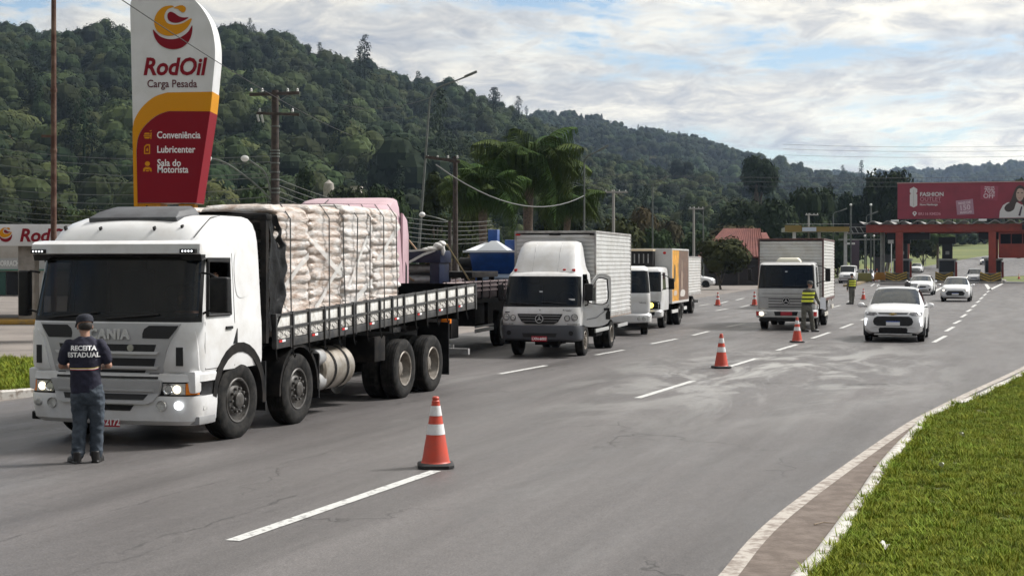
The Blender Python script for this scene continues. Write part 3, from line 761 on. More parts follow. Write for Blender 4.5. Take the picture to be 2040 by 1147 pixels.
# ------------------------------------------------------------------ vehicle tools
def lane_frame(px, Y, deg): return (at(px, Y), Y, 0.0), -R(deg)
_wheels = {}
def wheel_meshes(kind, r, w):
    k = (kind, r, w)
    if k in _wheels: return _wheels[k]
    h = w / 2; ri = r * 0.57
    ty = MB()
    prof = [(ri, -h * 0.80), (ri + 0.02, -h * 0.92), (r * 0.78, -h), (r * 0.93, -h * 0.96), (r * 0.985, -h * 0.80)]
    for t in (-0.55, -0.18, 0.18, 0.55):            # circumferential grooves
        prof += [(r, h * (t - 0.12)), (r, h * (t + 0.12)), (r - 0.012, h * (t + 0.135)), (r - 0.012, h * (t + 0.23))]
    prof += [(r * 0.985, h * 0.80), (r * 0.93, h * 0.96), (r * 0.78, h), (ri + 0.02, h * 0.92), (ri, h * 0.80)]
    ty.lathe(prof, axis='x', n=40)
    tyre = to_mesh('tyre', ty, 40); tyre.materials.append(RUBBER)
    rm = MB(); hb = MB()
    if kind == 'front':       # convex disc, hub and studs proud of the tyre
        rm.lathe([(ri + 0.012, h * 0.86), (ri, h * 0.95), (ri * 0.93, h * 0.90), (ri * 0.90, h * 0.42), (ri * 0.72, h * 0.45), (ri * 0.62, h * 0.72), (ri * 0.40, h * 0.80), (0.001, h * 0.80)], axis='x', n=36)
        hb.lathe([(ri * 0.36, h * 0.8), (ri * 0.36, h * 1.08), (ri * 0.28, h * 1.18), (0.001, h * 1.2)], axis='x', n=20)
        for i in range(10):
            a = 2 * math.pi * i / 10
            hb.lathe([(0.02, h * 0.7), (0.02, h * 1.02), (0.001, h * 1.06)], (0, ri * 0.54 * math.cos(a), ri * 0.54 * math.sin(a)), 'x', 8)
    elif kind == 'rear':      # deep dished
        rm.lathe([(ri + 0.012, h * 0.86), (ri, h * 0.97), (ri * 0.92, h * 0.90), (ri * 0.86, h * 0.1), (ri * 0.80, -h * 0.15), (ri * 0.5, -h * 0.05), (0.001, -h * 0.05)], axis='x', n=36)
        hb.lathe([(ri * 0.42, -h * 0.1), (ri * 0.42, h * 0.28), (ri * 0.34, h * 0.36), (0.001, h * 0.38)], axis='x', n=20)
        for i in range(10):
            a = 2 * math.pi * i / 10
            hb.lathe([(0.018, -h * 0.1), (0.018, h * 0.16), (0.001, h * 0.18)], (0, ri * 0.62 * math.cos(a), ri * 0.62 * math.sin(a)), 'x', 6)
    else:                     # passenger car alloy
        rm.lathe([(ri * 1.12, h * 0.84), (ri * 1.08, h * 0.94), (ri * 1.0, h * 0.80), (ri * 0.98, h * 0.2), (0.001, h * 0.2)], axis='x', n=28)
        for i in range(5):
            a = 2 * math.pi * i / 5
            M = Matrix.Rotation(a, 4, 'X')
            hb.box(h * 0.55, h * 0.85, -0.03, 0.03, 0.02, ri * 1.05, M)
        hb.lathe([(0.07, h * 0.4), (0.07, h * 0.9), (0.001, h * 0.92)], axis='x', n=14)
    rim = to_mesh('rim', rm, 40); hub = to_mesh('hub', hb, 40)
    _wheels[k] = (tyre, rim, hub); return _wheels[k]
RIM_DARK = mat('dark_rim', (0.10, 0.095, 0.09), 0.5, 0.3, col2=(0.05, 0.045, 0.04), nscale=9)
RIM_TAN = mat('dusty_steel_rim', (0.27, 0.245, 0.215), 0.55, 0.4, col2=(0.15, 0.13, 0.11), nscale=9)
RIM_WHITE = mat('white_rim', (0.6, 0.6, 0.6), 0.5, col2=(0.4, 0.39, 0.37), nscale=7)
def wheel(parent, x, y, r, w, kind, m, steer=0.0, hubm=None):
    ty, ri, hb = wheel_meshes(kind, r, w)
    e = bpy.data.objects.new('wheel', None); COL.objects.link(e); e.parent = parent
    e.location = (x, y, r * 0.985); e.rotation_euler = (0, 0, (math.pi if x < 0 else 0) + steer)
    e.empty_display_size = 0.1
    link('tyre', ty, None, e)
    for nm, me, mm in (('rim', ri, m), ('hub', hb, hubm or m)):
        o = bpy.data.objects.new(nm, me); COL.objects.link(o); o.parent = e
        if len(me.materials) == 0: me.materials.append(mm)
        o.material_slots[0].link = 'OBJECT'; o.material_slots[0].material = mm
    return e

class Cab:
    """lofted cab: levels = (z, W, yf, Rc, bulge); ring runs left-rear -> front -> right-rear"""
    def __init__(s, levels, ys, nf=6, na=5, yb=None):
        s.levels = levels; s.ys = ys; s.nf = nf; s.na = na
        s.rings = [s.ring(*l) for l in levels]
        s.n = len(s.rings[0])
    def half(s, z, W, yf, Rc, bulge):
        pts = []; xc = W / 2 - Rc
        for i in range(s.nf + 1):
            f = i / s.nf; pts.append((xc * f, yf + bulge * f * f, z, 'front', i))
        for i in range(1, s.na + 1):
            a = (math.pi / 2) * i / s.na
            pts.append((xc + Rc * math.sin(a), yf + bulge + Rc * (1 - math.cos(a)), z, 'corner', i))
        yc = yf + bulge + Rc
        for i, y in enumerate(s.ys): pts.append((W / 2, max(y, yc + 0.015 * (i + 1)), z, 'side', i))
        return pts
    def ring(s, z, W, yf, Rc, bulge):
        h = s.half(z, W, yf, Rc, bulge)
        s.cols = [(-1, p[3], p[4]) for p in reversed(h[1:])] + [(1, p[3], p[4]) for p in h]
        return [(-p[0], p[1], p[2]) for p in reversed(h[1:])] + [p[:3] for p in h]
    def parts(s, classify):
        """classify(row, side, zone, index) -> part name or None; zone/index of the outer point of the cell"""
        out = {}
        mid = (s.n - 1) // 2
        for j in range(len(s.rings) - 1):
            for k in range(s.n - 1):
                c = s.cols[k] if k < mid else s.cols[k + 1]
                nm = classify(j, -1 if k < mid else 1, c[1], c[2])
                if nm is None: continue
                mb = out.setdefault(nm, MB())
                a, b = s.rings[j], s.rings[j + 1]
                mb.add([a[k], a[k + 1], b[k + 1], b[k]], [(0, 1, 2, 3)])
        return out
    def yfront(s, x, z):
        """front surface depth at x, z"""
        L = s.levels
        zz = [l[0] for l in L]
        W, yf, Rc, bu = (float(np.interp(z, zz, [l[i] for l in L])) for i in (1, 2, 3, 4))
        ax = abs(x); xc = W / 2 - Rc
        if ax <= xc: return yf + bu * (ax / xc) ** 2
        d = min(ax - xc, Rc * 0.999)
        return yf + bu + Rc - math.sqrt(Rc * Rc - d * d)
    def panel(s, rows, depth=-0.012, n=12, th=0.03):
        """raised panel on the front: rows = (z, xl, xr)"""
        mb = MB(); F, B = [], []
        for z, xl, xr in rows:
            F.append([(xl + (xr - xl) * k / n, s.yfront(xl + (xr - xl) * k / n, z) + depth, z) for k in range(n + 1)])
            B.append([(p[0], p[1] + th, p[2]) for p in F[-1]])
        mb.grid(F); mb.grid(B)
        per = lambda G_: G_[0] + [r_[-1] for r_ in G_[1:]] + G_[-1][-2::-1] + [r_[0] for r_ in G_[-2:0:-1]]
        mb.loft([per(F), per(B)], True, False)
        return mb

def corrugated(x0, x1, y0, y1, z0, z1, face, pitch=0.11, depth=0.022):
    """horizontally ribbed sheet; face '+x' (side, in plane x=x1) or '-y' (front, plane y=y0) or '-x'"""
    mb = MB(); zs = []
    n = int((z1 - z0) / pitch); p = (z1 - z0) / n
    for i in range(n):
        b = z0 + i * p
        zs += [(b, 0.0), (b + p * 0.12, 0.0), (b + p * 0.24, depth), (b + p * 0.82, depth), (b + p * 0.94, 0.0)]
    zs.append((z1, 0.0))
    if face == '+x': rows = [[(x1 - 0.03 + d, y0, z), (x1 - 0.03 + d, y1, z)] for z, d in zs]
    elif face == '-x': rows = [[(x0 + 0.03 - d, y0, z), (x0 + 0.03 - d, y1, z)] for z, d in zs]
    elif face == '+y': rows = [[(x0, y1 - 0.03 + d, z), (x1, y1 - 0.03 + d, z)] for z, d in zs]
    else: rows = [[(x0, y0 + 0.03 - d, z), (x1, y0 + 0.03 - d, z)] for z, d in zs]
    mb.grid(rows); return mb
def box_body(root, w, y0, y1, z0, z1, m_side, m_trim, corr=True, m_front=None, pitch=0.11):
    h = w / 2
    if corr:
        part('side_panel', corrugated(-h, h, y0 + 0.05, y1 - 0.05, z0 + 0.08, z1 - 0.06, '+x', pitch), m_side, root)
        part('side_panel', corrugated(-h, h, y0 + 0.05, y1 - 0.05, z0 + 0.08, z1 - 0.06, '-x', pitch), m_side, root)
        part('front_panel', corrugated(-h + .05, h - .05, y0, y1, z0 + 0.08, z1 - 0.10, '-y', pitch), m_front or m_side, root)
    else:
        part('side_panel', MB().box(h - 0.03, h - 0.008, y0 + .04, y1 - .04, z0 + .06, z1 - .05), m_side, root)
        part('side_panel', MB().box(-h + 0.008, -h + 0.03, y0 + .04, y1 - .04, z0 + .06, z1 - .05), m_side, root)
        part('front_panel', MB().box(-h + .04, h - .04, y0 + .008, y0 + .03, z0 + .06, z1 - .05), m_front or m_side, root)
    t = MB()
    for x in (-h, h - 0.06):
        for y in (y0, y1 - 0.06): t.box(x, x + 0.06, y, y + 0.06, z0, z1)
    for z, dz in ((z0, 0.085), (z1 - 0.06, 0.06)):
        for x in (-h - .004, h - 0.05): t.box(x, x + 0.054, y0 + 0.06, y1 - 0.06, z, z + dz)
        for y in (y0 - .004, y1 - 0.05): t.box(-h + 0.06, h - 0.06, y, y + 0.054, z, z + dz)
    part('body_frame', t, m_trim, root, bevel=0.006)
    part('roof_panel', MB().box(-h + .052, h - .052, y0 + .052, y1 - .052, z1 - 0.03, z1 - 0.008), m_side, root)
    part('floor_panel', MB().box(-h + .062, h - .062, y0 + .062, y1 - .062, z0 + 0.02, z0 + 0.06), m_trim, root)
    part('rear_door', MB().box(-h + .06, h - .06, y1 - .03, y1 - .012, z0 + .09, z1 - .07), m_side, root)
def mirror(root, x, y, z, w=0.24, h=0.46, arm_from=None, m=BLACKP):
    mb = MB(); mb.box(x - w / 2, x + w / 2, y - 0.06, y + 0.07, z - h / 2, z + h / 2)
    o = part('mirror', mb, m, root, bevel=0.035, seg=3)
    if arm_from:
        for zz, ez in ((z + h * 0.42, arm_from[2]), (z - h * 0.42, arm_from[3])):
            part('mirror_arm', MB().tube([(arm_from[0], arm_from[1], ez), ((arm_from[0] + x) / 2, y - 0.03, (zz + ez) / 2 + 0.03), (x, y, zz)], 0.016, 6), m, o)
    return o
def wiper(root, cab, x0, z0, x1, z1):
    pts = [(x0 + (x1 - x0) * t, cab.yfront(x0 + (x1 - x0) * t, z0 + (z1 - z0) * t) - 0.03, z0 + (z1 - z0) * t) for t in (0, .25, .5, .75, 1)]
    part('wiper', MB().tube(pts, 0.012, 5), BLACKP, root)
SEAT = mat('dark_seat_fabric', (0.03, 0.03, 0.035), 0.9)
def interior(root, w, y0, y1, z0, zt):
    mb = MB()
    mb.box(-w / 2 + .08, w / 2 - .08, y1 - 0.05, y1 - .03, z0, zt); mb.box(-w / 2 + .08, w / 2 - .08, y0 + .12, y1 - .06, z0 - .06, z0 - .02)
    part('cab_interior', mb, SEAT, root)
    part('dashboard', MB().box(-w / 2 + .1, w / 2 - .1, y0 + .16, y0 + .5, z0, z0 + .22), BLACKP, root, bevel=0.04)
    for x in (-w * 0.24, w * 0.24):
        part('seat', MB().box(x - .22, x + .22, y1 - .65, y1 - .2, z0, z0 + .16).box(x - .22, x + .22, y1 - .25, y1 - .1, z0 + .17, z0 + .78).box(x - .12, x + .12, y1 - .23, y1 - .12, z0 + .8, z0 + 1.0), SEAT, root, bevel=.03)
    part('steering_wheel', MB().tube([(w * 0.24 + .22 * math.cos(a), y0 + .6 - .1 * math.sin(a), z0 + .42 + .18 * math.sin(a)) for a in [i * math.pi / 8 for i in range(17)]], 0.018, 6), BLACKP, root)
def red_plate(root, y, z, s, x=0.0, w=0.40, h=0.13, size=0.105):
    p = part('number_plate', MB().box(x - w / 2, x + w / 2, y - 0.012, y, z - h / 2, z + h / 2), PLATE_RED, root, bevel=0.003)
    if s: lettering('plate_characters', s, PRINT_W, p, (x, y - 0.0125, z), size=size, bold=0.003, extrude=0.001)
    return p
def star_badge(root, x, y, z, r):
    part('badge_backing', MB().disc((x, y + .012, z), r * 1.12, 'y', 24, .02), BLACKP, root)
    e = MB(); e.lathe([(r * 0.86, -0.01), (r, -0.01), (r, 0.012), (r * 0.86, 0.012)], (x, y, z), 'y', 28, True)
    for k in range(3):
        a = math.pi / 2 + k * 2 * math.pi / 3
        c, s_ = math.cos(a), math.sin(a)
        e.prism([(x + c * r * .9, z + s_ * r * .9), (x - s_ * r * .14, z + c * r * .14), (x - c * .02, z - s_ * .02), (x + s_ * r * .14, z - c * r * .14)], 'y', y - 0.008, y + 0.006)
    return part('round_star_badge', e, mat('bright_badge_metal', (.62, .62, .62), .3, .3), root, 40)
# ------------------------------------------------------------------ white flatbed truck in front
HERO = thing('flatbed_truck', 'big white flatbed truck nearest the camera, loaded with wrapped sacks', 'truck', (-5.31, 19.071, 0), -R(17.4)); HERO.scale = (1.025, 1, 1)
hero_cab = Cab([(0.96, 2.46, 0.03, .26, .05), (1.06, 2.49, 0.0, .26, .05), (1.36, 2.49, 0.0, .25, .05), (1.56, 2.48, 0.02, .24, .05), (1.62, 2.47, 0.035, .23, .05),
                (1.68, 2.46, 0.05, .22, .05), (2.05, 2.42, 0.13, .22, .05), (2.42, 2.38, 0.21, .22, .05), (2.50, 2.37, 0.225, .22, .05), (2.56, 2.36, 0.24, .24, .05), (2.68, 2.34, .30, .30, .06),
                (2.82, 2.29, .38, .36, .07), (2.93, 2.20, .52, .42, .08), (3.005, 2.06, .72, .46, .08), (3.04, 1.86, .94, .45, .08)],
               [0.34, 0.42, 1.02, 1.10, 1.14, 1.2, 1.72, 1.90], nf=7, na=6)
def hero_class(j, sd, zone, i):
    if zone in ('front', 'corner'):
        if 5 <= j <= 6 and (zone == 'front' or i <= 4): return 'windscreen'
        if j in (4, 7) and (zone == 'front' or i <= 5): return 'windscreen_surround'
        if 5 <= j <= 6 and zone == 'corner' and i == 5: return 'windscreen_surround'
        return 'cab_shell'
    if zone == 'side':
        if 5 <= j <= 6 and i == 2: return None
        if 5 <= j <= 6 and i == 1: return 'cab_shell'
    return 'cab_shell'
HP = hero_cab.parts(hero_class)
HP['cab_shell'].add(hero_cab.rings[-1], [tuple(range(hero_cab.n))])
back = [r[0] for r in hero_cab.rings] + [r[-1] for r in hero_cab.rings][::-1]
HP['cab_shell'].add(back, [tuple(range(len(back)))])
part('cab_shell', HP['cab_shell'], WHITE, HERO, 28, merge=True)
part('windscreen', HP['windscreen'], GLASS, HERO, 60, merge=True)
part('windscreen_surround', HP['windscreen_surround'], BLACKP, HERO, 60, merge=True)
interior(HERO, 2.36, 0.25, 1.88, 1.5, 2.7)
# side windows: far one closed, near one half open, black frames
def hero_x(z): return float(np.interp(z, [l[0] for l in hero_cab.levels], [l[1] / 2 for l in hero_cab.levels]))
for sd in (-1, 1):
    fr_ = MB()
    def P_(y, z, o=0.012): return (sd * (hero_x(z) + o), y, z)
    loop = [(0.38, 1.70), (1.0, 1.70), (1.02, 2.40), (0.50, 2.42), (0.46, 2.40)]
    fr_.tube([P_(*p) for p in loop] + [P_(*loop[0])], 0.022, 6)
    part('door_window_frame', fr_, BLACKP, HERO)
    top = 2.40 if sd < 0 else 1.98
    g_ = MB(); g_.v = [P_(.40, 1.70, 0), P_(1.0, 1.70, 0), P_(1.01, top, 0), P_(.46, top, 0)]; g_.f = [(0, 1, 2, 3)]
    part('door_window', g_, GLASS_CLEAR if sd < 0 else GLASS, HERO)
    dv = MB(); dv.box(sd * 1.205 - .015, sd * 1.205 + .015, .42, 1.04, 2.40, 2.46); part('wind_deflector', dv, BLACKP, HERO, bevel=.006)
    seam = MB()
    for l in ([(1.12, 1.0), (1.12, 1.60), (1.13, 2.0), (1.13, 2.52)], [(0.33, 1.0), (.30, 1.3), (0.32, 1.62)], [(0.33, 1.0), (.7, 1.0), (1.12, 1.28)]):
        seam.tube([(sd * (hero_x(z) - .003), y, z) for y, z in l], 0.007, 5)
    part('door_seam', seam, BLACKP, HERO)
    part('door_handle', MB().box(sd * 1.243 - .02, sd * 1.243 + .02, .86, 1.04, 1.50, 1.54), BLACKP, HERO, bevel=.008)
    # pressed panel behind the door
    pl = smoothpoly([(1.22, 1.95), (1.62, 1.98), (1.66, 2.2), (1.60, 2.48), (1.22, 2.5)], 5)
    pn = MB(); pn.v = [(sd * (hero_x(z) + .006), y, z) for y, z in pl]; pn.f = [tuple(range(len(pl)))]
    part('quarter_panel', pn, WHITE, HERO)
    part('vent_triangle', MB().prism([(1.06, 1.30), (1.18, 1.30), (1.18, 1.50)], 'x', sd * 1.24, sd * 1.252), BLACKP, HERO)
# visor across the brow with black underside and LED bars
vis = MB(); rowsv = []
for x in np.linspace(-1.24, 1.24, 25):
    e = abs(x) / 1.24; y = 0.09 + 0.09 * e ** 3
    drop = -0.03 if abs(x) > 0.95 else 0.0
    rowsv.append([(x, y + 0.27, 2.69), (x, y + .06, 2.672), (x, y - .005, 2.635), (x, y - .01, 2.515), (x, y + 0.02, 2.505)])
vis.grid(rowsv)
part('sun_visor', vis, WHITE, HERO, 40)
vu = MB(); vu.grid([[(r_[4][0], r_[4][1], 2.504), (r_[4][0], r_[4][1] + .03, 2.47 - (0.05 if abs(r_[4][0]) > 1.0 else 0)), (r_[4][0], r_[4][1] + .22, 2.46)] for r_ in rowsv])
part('visor_underside', vu, BLACKP, HERO, 40)
for sd in (-1, 1):
    b_ = part('led_bar', MB().box(sd * 1.1 - .11, sd * 1.1 + .11, .10, .16, 2.515, 2.57), BLACKP, HERO, bevel=.006)
    l_ = MB()
    for k in range(4): l_.disc((sd * 1.1 - .066 + .044 * k, 0.099, 2.543), 0.012, 'y', 10, .006)
    part('led', l_, LED, b_)
# roof: dark hatch spoiler, horns and cable bosses
sp = MB()
sp.loft([[(-.66, .62, 2.93), (.66, .62, 2.93), (.66, 1.22, 3.03), (-.66, 1.22, 3.03)], [(-.66, .60, 3.0), (.66, .60, 3.0), (.66, 1.22, 3.06), (-.66, 1.22, 3.06)], [(-.60, .78, 3.09), (.60, .78, 3.09), (.62, 1.20, 3.13), (-.62, 1.20, 3.13)], [(-.50, .96, 3.15), (.50, .96, 3.15), (.56, 1.17, 3.17), (-.56, 1.17, 3.17)]])
part('roof_spoiler', sp, mat('dark_grey_plastic', (0.075, 0.078, 0.085), 0.5, col2=(0.05, 0.05, 0.055), nscale=4), HERO, bevel=0.03, seg=3)
for x in (-.95, -.35, .45, .80):
    part('roof_bracket', MB().cbox((x, .42 if abs(x) < .8 else .52, 2.83 if abs(x) < .8 else 2.85), (.03, .05, .09), rx=.4), BLACKP, HERO, bevel=.008)
part('roof_seam', MB().tube([(1.04, .38, 2.72), (1.07, .56, 2.87), (1.0, .9, 3.0), (.92, 1.3, 3.03)], .008, 5), BLACKP, HERO)
# ---- grey grille panel and slots
GRILLE = mat('silver_grey_grille', (0.40, 0.40, 0.405), 0.4, 0.0, col2=(0.36, 0.36, 0.365), nscale=3)
GRILLE_D = mat('black_mesh', (0.012, 0.012, 0.013), 0.7, bump=0.6, bscale=120)
part('grille_panel', hero_cab.panel([(1.60, -1.03, 1.03), (1.52, -.985, .985), (1.38, -.90, .90), (1.22, -.84, .84), (1.0, -.79, .79), (0.955, -.78, .78)], -0.014, 20), GRILLE, HERO, 30)
for z0, z1, w in ((1.235, 1.33, .71), (1.045, 1.15, .70), (.955, .995, .56)):
    part('grille_slot', hero_cab.panel([(z1, -w, w), (z0, -w + .03, w - .03)], -0.018, 14, .02), GRILLE_D, HERO, 30)
    part('grille_bar', hero_cab.panel([(z0 + .004, -w - .05, w + .05), (z0 - .030, -w - .02, w + .02)], -0.045, 14, .035), mat('bright_grille_bar', (0.56, 0.56, 0.565), 0.34, 0.0), HERO, 30)
for sd in (-1, 1):
    rw = [(1.575, .60, 1.0), (1.53, .535, .975), (1.47, .515, .93), (1.41, .52, .88)]
    part('air_intake', hero_cab.panel([(z, *( (a, b) if sd > 0 else (-b, -a))) for z, a, b in rw], -0.02, 8, .02), GRILLE_D, HERO, 30)
    s_ = [(1.30, .985, 1.075), (1.06, .985, 1.075)]
    part('corner_slot', hero_cab.panel([(z, *((a, b) if sd > 0 else (-b, -a))) for z, a, b in s_], -0.026, 3, .02), GRILLE_D, HERO)
    part('corner_fairing', hero_cab.panel([(z, *((a, b) if sd > 0 else (-b, -a))) for z, a, b in [(1.50, 1.06, 1.19), (1.42, .985, 1.205), (1.32, .945, 1.215), (1.18, .905, 1.22), (1.05, .88, 1.22), (.98, .87, 1.215)]], -.02, 10, .03), WHITE, HERO, 35)
lettering('raised_lettering', 'SCANIA', mat('raised_letter_metal', (0.58, 0.58, 0.58), .35, .1), HERO, (0, -0.022, 1.455), size=0.175, bold=0.008, extrude=0.012, space=1.14)
part('round_badge', MB().disc((.36, -0.02, 1.285), .045, 'y', 18, .02), SILVER, HERO, 40)
# ---- white band, lamps, lower grille, bumper
hero_low = Cab([(0.28, 2.38, 0.05, .30, .06), (0.34, 2.46, -.02, .30, .06), (0.55, 2.50, -.05, .28, .06), (0.665, 2.50, -.03, .28, .06), (0.68, 2.48, 0.0, .26, .06), (0.835, 2.48, 0.0, .26, .06), (0.85, 2.50, -.03, .28, .06), (0.94, 2.50, -.02, .28, .06), (0.965, 2.46, .03, .26, .06)], [0.38, 0.56, .62], nf=10, na=6)
def low_class(j, sd, zone, i):
    if j <= 2: return 'bumper'
    if 3 <= j <= 5: return 'headlamp_recess'
    return 'white_band'
LP = hero_low.parts(low_class)
part('bumper', LP['bumper'], WHITE, HERO, 30, merge=True)
part('headlamp_recess', LP['headlamp_recess'], BLACKP, HERO, 40, merge=True)
part('white_band', LP['white_band'], WHITE, HERO, 30, merge=True)
part('lower_grille', hero_low.panel([(.872, -.80, .80), (.86, -.80, .80), (.70, -.76, .76), (.60, -.70, .70), (.565, -.62, .62)], -.05, 16, .06), GRILLE, HERO, 30)
for z0, z1, w in ((.755, .825, .64), (.62, .69, .62)):
    part('grille_slot', hero_low.panel([(z1, -w, w), (z0, -w + .05, w - .05)], -.056, 12, .02), GRILLE_D, HERO)
part('grille_bar', hero_low.panel([(.755, -.7, .7), (.725, -.7, .7)], -.075, 12, .03), GRILLE, HERO)
part('grille_slot', hero_low.panel([(.958, -.74, .74), (.888, -.74, .74)], -.014, 12, .02), GRILLE_D, HERO)
part('lower_intake', hero_low.panel([(.545, -.42, .42), (.47, -.36, .36)], -.008, 10, .02), GRILLE_D, HERO)
for sd in (-1, 1):
    sg = lambda a, b: (a, b) if sd > 0 else (-b, -a)
    hl = part('headlamp', hero_low.panel([(.83, *sg(.80, 1.09)), (.75, *sg(.79, 1.09)), (.685, *sg(.82, 1.09))], -.012, 8, .02), LAMPGLASS, HERO, 40)
    part('lit_bulb', MB().ell((sd * .99, hero_low.yfront(.99, .75) - .02, .755), (.055, .02, .055)), LIGHT_ON, hl, 40)
    part('lamp_ring', MB().lathe([(.05, 0), (.062, -.012), (.07, 0)], (sd * .87, hero_low.yfront(.87, .75) - .014, .755), 'y', 18), CHROME, hl, 40)
    part('indicator', hero_low.panel([(.83, *sg(1.095, 1.215)), (.685, *sg(1.095, 1.215))], -.012, 6, .02), AMBER, HERO, 40)
    part('fog_lamp_housing', MB().lathe([(.001, 0), (.06, 0), (.065, -.02), (.072, -.0)], (sd * .80, hero_low.yfront(.80, .55) - .004, .545), 'y', 20), LAMPGLASS, HERO, 40)
    part('fog_lamp', MB().ell((sd * 1.03, hero_low.yfront(1.03, .55) - .006, .55), (.065, .02, .055)), LED if sd > 0 else LAMPGLASS, HERO, 40)
pl_ = red_plate(HERO, hero_low.yfront(0, .32) - .01, .315, '', 0.0)
lettering('plate_characters', '2172', PRINT_W, pl_, (0.098, hero_low.yfront(0, .32) - .0235, .312), size=0.125, bold=0.004, extrude=0.001, xs=0.85)
wiper(HERO, hero_cab, -.9, 1.66, -.15, 1.74); wiper(HERO, hero_cab, .0, 1.66, .72, 1.72)
# mirrors
mirror(HERO, 1.45, .32, 1.97, .26, .47, (1.20, .30, 2.26, 1.72)); mirror(HERO, -1.42, .28, 1.98, .15, .62, (-1.20, .30, 2.26, 1.72))
# steps and fenders by the front axle
for sd in (-1, 1):
    fd = MB()
    arc = [(1.25 + .66 * math.cos(a), .52 + .66 * math.sin(a)) for a in np.linspace(R(-8), R(172), 15)]
    arc_o = [(1.25 + .76 * math.cos(a), .54 + .77 * math.sin(a)) for a in np.linspace(R(172), R(-8), 15)]
    fd.prism(arc + arc_o, 'x', sd * .82, sd * 1.255); part('front_fender', fd, CHASSIS, HERO, 40)
    part('cab_step', MB().box(sd * .9, sd * 1.24, .17, .60, .29, .40).box(sd * .9, sd * 1.22, .3, .62, .42, .62), GREYP if sd > 0 else CHASSIS, HERO, bevel=.02)
    part('step_panel', MB().prism([(.08, .99), (.80, 1.0), (.66, .72), (.10, .70)], 'x', sd * 1.0, sd * 1.225), WHITE, HERO, bevel=.03)
    part('corner_marker', MB().box(sd * 1.22, sd * 1.246, .27, .36, .48, .62), LAMPGLASS, HERO)
    # second axle guard
    fd = MB()
    arc = [(3.11 + .62 * math.cos(a), .52 + .62 * math.sin(a)) for a in np.linspace(R(-5), R(185), 15)]
    arc_o = [(3.11 + .67 * math.cos(a), .52 + .67 * math.sin(a)) for a in np.linspace(R(185), R(-5), 15)]
    fd.prism(arc + arc_o, 'x', sd * .84, sd * 1.25); part('second_fender', fd, CHASSIS, HERO, 40)
    for y, z0 in ((2.02, .3), (3.80, .32)):
        part('mudflap', MB().box(sd * .86, sd * 1.24, y, y + .025, z0, 1.0), BLACKP, HERO)
    part('rear_mudflap', MB().box(sd * .62, sd * 1.25, 9.62, 9.65, .25, 1.25), BLACKP, HERO)
    for y in (1.25, 3.11): wheel(HERO, sd * 1.09, y, .525, .30, 'front', RIM_DARK, R(-3) if y < 2 else 0)
    for y in (7.42, 8.85):
        wheel(HERO, sd * 1.09, y, .525, .29, 'rear', RIM_TAN); wheel(HERO, sd * .75, y, .525, .29, 'rear', RIM_TAN)
# chassis
ch = MB()
for x in (-.42, .34): ch.box(x, x + .08, .9, 10.8, .78, 1.06)
for y in (1.25, 3.11, 7.42, 8.85): ch.box(-1.0, 1.0, y - .07, y + .07, .45, .60)
ch.box(-.42, .42, .4, 2.1, .38, .95)
part('chassis', ch, CHASSIS, HERO)
ct = part('fuel_tank', MB().lathe([(.001, -.58), (.31, -.58), (.345, -.545), (.345, .545), (.31, .58), (.001, .58)], (.90, 4.62, .72), 'y', 32), mat('dusty_aluminium', (0.40, 0.365, 0.32), 0.42, 0.75, col2=(0.27, 0.235, 0.19), nscale=5), HERO, 35)
part('tank_strap', MB().lathe([(.352, -.04), (.352, .04)], (.90, 4.42, .72), 'y', 32).lathe([(.352, -.04), (.352, .04)], (.90, 4.9, .72), 'y', 32), CHASSIS, ct)
for x, z in ((1.08, .92), (1.08, .56), (.74, .92), (.74, .56)):
    part('air_tank', MB().lathe([(.001, -.14), (.11, -.13), (.145, -.1), (.145, .14)], (x, 3.98, z), 'y', 20), STEEL, HERO, 40)
part('battery_box', MB().box(.7, 1.22, 6.05, 6.52, .72, 1.14), CHASSIS, HERO, bevel=.02)
part('spare_carrier', MB().lathe([(.28, -.14), (.42, -.14), (.42, .14), (.28, .14)], (.55, 5.75, .62), 'x', 20, True), RUBBER, HERO, 40)
part('rear_underrun', MB().box(-1.2, 1.2, 10.9, 11.0, .55, .67), STEEL, HERO)
# ---- headboard with slats
hb_ = MB()
for x in (-1.25, -.45, .35, 1.16): hb_.box(x, x + .09, 2.02, 2.10, 1.25, 3.02)
part('headboard_frame', hb_, CHASSIS, HERO)
for k in range(12): part('headboard_slat', MB().box(-1.24, 1.24, 2.105, 2.135, 1.32 + k * .14, 1.42 + k * .14), CHASSIS, HERO)
part('headboard_top', MB().box(-1.27, 1.27, 2.0, 2.18, 3.0, 3.08), CHASSIS, HERO, bevel=.02)
# ---- load bed with side boards (raked up towards the tail as in the photograph)
BED = bpy.data.objects.new('load_bed', None); COL.objects.link(BED); BED.parent = HERO; BED.location = (0, 2.28, 1.23); BED.rotation_euler = (math.atan(.036), 0, 0); BED.empty_display_size = .2
BOARD_W = mat('white_board_paint', (0.72, 0.71, 0.68), 0.6, col2=(0.52, 0.50, 0.46), nscale=9)
PLATE_ORN = mat('stamped_pale_plate', (0.58, 0.56, 0.52), 0.6, col2=(0.30, 0.28, 0.26), nscale=26, lo=.46, hi=.56)
RAILM = mat('dark_rail', (0.025, 0.025, 0.027), 0.55, col2=(0.06, 0.056, 0.052), nscale=6)
LB = 8.85
TARP_ = mat('black_tarp', (0.010, 0.010, 0.011), 0.42, col2=(0.018, 0.018, 0.019), nscale=4, bump=.8, bscale=9, spec=.2)
part('bed_floor', MB().box(-1.25, 1.25, 0, LB, -.02, .03), mat('matt_black_lining', (.006, .006, .006), .9, spec=.05), BED)
part('bed_beam', MB().box(-1.27, -1.21, 0, LB, -.08, .045).box(1.21, 1.27, 0, LB, -.08, .045), RAILM, BED, bevel=.01)
nb = 16; bw = LB / nb
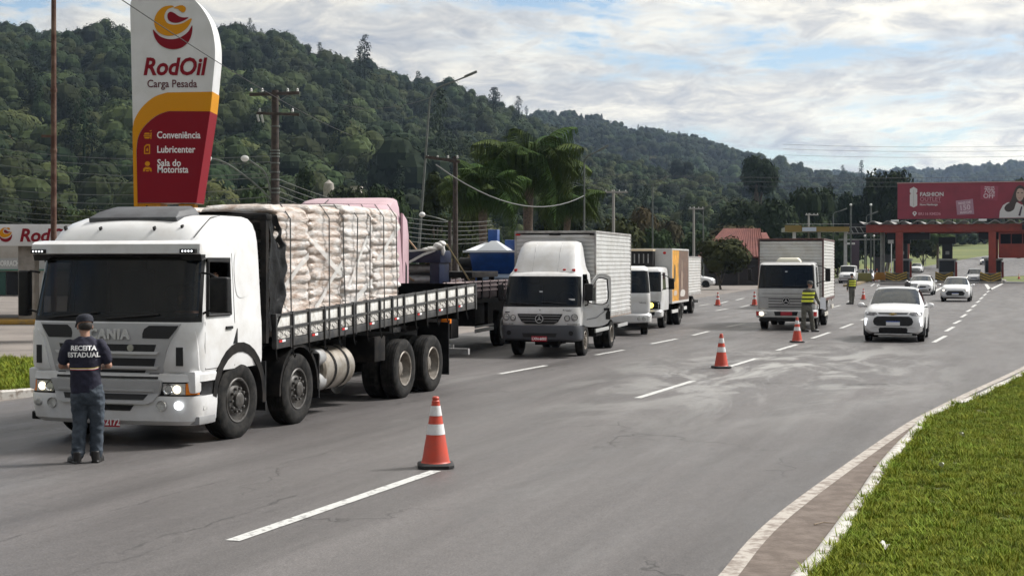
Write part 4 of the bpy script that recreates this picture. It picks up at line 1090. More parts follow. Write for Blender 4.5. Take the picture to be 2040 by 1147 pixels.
for sd in (-1, 1):
    X = sd * 1.25
    for z, h in ((.19, .035), (.385, .035)): part('side_rail', MB().box(X - .02, X + .035 * sd + (.0), 0, LB, z, z + h) if sd > 0 else MB().box(X - .035, X + .02, 0, LB, z, z + h), RAILM, BED, bevel=.004)
    bu = MB().box(-.012, .012, 0.03, bw - .03, .228, .382); bl = MB().box(-.012, .012, .03, bw - .03, .055, .188)
    mu, ml = to_mesh('board', bu, bevel=.004), to_mesh('stamped_board', bl, bevel=.004)
    st = to_mesh('stake', MB().box(-.03, .045, -.025, .025, -.06, .43), bevel=.006)
    rf = to_mesh('reflector', MB().box(-.004, .004, .10, .20, .008, .042)); rf2 = to_mesh('reflector', MB().box(-.004, .004, .20, .30, .008, .042))
    hk = to_mesh('tie_hook', MB().tube([(0, 0, -.06), (0.01, 0, -.2), (.03, .0, -.25), (.045, 0, -.2)], .012, 6))
    relief = MB()
    for y0_ in (.07, .31):      # stamped figure on each lower plate: crossed arcs
        for q in ((0, 1), (1, 0)):
            relief.tube([(.014, y0_ + .17 * t, .122 + (.045 - .16 * (t - .5) ** 2 * 1.0) * (1 if q[0] else -1)) for t in np.linspace(0, 1, 6)], .007, 4)
    rl = to_mesh('stamped_figure', relief)
    for k in range(nb):
        y = k * bw
        link('board', mu, BOARD_W, BED, (X, y, 0)); p_ = link('stamped_board', ml, PLATE_ORN, BED, (X, y, 0))
        if sd > 0: link('stamped_figure', rl, mat('stamped_grey', (.22, .21, .20), .6), BED, (X, y, 0))
        if k % 2 == 0: link('reflector', rf, REDLENS, BED, (X + sd * .025, y, 0)); link('reflector', rf2, PRINT_W, BED, (X + sd * .025, y, 0))
        link('stake', st, RAILM, BED, (X, y, 0), 0 if sd > 0 else math.pi); link('tie_hook', hk, CHASSIS, BED, (X + sd * .02, y, 0), 0 if sd > 0 else math.pi)
for sd in (-1, 1): part('side_lining', MB().box(sd * 1.218 - .006, sd * 1.218 + .006, .05, LB - .05, .04, .40), mat('matt_black_lining', (.006, .006, .006), .9, spec=.05), BED)
part('tail_board', MB().box(-1.25, 1.25, LB - .03, LB, .05, .42), mat('matt_black_lining', (.006, .006, .006), .9, spec=.05), BED)
ft = MB(); ft.loft([[(-1.2 + .05 * math.cos(a) * (1 + .3 * math.sin(y * 5)), y, .47 + .11 * math.sin(a) * (1 + .15 * math.sin(y * 7 + 1))) for a in np.linspace(0, 2 * math.pi, 9)[:-1]] for y in np.linspace(4.6, 8.7, 24)], True, True)
part('rolled_side_tarp', ft, TARP_, BED, 60)
part('end_post', MB().box(1.22, 1.29, LB - .02, LB + .05, -.1, .44), RAILM, BED)
part('cross_member', MB().box(-1.15, 1.15, .6, .7, -.16, -.02).box(-1.15, 1.15, 2.6, 2.7, -.16, -.02).box(-1.15, 1.15, 4.6, 4.7, -.2, -.02).box(-1.15, 1.15, 6.4, 6.5, -.24, -.02).box(-1.15, 1.15, 8.1, 8.2, -.24, -.02), CHASSIS, BED)
part('sub_frame', MB().box(-.45, .45, .1, 8.7, -.3, -.16), CHASSIS, BED)
# ---- wrapped sack pallets
SACK = bpy.data.materials.new('wrapped_sacks'); SACK.use_nodes = True
_nt = SACK.node_tree; _b = _nt.nodes['Principled BSDF']; _b.inputs['Roughness'].default_value = .38; _b.inputs['Coat Weight'].default_value = .25; _b.inputs['Coat Roughness'].default_value = .25
_t = _nt.nodes.new('ShaderNodeTexCoord'); _mp = _nt.nodes.new('ShaderNodeMapping'); _mp.inputs['Scale'].default_value = (1.5, 1.5, 5); _nt.links.new(_t.outputs['Object'], _mp.inputs[0])
_n = _nt.nodes.new('ShaderNodeTexNoise'); _n.inputs['Scale'].default_value = 2.2; _n.inputs['Detail'].default_value = 8; _n.inputs['Roughness'].default_value = .65; _n.inputs['Distortion'].default_value = .6; _nt.links.new(_mp.outputs[0], _n.inputs[0])
_r = _nt.nodes.new('ShaderNodeValToRGB'); _e = _r.color_ramp.elements; _e[0].position = .30; _e[0].color = (.30, .20, .14, 1); _e[1].position = .58; _e[1].color = (.67, .635, .61, 1); _x = _e.new(.43); _x.color = (.52, .43, .37, 1)
_nt.links.new(_n.outputs[0], _r.inputs[0])
_oi = _nt.nodes.new('ShaderNodeObjectInfo'); _ad = _nt.nodes.new('ShaderNodeMath'); _ad.operation = 'MULTIPLY_ADD'; _ad.inputs[1].default_value = .10; _nt.links.new(_oi.outputs['Random'], _ad.inputs[0]); _nt.links.new(_n.outputs[0], _ad.inputs[2])
_sb = _nt.nodes.new('ShaderNodeMath'); _sb.operation = 'SUBTRACT'; _sb.inputs[1].default_value = .05; _nt.links.new(_ad.outputs[0], _sb.inputs[0]); _nt.links.new(_sb.outputs[0], _r.inputs[0]); _nt.links.new(_r.outputs[0], _b.inputs['Base Color'])
_n2 = _nt.nodes.new('ShaderNodeTexNoise'); _n2.inputs['Scale'].default_value = 9; _n2.inputs['Detail'].default_value = 7; _n2.inputs['Distortion'].default_value = 1.2; _nt.links.new(_mp.outputs[0], _n2.inputs[0])
_bp = _nt.nodes.new('ShaderNodeBump'); _bp.inputs['Strength'].default_value = .9; _bp.inputs['Distance'].default_value = .04; _nt.links.new(_n2.outputs[0], _bp.inputs['Height']); _nt.links.new(_bp.outputs[0], _b.inputs['Normal'])
def sack_pallet(seed, wx, wy, h, layers=15):
    mb = MB(); nz = layers * 6; nu = 76; rings = []
    for j in range(nz + 1):
        z = h * j / nz; zz_ = z; ph = (z / h * layers) % 1.0; lay = int(z / h * layers - 1e-6)
        bul = 0.030 * (abs(math.sin(math.pi * ph)) ** 0.6) - .018
        rs = random.Random(seed * 100 + lay); jx, jy = rs.uniform(-.02, .02), rs.uniform(-.02, .02)
        top = 1.0 if z < h - .14 else math.sqrt(max(0.02, 1 - ((z - (h - .14)) / .15) ** 2)) * .15 + .85
        ring = []
        for k in range(nu):
            a = 2 * math.pi * k / nu; c, s_ = math.cos(a), math.sin(a); e = .16
            ux = math.copysign(abs(c) ** e, c); uy = math.copysign(abs(s_) ** e, s_)
            x, y = ux * wx / 2, uy * wy / 2
            zw = z + .05 * mnoise.noise((x * 3 + seed, y * 3, z * 2)); ph2 = (zw / h * layers) % 1.0; bul = .032 * (abs(math.sin(math.pi * ph2)) ** .6) - .02
            nn = mnoise.noise((x * 2.0 + seed * 7, y * 2.0, z * 4.0)) * .05 + mnoise.noise((x * 9, y * 9 + seed * 3, z * 13)) * .022
            seam = -.022 * math.exp(-((abs(y) - .0) / .03) ** 2) if abs(uy) < .5 else 0    # joint between neighbouring sacks
            f = top
            ring.append((x * f + (bul + nn + seam) * ux + jx, y * f + (bul + nn) * uy + jy, z))
        rings.append(ring)
    # gently domed crumpled top
    last = rings[-1]
    for q in (.8, .55, .3, .08):
        rings.append([(x * q, y * q, h + .04 * (1 - q) + mnoise.noise((x * q * 4 + seed, y * q * 4, 9)) * .03) for x, y, z in last])
    mb.loft(rings, True, True); return mb
def hero_pt(x, y, z): return HERO.matrix_basis @ Vector((x, y, z))
Mh = Matrix.Translation(HERO.location) @ Matrix.Rotation(-R(17.4), 4, 'Z')
ords = ['first', 'second', 'third', 'last']
looks = ['partly under the black tarp', 'tallest looking and brownest', 'with a slanting white wrap', 'at the tail end, palest']
for i in range(4):
    for row, xx in ((0, .64), (1, -.62)):
        y = 2.95 + i * 1.22
        o = part('sack_pallet', sack_pallet(3 + i * 2 + row, 1.20, 1.20, 1.90 - .05 * (i == 3) - .03 * row), SACK, None, 60)
        o.matrix_world = Mh @ Matrix.Translation((xx, y, 1.30 + .036 * (y - 2.28)))
        if row == 0: tag(o, '%s wrapped sack pallet from the white cab, near row, %s' % (ords[i], ['half under the black tarp', 'brownest of the row', 'mostly whitish', 'at the end of the load']  [i]), 'pallet', 'wrapped sack pallets on the flatbed')
        else: tag(o, '%s wrapped sack pallet from the cab in the far row, only its top showing' % ords[i], 'pallet', 'wrapped sack pallets on the flatbed')
FILM = mat('stretch_film', (.78, .77, .76), .25, alpha=.55, coat=.3)
for i, (y, z0, z1, dy) in enumerate(((4.17, .25, .95, 1.0), (4.17, 1.25, .75, 1.05), (5.39, .5, 1.5, 1.0), (5.39, .2, .6, 1.0), (6.6, .9, 1.5, 1.0), (2.98, .6, 1.1, .9))):
    q = MB(); q.grid([[(1.27 + .012 * math.sin(7 * u), y - dy / 2 + dy * u, 1.32 + z0 + (z1 - z0) * u + w_ + .036 * (y - 2.28)) for w_ in (0, .05, .10)] for u in np.linspace(0, 1, 9)])
    o = part('film_band', q, FILM); o.parent = [p for p in COL.objects if p.name.startswith('sack_pallet') and abs((Mh.inverted() @ p.matrix_basis.translation).y - (2.95 + round((y - 2.95) / 1.22) * 1.22)) < .1 and (Mh.inverted() @ p.matrix_basis.translation).x > 0][0]
    o.matrix_parent_inverse = o.parent.matrix_basis.inverted(); o.matrix_basis = Mh
# lashing straps over the load
STRAP = mat('black_webbing', (0.02, 0.018, 0.018), 0.8)
for i, y in enumerate((2.78, 4.12, 4.72, 5.15, 5.72, 6.35, 6.95)):
    zb = 1.25 + .036 * (y - 2.28); zt = 3.235 + .036 * (y - 2.28)
    dx = (0, .02, -.05, .1, .05, 0, -.03)[i]
    pts_ = [(-1.27, y, zb + .1), (-1.26, y, zt - .25), (-1.1, y, zt), (0, y + dx, zt + .03), (1.12, y + dx, zt), (1.285, y + dx, zt - .22), (1.29, y + dx * .6, (zb + zt) / 2), (1.30, y, zb + .42), (1.305, y, zb - .12)]
    sb = MB(); rr = []
    for p in pts_: rr.append([(p[0], p[1] - .018, p[2]), (p[0], p[1] + .018, p[2])])
    sb.grid(rr); sb.grid([[(a[0] * 1.004, a[1], a[2] + .003), (b[0] * 1.004, b[1], b[2] + .003)] for a, b in rr])
    o = part('lashing_strap', sb, STRAP); o.matrix_world = Mh
    tag(o, '%s black lashing strap from the cab over the wrapped sacks' % ['first', 'second', 'third', 'fourth', 'fifth', 'sixth', 'seventh'][i], 'strap', 'lashing straps over the sacks')
# black tarp bunched behind the cab
TARP = mat('black_tarp', (0.010, 0.010, 0.011), 0.42, col2=(0.018, 0.018, 0.019), nscale=4, bump=.8, bscale=9, spec=.2)
tm = MB(); rows_ = []
for j in range(28):
    t = j / 27; z = 1.42 + 1.66 * t
    wdt = interp([(0, .16), (.1, .3), (.2, .36), (.3, .52), (.42, .5), (.55, .66), (.65, .56), (.74, .6), (.8, .42), (.88, .5), (.93, .34), (1, .2)], t)
    row_ = []
    for k in range(15):
        s_ = k / 14
        fold = mnoise.noise((s_ * 5, t * 3.0, 1.2)) * .09 + .035 * math.sin(s_ * 16 + t * 3)
        row_.append((1.27 + fold * (.4 + .6 * s_), 2.14 + wdt * s_ + .05 * mnoise.noise((t * 6, s_ * 2, 4)), z + .04 * mnoise.noise((s_ * 4, t * 4, 8))))
    rows_.append(row_)
for j in range(8):       # folded over the top of the headboard
    t = (j + 1) / 8; base = rows_[27]
    rows_.append([(1.25 - 2.5 * t + .02 * math.sin(9 * t + k), p[1] * (1) + .03 * math.sin(k * 2.2 + j), 3.10 + .05 * mnoise.noise((t * 5, k * .4, 2))) for k, p in enumerate(base)])
tm.grid(rows_); o = part('tarpaulin', tm, TARP, None, 70); o.matrix_world = Mh
tag(o, 'crumpled black tarpaulin hanging behind the white cab of the flatbed truck', 'tarpaulin')
# ------------------------------------------------------------------ other trucks
ALU = mat('bare_aluminium_ribs', (0.62, 0.62, 0.61), 0.42, 0.25, col2=(0.52, 0.51, 0.49), nscale=2.5)
ALU_DIRTY = mat('dirty_aluminium_ribs', (0.60, 0.595, 0.58), 0.42, 0.2, col2=(0.52, 0.50, 0.47), nscale=3.0)
TRIM_GREY = mat('grey_trim', (0.40, 0.39, 0.38), 0.5, 0.2, col2=(0.26, 0.24, 0.22), nscale=5)
TRIM_BROWN = mat('maroon_trim', (0.075, 0.03, 0.03), 0.5, col2=(0.12, 0.06, 0.05), nscale=5)
SILVERP = mat('silver_cab_paint', (0.46, 0.46, 0.455), 0.36, 0.2, col2=(0.41, 0.405, 0.40), nscale=2.5, coat=0.2)
TRUCKW = mat('white_cab_paint', (0.66, 0.66, 0.66), 0.35, col2=(0.56, 0.55, 0.53), nscale=2.2, coat=0.3)
def side_glass(root, cab, y0, y1, z0, z1, name='door_window'):
    for sd in (-1, 1):
        def X_(z): return sd * (float(np.interp(z, [l[0] for l in cab.levels], [l[1] / 2 for l in cab.levels])) + .006)
        g = MB(); g.v = [(X_(z0), y0, z0), (X_(z0), y1, z0), (X_(z1), y1, z1), (X_(z1), y0 + .08, z1)]; g.f = [(0, 1, 2, 3)]
        part(name, g, GLASS, root)
def truck_rig(root, w, wb, ya, r, ylen, rim=RIM_TAN, hub=None, dual=True, tw=.22):
    for sd in (-1, 1):
        wheel(root, sd * (w / 2 - tw / 2 - .04), ya, r, tw, 'front', rim, 0, hub)
        wheel(root, sd * (w / 2 - tw / 2), ya + wb, r, tw, 'rear', rim, 0, hub)
        if dual: wheel(root, sd * (w / 2 - tw * 1.65), ya + wb, r, tw, 'rear', rim, 0, hub)
        part('mudflap', MB().box(sd * (w / 2 - .5), sd * (w / 2 - .01), ya + wb + r + .12, ya + wb + r + .14, .22, r * 1.6), BLACKP, root)
    c = MB()
    for x in (-.38, .31): c.box(x, x + .07, ya - .5, ylen, r * 1.25, r * 1.25 + .2)
    for y in (ya, ya + wb): c.box(-w / 2 + .2, w / 2 - .2, y - .06, y + .06, r - .07, r + .07)
    c.box(-.3, .3, ya - .4, ya + .6, r * .7, r * 1.25)
    part('chassis', c, CHASSIS, root)
def shell(root, cab, classify, paint, sm=30):
    P = cab.parts(classify)
    P['cab_shell'].add(cab.rings[-1], [tuple(range(cab.n))])
    bk = [r_[0] for r_ in cab.rings] + [r_[-1] for r_ in cab.rings][::-1]
    P['cab_shell'].add(bk, [tuple(range(len(bk)))])
    for nm, mb in P.items():
        m = {'windscreen': GLASS, 'windscreen_surround': BLACKP, 'bumper': GREYP}.get(nm, paint)
        part(nm, mb, m, root, sm if nm != 'windscreen' else 60, merge=True)

# ---- white box truck with wind fairing and open door
T = thing('box_truck', 'white box truck with roof fairing and open cab door, ribbed aluminium body', 'truck', (.70, 36.6, 0), -R(14.5))
acab = Cab([(.80, 2.02, .02, .20, .05), (.98, 2.05, -.03, .20, .06), (1.16, 2.05, .0, .20, .06), (1.27, 2.04, .05, .20, .06), (1.32, 2.03, .075, .2, .06), (1.70, 1.98, .24, .19, .06), (2.04, 1.92, .40, .18, .05), (2.09, 1.90, .44, .20, .05), (2.15, 1.84, .54, .22, .05), (2.19, 1.7, .66, .25, .05)], [.46, .55, 1.25, 1.62], nf=6, na=5)
def a_class(j, sd, zone, i):
    if zone in ('front', 'corner') and 4 <= j <= 5 and (zone == 'front' or i <= 3): return 'windscreen'
    if zone == 'corner' and 4 <= j <= 5 and i <= 4: return 'windscreen_surround'
    if zone in ('front', 'corner') and j in (3,) and (zone == 'front' or i <= 4): return 'windscreen_surround'
    if zone == 'side' and sd > 0 and i in (1, 2) and j < 7: return None          # open door way
    return 'cab_shell'
shell(T, acab, a_class, TRUCKW)
interior(T, 1.9, .3, 1.6, 1.05, 2.05)
al = Cab([(.42, 1.95, .03, .22, .05), (.47, 2.06, -.06, .22, .06), (.72, 2.08, -.07, .22, .06), (.81, 2.06, -.03, .22, .06)], [.40, .50], nf=8, na=5)
part('bumper', al.parts(lambda j, s, z, i: 'b')['b'], mat('dark_grey_bumper', (0.045, 0.048, 0.056), .5), T, 35, merge=True)
part('bumper_intake', al.panel([(.62, -.45, .45), (.52, -.42, .42)], -.006, 8, .02), GRILLE_D, T)
for sd in (-1, 1):
    part('fog_recess', MB().disc((sd * .80, al.yfront(.8, .6) - .004, .62), .06, 'y', 16, .01), BLACKP, T)
    for x, rr in ((.70, .065), (.88, .075)):
        h_ = part('headlamp', MB().lathe([(.001, -.012), (rr * .7, -.016), (rr, 0)], (sd * x, acab.yfront(x, 1.0) - .008, .995 + .02 * (x > .8)), 'y', 18), LAMPGLASS, T, 40)
        part('lamp_rim', MB().lathe([(rr, -.01), (rr * 1.14, -.01), (rr * 1.14, .01)], (sd * x, acab.yfront(x, 1.0) - .006, .995 + .02 * (x > .8)), 'y', 18), BLACKP, h_)
    part('indicator', acab.panel([(.865, *((.70, .99) if sd > 0 else (-.99, -.70))), (.825, *((.70, .99) if sd > 0 else (-.99, -.70)))], -.012, 6, .02), LAMPGLASS, T)
part('grille', acab.panel([(1.10, -.58, .58), (1.04, -.555, .555), (.90, -.47, .47), (.845, -.36, .36)], -.02, 12, .03), GRILLE_D, T, 40)
for z, w_ in ((1.06, .53), (.99, .50), (.92, .45)): part('grille_bar', acab.panel([(z, -w_, w_), (z - .014, -w_, w_)], -.032, 10, .014), GREYP, T)
star_badge(T, 0, acab.yfront(0, .97) - .045, .975, .105)
lettering('model_script', 'Accelo', PRINT_B, T, (.68, acab.yfront(.65, 1.2) - .012, 1.19), size=.085, shear=.25, extrude=.001)
part('brand_chip', MB().box(-.92, -.77, acab.yfront(.85, 1.14) - .006, acab.yfront(.85, 1.14), 1.125, 1.15), PRINT_B, T)
part('centre_emblem', MB().disc((0, acab.yfront(0, 1.2) - .006, 1.195), .022, 'y', 12, .01), SILVER, T)
red_plate(T, al.yfront(0, .5) - .004, .475, 'LXN-6003', .0, .40, .13, .088)
wiper(T, acab, -.82, 1.36, -.12, 1.34); wiper(T, acab, .02, 1.40, .66, 1.36)
part('screen_sticker', MB().box(.70, .86, acab.yfront(.8, 1.46) - .01, acab.yfront(.8, 1.46) - .006, 1.44, 1.48), PRINT_W, T)
part('toll_tag', MB().box(-.06, .02, acab.yfront(0, 1.66) - .01, acab.yfront(0, 1.66) - .006, 1.64, 1.67), PRINT_W, T)
# wind fairing
fm = MB(); rings = []
for z, hw, yf_, yb_ in ((2.14, .92, .55, 1.55), (2.3, .86, .66, 1.55), (2.55, .82, .80, 1.55), (2.78, .79, 1.0, 1.56), (2.9, .74, 1.18, 1.57), (2.945, .62, 1.34, 1.58)):
    rc = min(.26, hw * .4); ring = [(-hw, yb_, z)]
    for a in np.linspace(math.pi, math.pi / 2, 6): ring.append((-hw + rc + rc * math.cos(a), yf_ + rc - rc * math.sin(a), z))
    for a in np.linspace(math.pi / 2, 0, 6): ring.append((hw - rc + rc * math.cos(a), yf_ + rc - rc * math.sin(a), z))
    ring.append((hw, yb_, z)); rings.append(ring)
fm.loft(rings, True, True)
wf = part('wind_fairing', fm, TRUCKW, T, 50)
for x in (-.33, .33): part('fairing_seam', MB().tube([(x, .56, 2.16), (x, .665, 2.3), (x, .80, 2.55), (x, 1.0, 2.78), (x, 1.18, 2.9)], .006, 4), GREYP, wf)
for x in (-.78, .5, .74): part('roof_marker', MB().box(x - .04, x + .04, .58, .66, 2.16, 2.23), REDLENS, T, bevel=.015)
mirror(T, -1.12, .42, 1.62, .13, .42, (-.98, .4, 1.9, 1.4))
# open door swung outwards, with window frame, mirror
D = bpy.data.objects.new('open_door', None); COL.objects.link(D); D.parent = T; D.location = (1.0, .46, 0); D.rotation_euler = (0, 0, R(-62)); D.empty_display_size = .1
dm = MB()
outer = smoothpoly([(0, .82), (.55, .80), (.72, .98), (.74, 1.35), (.74, 1.85), (.70, 2.05), (.36, 2.07), (.05, 1.45)], 4)
win = smoothpoly([(.12, 1.38), (.64, 1.36), (.66, 1.9), (.62, 1.98), (.38, 1.99), (.2, 1.66)], 4)
def ring_plate(mb, o_, i_, x0, x1):
    o_, i_ = resamp(o_ + o_[:1], 49)[:-1], resamp(i_ + i_[:1], 49)[:-1]
    # align starts
    rings_ = [[(x0, *p) for p in o_], [(x1, *p) for p in o_], [(x1, *p) for p in i_], [(x0, *p) for p in i_], [(x0, *p) for p in o_]]
    mb.loft(rings_, True, False)
ring_plate(dm, outer, win, -.03, .035)
part('door_panel', dm, TRUCKW, D, 35)
wm = MB(); wm.tube([(.0, *p) for p in win + win[:1]], .028, 5); part('window_seal', wm, BLACKP, D, 40)
part('quarter_light', MB().box(-.006, .006, .16, .34, 1.42, 1.75), GLASS_CLEAR, D)
part('door_sweep', MB().tube([(.042, .1, .95), (.045, .35, 1.0), (.045, .56, 1.15), (.043, .68, 1.32)], .012, 5), GREYP, D, 40)
part('door_handle', MB().box(.03, .06, .55, .70, 1.18, 1.24), BLACKP, D, bevel=.01)
part('door_vent', MB().prism([(.60, .95), (.72, .95), (.72, 1.15), (.66, 1.2), (.60, 1.1)], 'x', .036, .045), BLACKP, D)
mm_ = part('mirror', MB().box(.06, .20, .02, .22, 1.42, 1.86), BLACKP, D, bevel=.035, seg=3)
part('mirror_arm', MB().tube([(.0, .02, 1.95), (.12, .1, 1.95), (.13, .12, 1.84)], .015, 6).tube([(0, .05, 1.3), (.12, .1, 1.32), (.13, .12, 1.44)], .018, 6), BLACKP, mm_)
box_body(T, 2.20, 1.72, 7.05, .90, 3.22, ALU, TRIM_GREY, pitch=.105)
part('roof_lamp', MB().box(-.15, .15, 1.685, 1.712, 3.10, 3.14), BLACKP, T)
for sd in (-1, 1): part('corner_lamp', MB().box(sd * 1.0 - .06, sd * 1.0 + .06, 1.68, 1.712, 3.10, 3.14), REDLENS if sd < 0 else BLACKP, T)
truck_rig(T, 1.98, 3.45, 1.12, .40, 6.9, RIM_TAN, None, True, .22)
part('front_fender', MB().box(.62, .98, .62, 1.66, .80, .98).box(.75, .99, .45, .62, .42, .82), BLACKP, T, bevel=.03)
part('front_fender', MB().box(-.98, -.62, .62, 1.66, .80, .98), BLACKP, T, bevel=.03)
GUARD = mat('grey_side_guard', (0.42, 0.42, 0.41), .5, .3)
part('side_guard', MB().box(1.02, 1.06, 1.9, 3.75, .55, .64).box(1.02, 1.06, 5.15, 6.7, .55, .64), GUARD, T, bevel=.006)
part('fuel_tank', MB().box(.5, 1.0, 2.3, 3.2, .42, .78), CHASSIS, T, bevel=.08)
part('rust_strip', MB().box(1.092, 1.106, 1.8, 7.0, .885, .905), mat('rusty_edge', (.18, .09, .05), .9, col2=(.35, .3, .25), nscale=8), T)

# ---- silver box truck further back in the next lane
T = thing('box_truck', 'silver box truck with round star grille, checked by an officer beside it', 'truck', (at(1566, 51.4), 51.4, 0), -R(16.5))
scab = Cab([(.72, 2.02, .04, .16, .05), (.90, 2.06, .0, .16, .05), (1.30, 2.06, .0, .15, .05), (1.47, 2.05, .02, .14, .05), (1.50, 2.05, .03, .13, .05), (1.9, 2.0, .14, .13, .05), (2.26, 1.95, .24, .13, .05), (2.31, 1.93, .27, .14, .05), (2.37, 1.86, .36, .18, .05), (2.40, 1.7, .5, .2, .05)], [.36, .46, 1.2, 1.6], nf=6, na=4)
def s_class(j, sd, zone, i):
    if zone in ('front', 'corner') and 4 <= j <= 5 and (zone == 'front' or i <= 1): return 'windscreen'
    if zone in ('front', 'corner') and 3 <= j <= 6 and (zone == 'front' or i <= 2): return 'windscreen_surround'
    return 'cab_shell'
shell(T, scab, s_class, SILVERP)
interior(T, 1.9, .2, 1.55, 1.2, 2.2)
side_glass(T, scab, .46, 1.15, 1.52, 2.22)
part('white_brow', scab.panel([(2.345, -.9, .9), (2.30, -.95, .95)], -.03, 10, .03), TRUCKW, T)
sl = Cab([(.42, 2.0, .06, .2, .05), (.46, 2.14, -.06, .2, .05), (.66, 2.16, -.08, .2, .05), (.72, 2.12, -.04, .2, .05)], [.34, .4], nf=8, na=5)
part('bumper', sl.parts(lambda j, s, z, i: 'b')['b'], mat('pale_bumper', (.55, .55, .54), .5, col2=(.42, .41, .40), nscale=3), T, 35, merge=True)
part('bumper_lip', MB().box(-.95, .95, .0, .25, .30, .42), BLACKP, T, bevel=.03)
for z in (.80, .89, 1.0, 1.09): part('grille_slot', scab.panel([(z + .03, -.62, .62), (z, -.62, .62)], -.006, 8, .012), GRILLE_D, T)
part('grille_ridge', scab.panel([(1.30, -.98, .98), (1.28, -.98, .98)], -.012, 10, .02), mat('grey_line', (.2, .2, .2), .5), T)
part('grille_ridge', scab.panel([(1.16, -.95, .95), (1.145, -.95, .95)], -.012, 10, .02), mat('grey_line', (.2, .2, .2), .5), T)
star_badge(T, 0, -.05, 1.03, .125)
for sd in (-1, 1):
    l_ = MB().ell((sd * .86, sl.yfront(.86, .58) - .01, .575), (.085, .03, .075)); part('headlamp', l_, LIGHT_ON if sd < 0 else LAMPGLASS, T, 40)
    part('inner_lamp', MB().ell((sd * .70, sl.yfront(.70, .58) - .01, .575), (.055, .02, .055)), LAMPGLASS, T, 40)
    part('indicator', sl.panel([(.65, *((.96, 1.06) if sd > 0 else (-1.06, -.96))), (.5, *((.96, 1.06) if sd > 0 else (-1.06, -.96)))], -.008, 4, .02), REDLENS, T)
part('plate_recess', sl.panel([(.655, -.42, .42), (.515, -.38, .38)], -.006, 8, .015), BLACKP, T)
red_plate(T, sl.yfront(0, .58) - .02, .585, '', .02, .40, .13, .09)
wiper(T, scab, -.85, 1.53, -.1, 1.6); wiper(T, scab, .0, 1.53, .7, 1.58)
part('toll_tag', MB().box(-.05, .03, scab.yfront(0, 2.05) - .01, scab.yfront(0, 2.05) - .006, 2.05, 2.08), PRINT_W, T)
rs_ = MB(); rs_.loft([[(-.45, .75, 2.38), (.45, .75, 2.38), (.45, 1.2, 2.38), (-.45, 1.2, 2.38)], [(-.40, .74, 2.47), (.40, .74, 2.47), (.42, 1.2, 2.47), (-.42, 1.2, 2.47)], [(-.32, .8, 2.55), (.32, .8, 2.55), (.34, 1.15, 2.56), (-.34, 1.15, 2.56)]])
part('roof_cooler', rs_, mat('cream_plastic', (.66, .63, .52), .5), T, bevel=.03)
mirror(T, 1.42, .34, 1.95, .18, .46, (1.0, .34, 2.3, 1.62)); mirror(T, -1.32, .34, 1.95, .12, .42, (-1.0, .34, 2.3, 1.62))
box_body(T, 2.36, 1.66, 7.1, .98, 3.26, ALU_DIRTY, TRIM_BROWN, pitch=.115)
truck_rig(T, 2.1, 3.6, 1.15, .43, 6.9, RIM_DARK, None, True, .24)
part('front_fender', MB().box(.70, 1.06, .62, 1.7, .84, 1.06).prism([(.55, .45), (.62, .45), (.62, 1.0), (.55, 1.0)], 'x', .7, 1.06), SILVERP, T, bevel=.02)
part('front_fender', MB().box(-1.06, -.70, .62, 1.7, .84, 1.06), SILVERP, T, bevel=.02)
for z, y0, y1 in ((.42, 2.5, 4.0), (.75, 2.2, 2.7), (.86, 4.0, 4.3), (.9, 5.9, 6.4), (.6, 5.8, 6.9)):
    part('side_guard', MB().box(1.12, 1.16, y0, y1, z, z + .14), mat('worn_white_board', (.55, .53, .47), .7, col2=(.3, .27, .23), nscale=9), T)
part('tank', MB().box(.5, 1.08, 2.1, 3.6, .45, .85), CHASSIS, T, bevel=.06)

# ---- plain white cab just behind the fairing truck
T = thing('flatbed_truck', 'plain white truck cab tucked behind the open-door box truck', 'truck', (at(1233, 47.4), 47.4, 0), -R(4))
vcab = Cab([(.72, 2.0, .04, .18, .06), (.95, 2.06, .0, .18, .06), (1.35, 2.05, .03, .18, .06), (1.39, 2.04, .04, .18, .06), (1.8, 1.98, .2, .17, .06), (2.12, 1.92, .34, .17, .06), (2.17, 1.9, .38, .18, .05), (2.24, 1.82, .5, .2, .05), (2.27, 1.7, .6, .2, .05)], [.45, .55, 1.2, 1.6], nf=5, na=4)
def v_class(j, sd, zone, i):
    if zone in ('front', 'corner') and 3 <= j <= 4 and (zone == 'front' or i <= 2): return 'windscreen'
    if zone in ('front', 'corner') and 2 < j <= 5 and (zone == 'front' or i <= 3) and j != 5: return 'windscreen_surround'
    return 'cab_shell'
shell(T, vcab, v_class, TRUCKW); interior(T, 1.9, .2, 1.55, 1.1, 2.1); side_glass(T, vcab, .55, 1.15, 1.42, 2.08)
vl = Cab([(.40, 2.0, .04, .26, .06), (.45, 2.12, -.06, .26, .06), (.66, 2.14, -.10, .26, .06), (.73, 2.1, -.04, .26, .06)], [.42, .5], nf=6, na=5)
part('bumper', vl.parts(lambda j, s, z, i: 'b')['b'], TRUCKW, T, 35, merge=True)
for sd in (-1, 1):
    for x in (.66, .82): part('headlamp', MB().lathe([(.001, -.012), (.055, -.014), (.075, 0)], (sd * x, vl.yfront(x, .57) - .006, .57), 'y', 16), LAMPGLASS, T, 40)
lettering('model_script', 'Delivery', PRINT_B, T, (.75, vcab.yfront(.75, 1.1) - .012, 1.08), size=.075, shear=.25, extrude=.001)
part('lower_skirt', MB().box(-.95, .95, .05, .5, .28, .42), CHASSIS, T)
truck_rig(T, 2.0, 3.3, 1.2, .43, 4.8, RIM_DARK, None, False, .24)
part('load_deck', MB().box(-1.02, 1.02, 1.7, 4.7, .86, .98).box(-1.02, 1.02, 1.7, 1.76, .98, 1.6), CHASSIS, T)

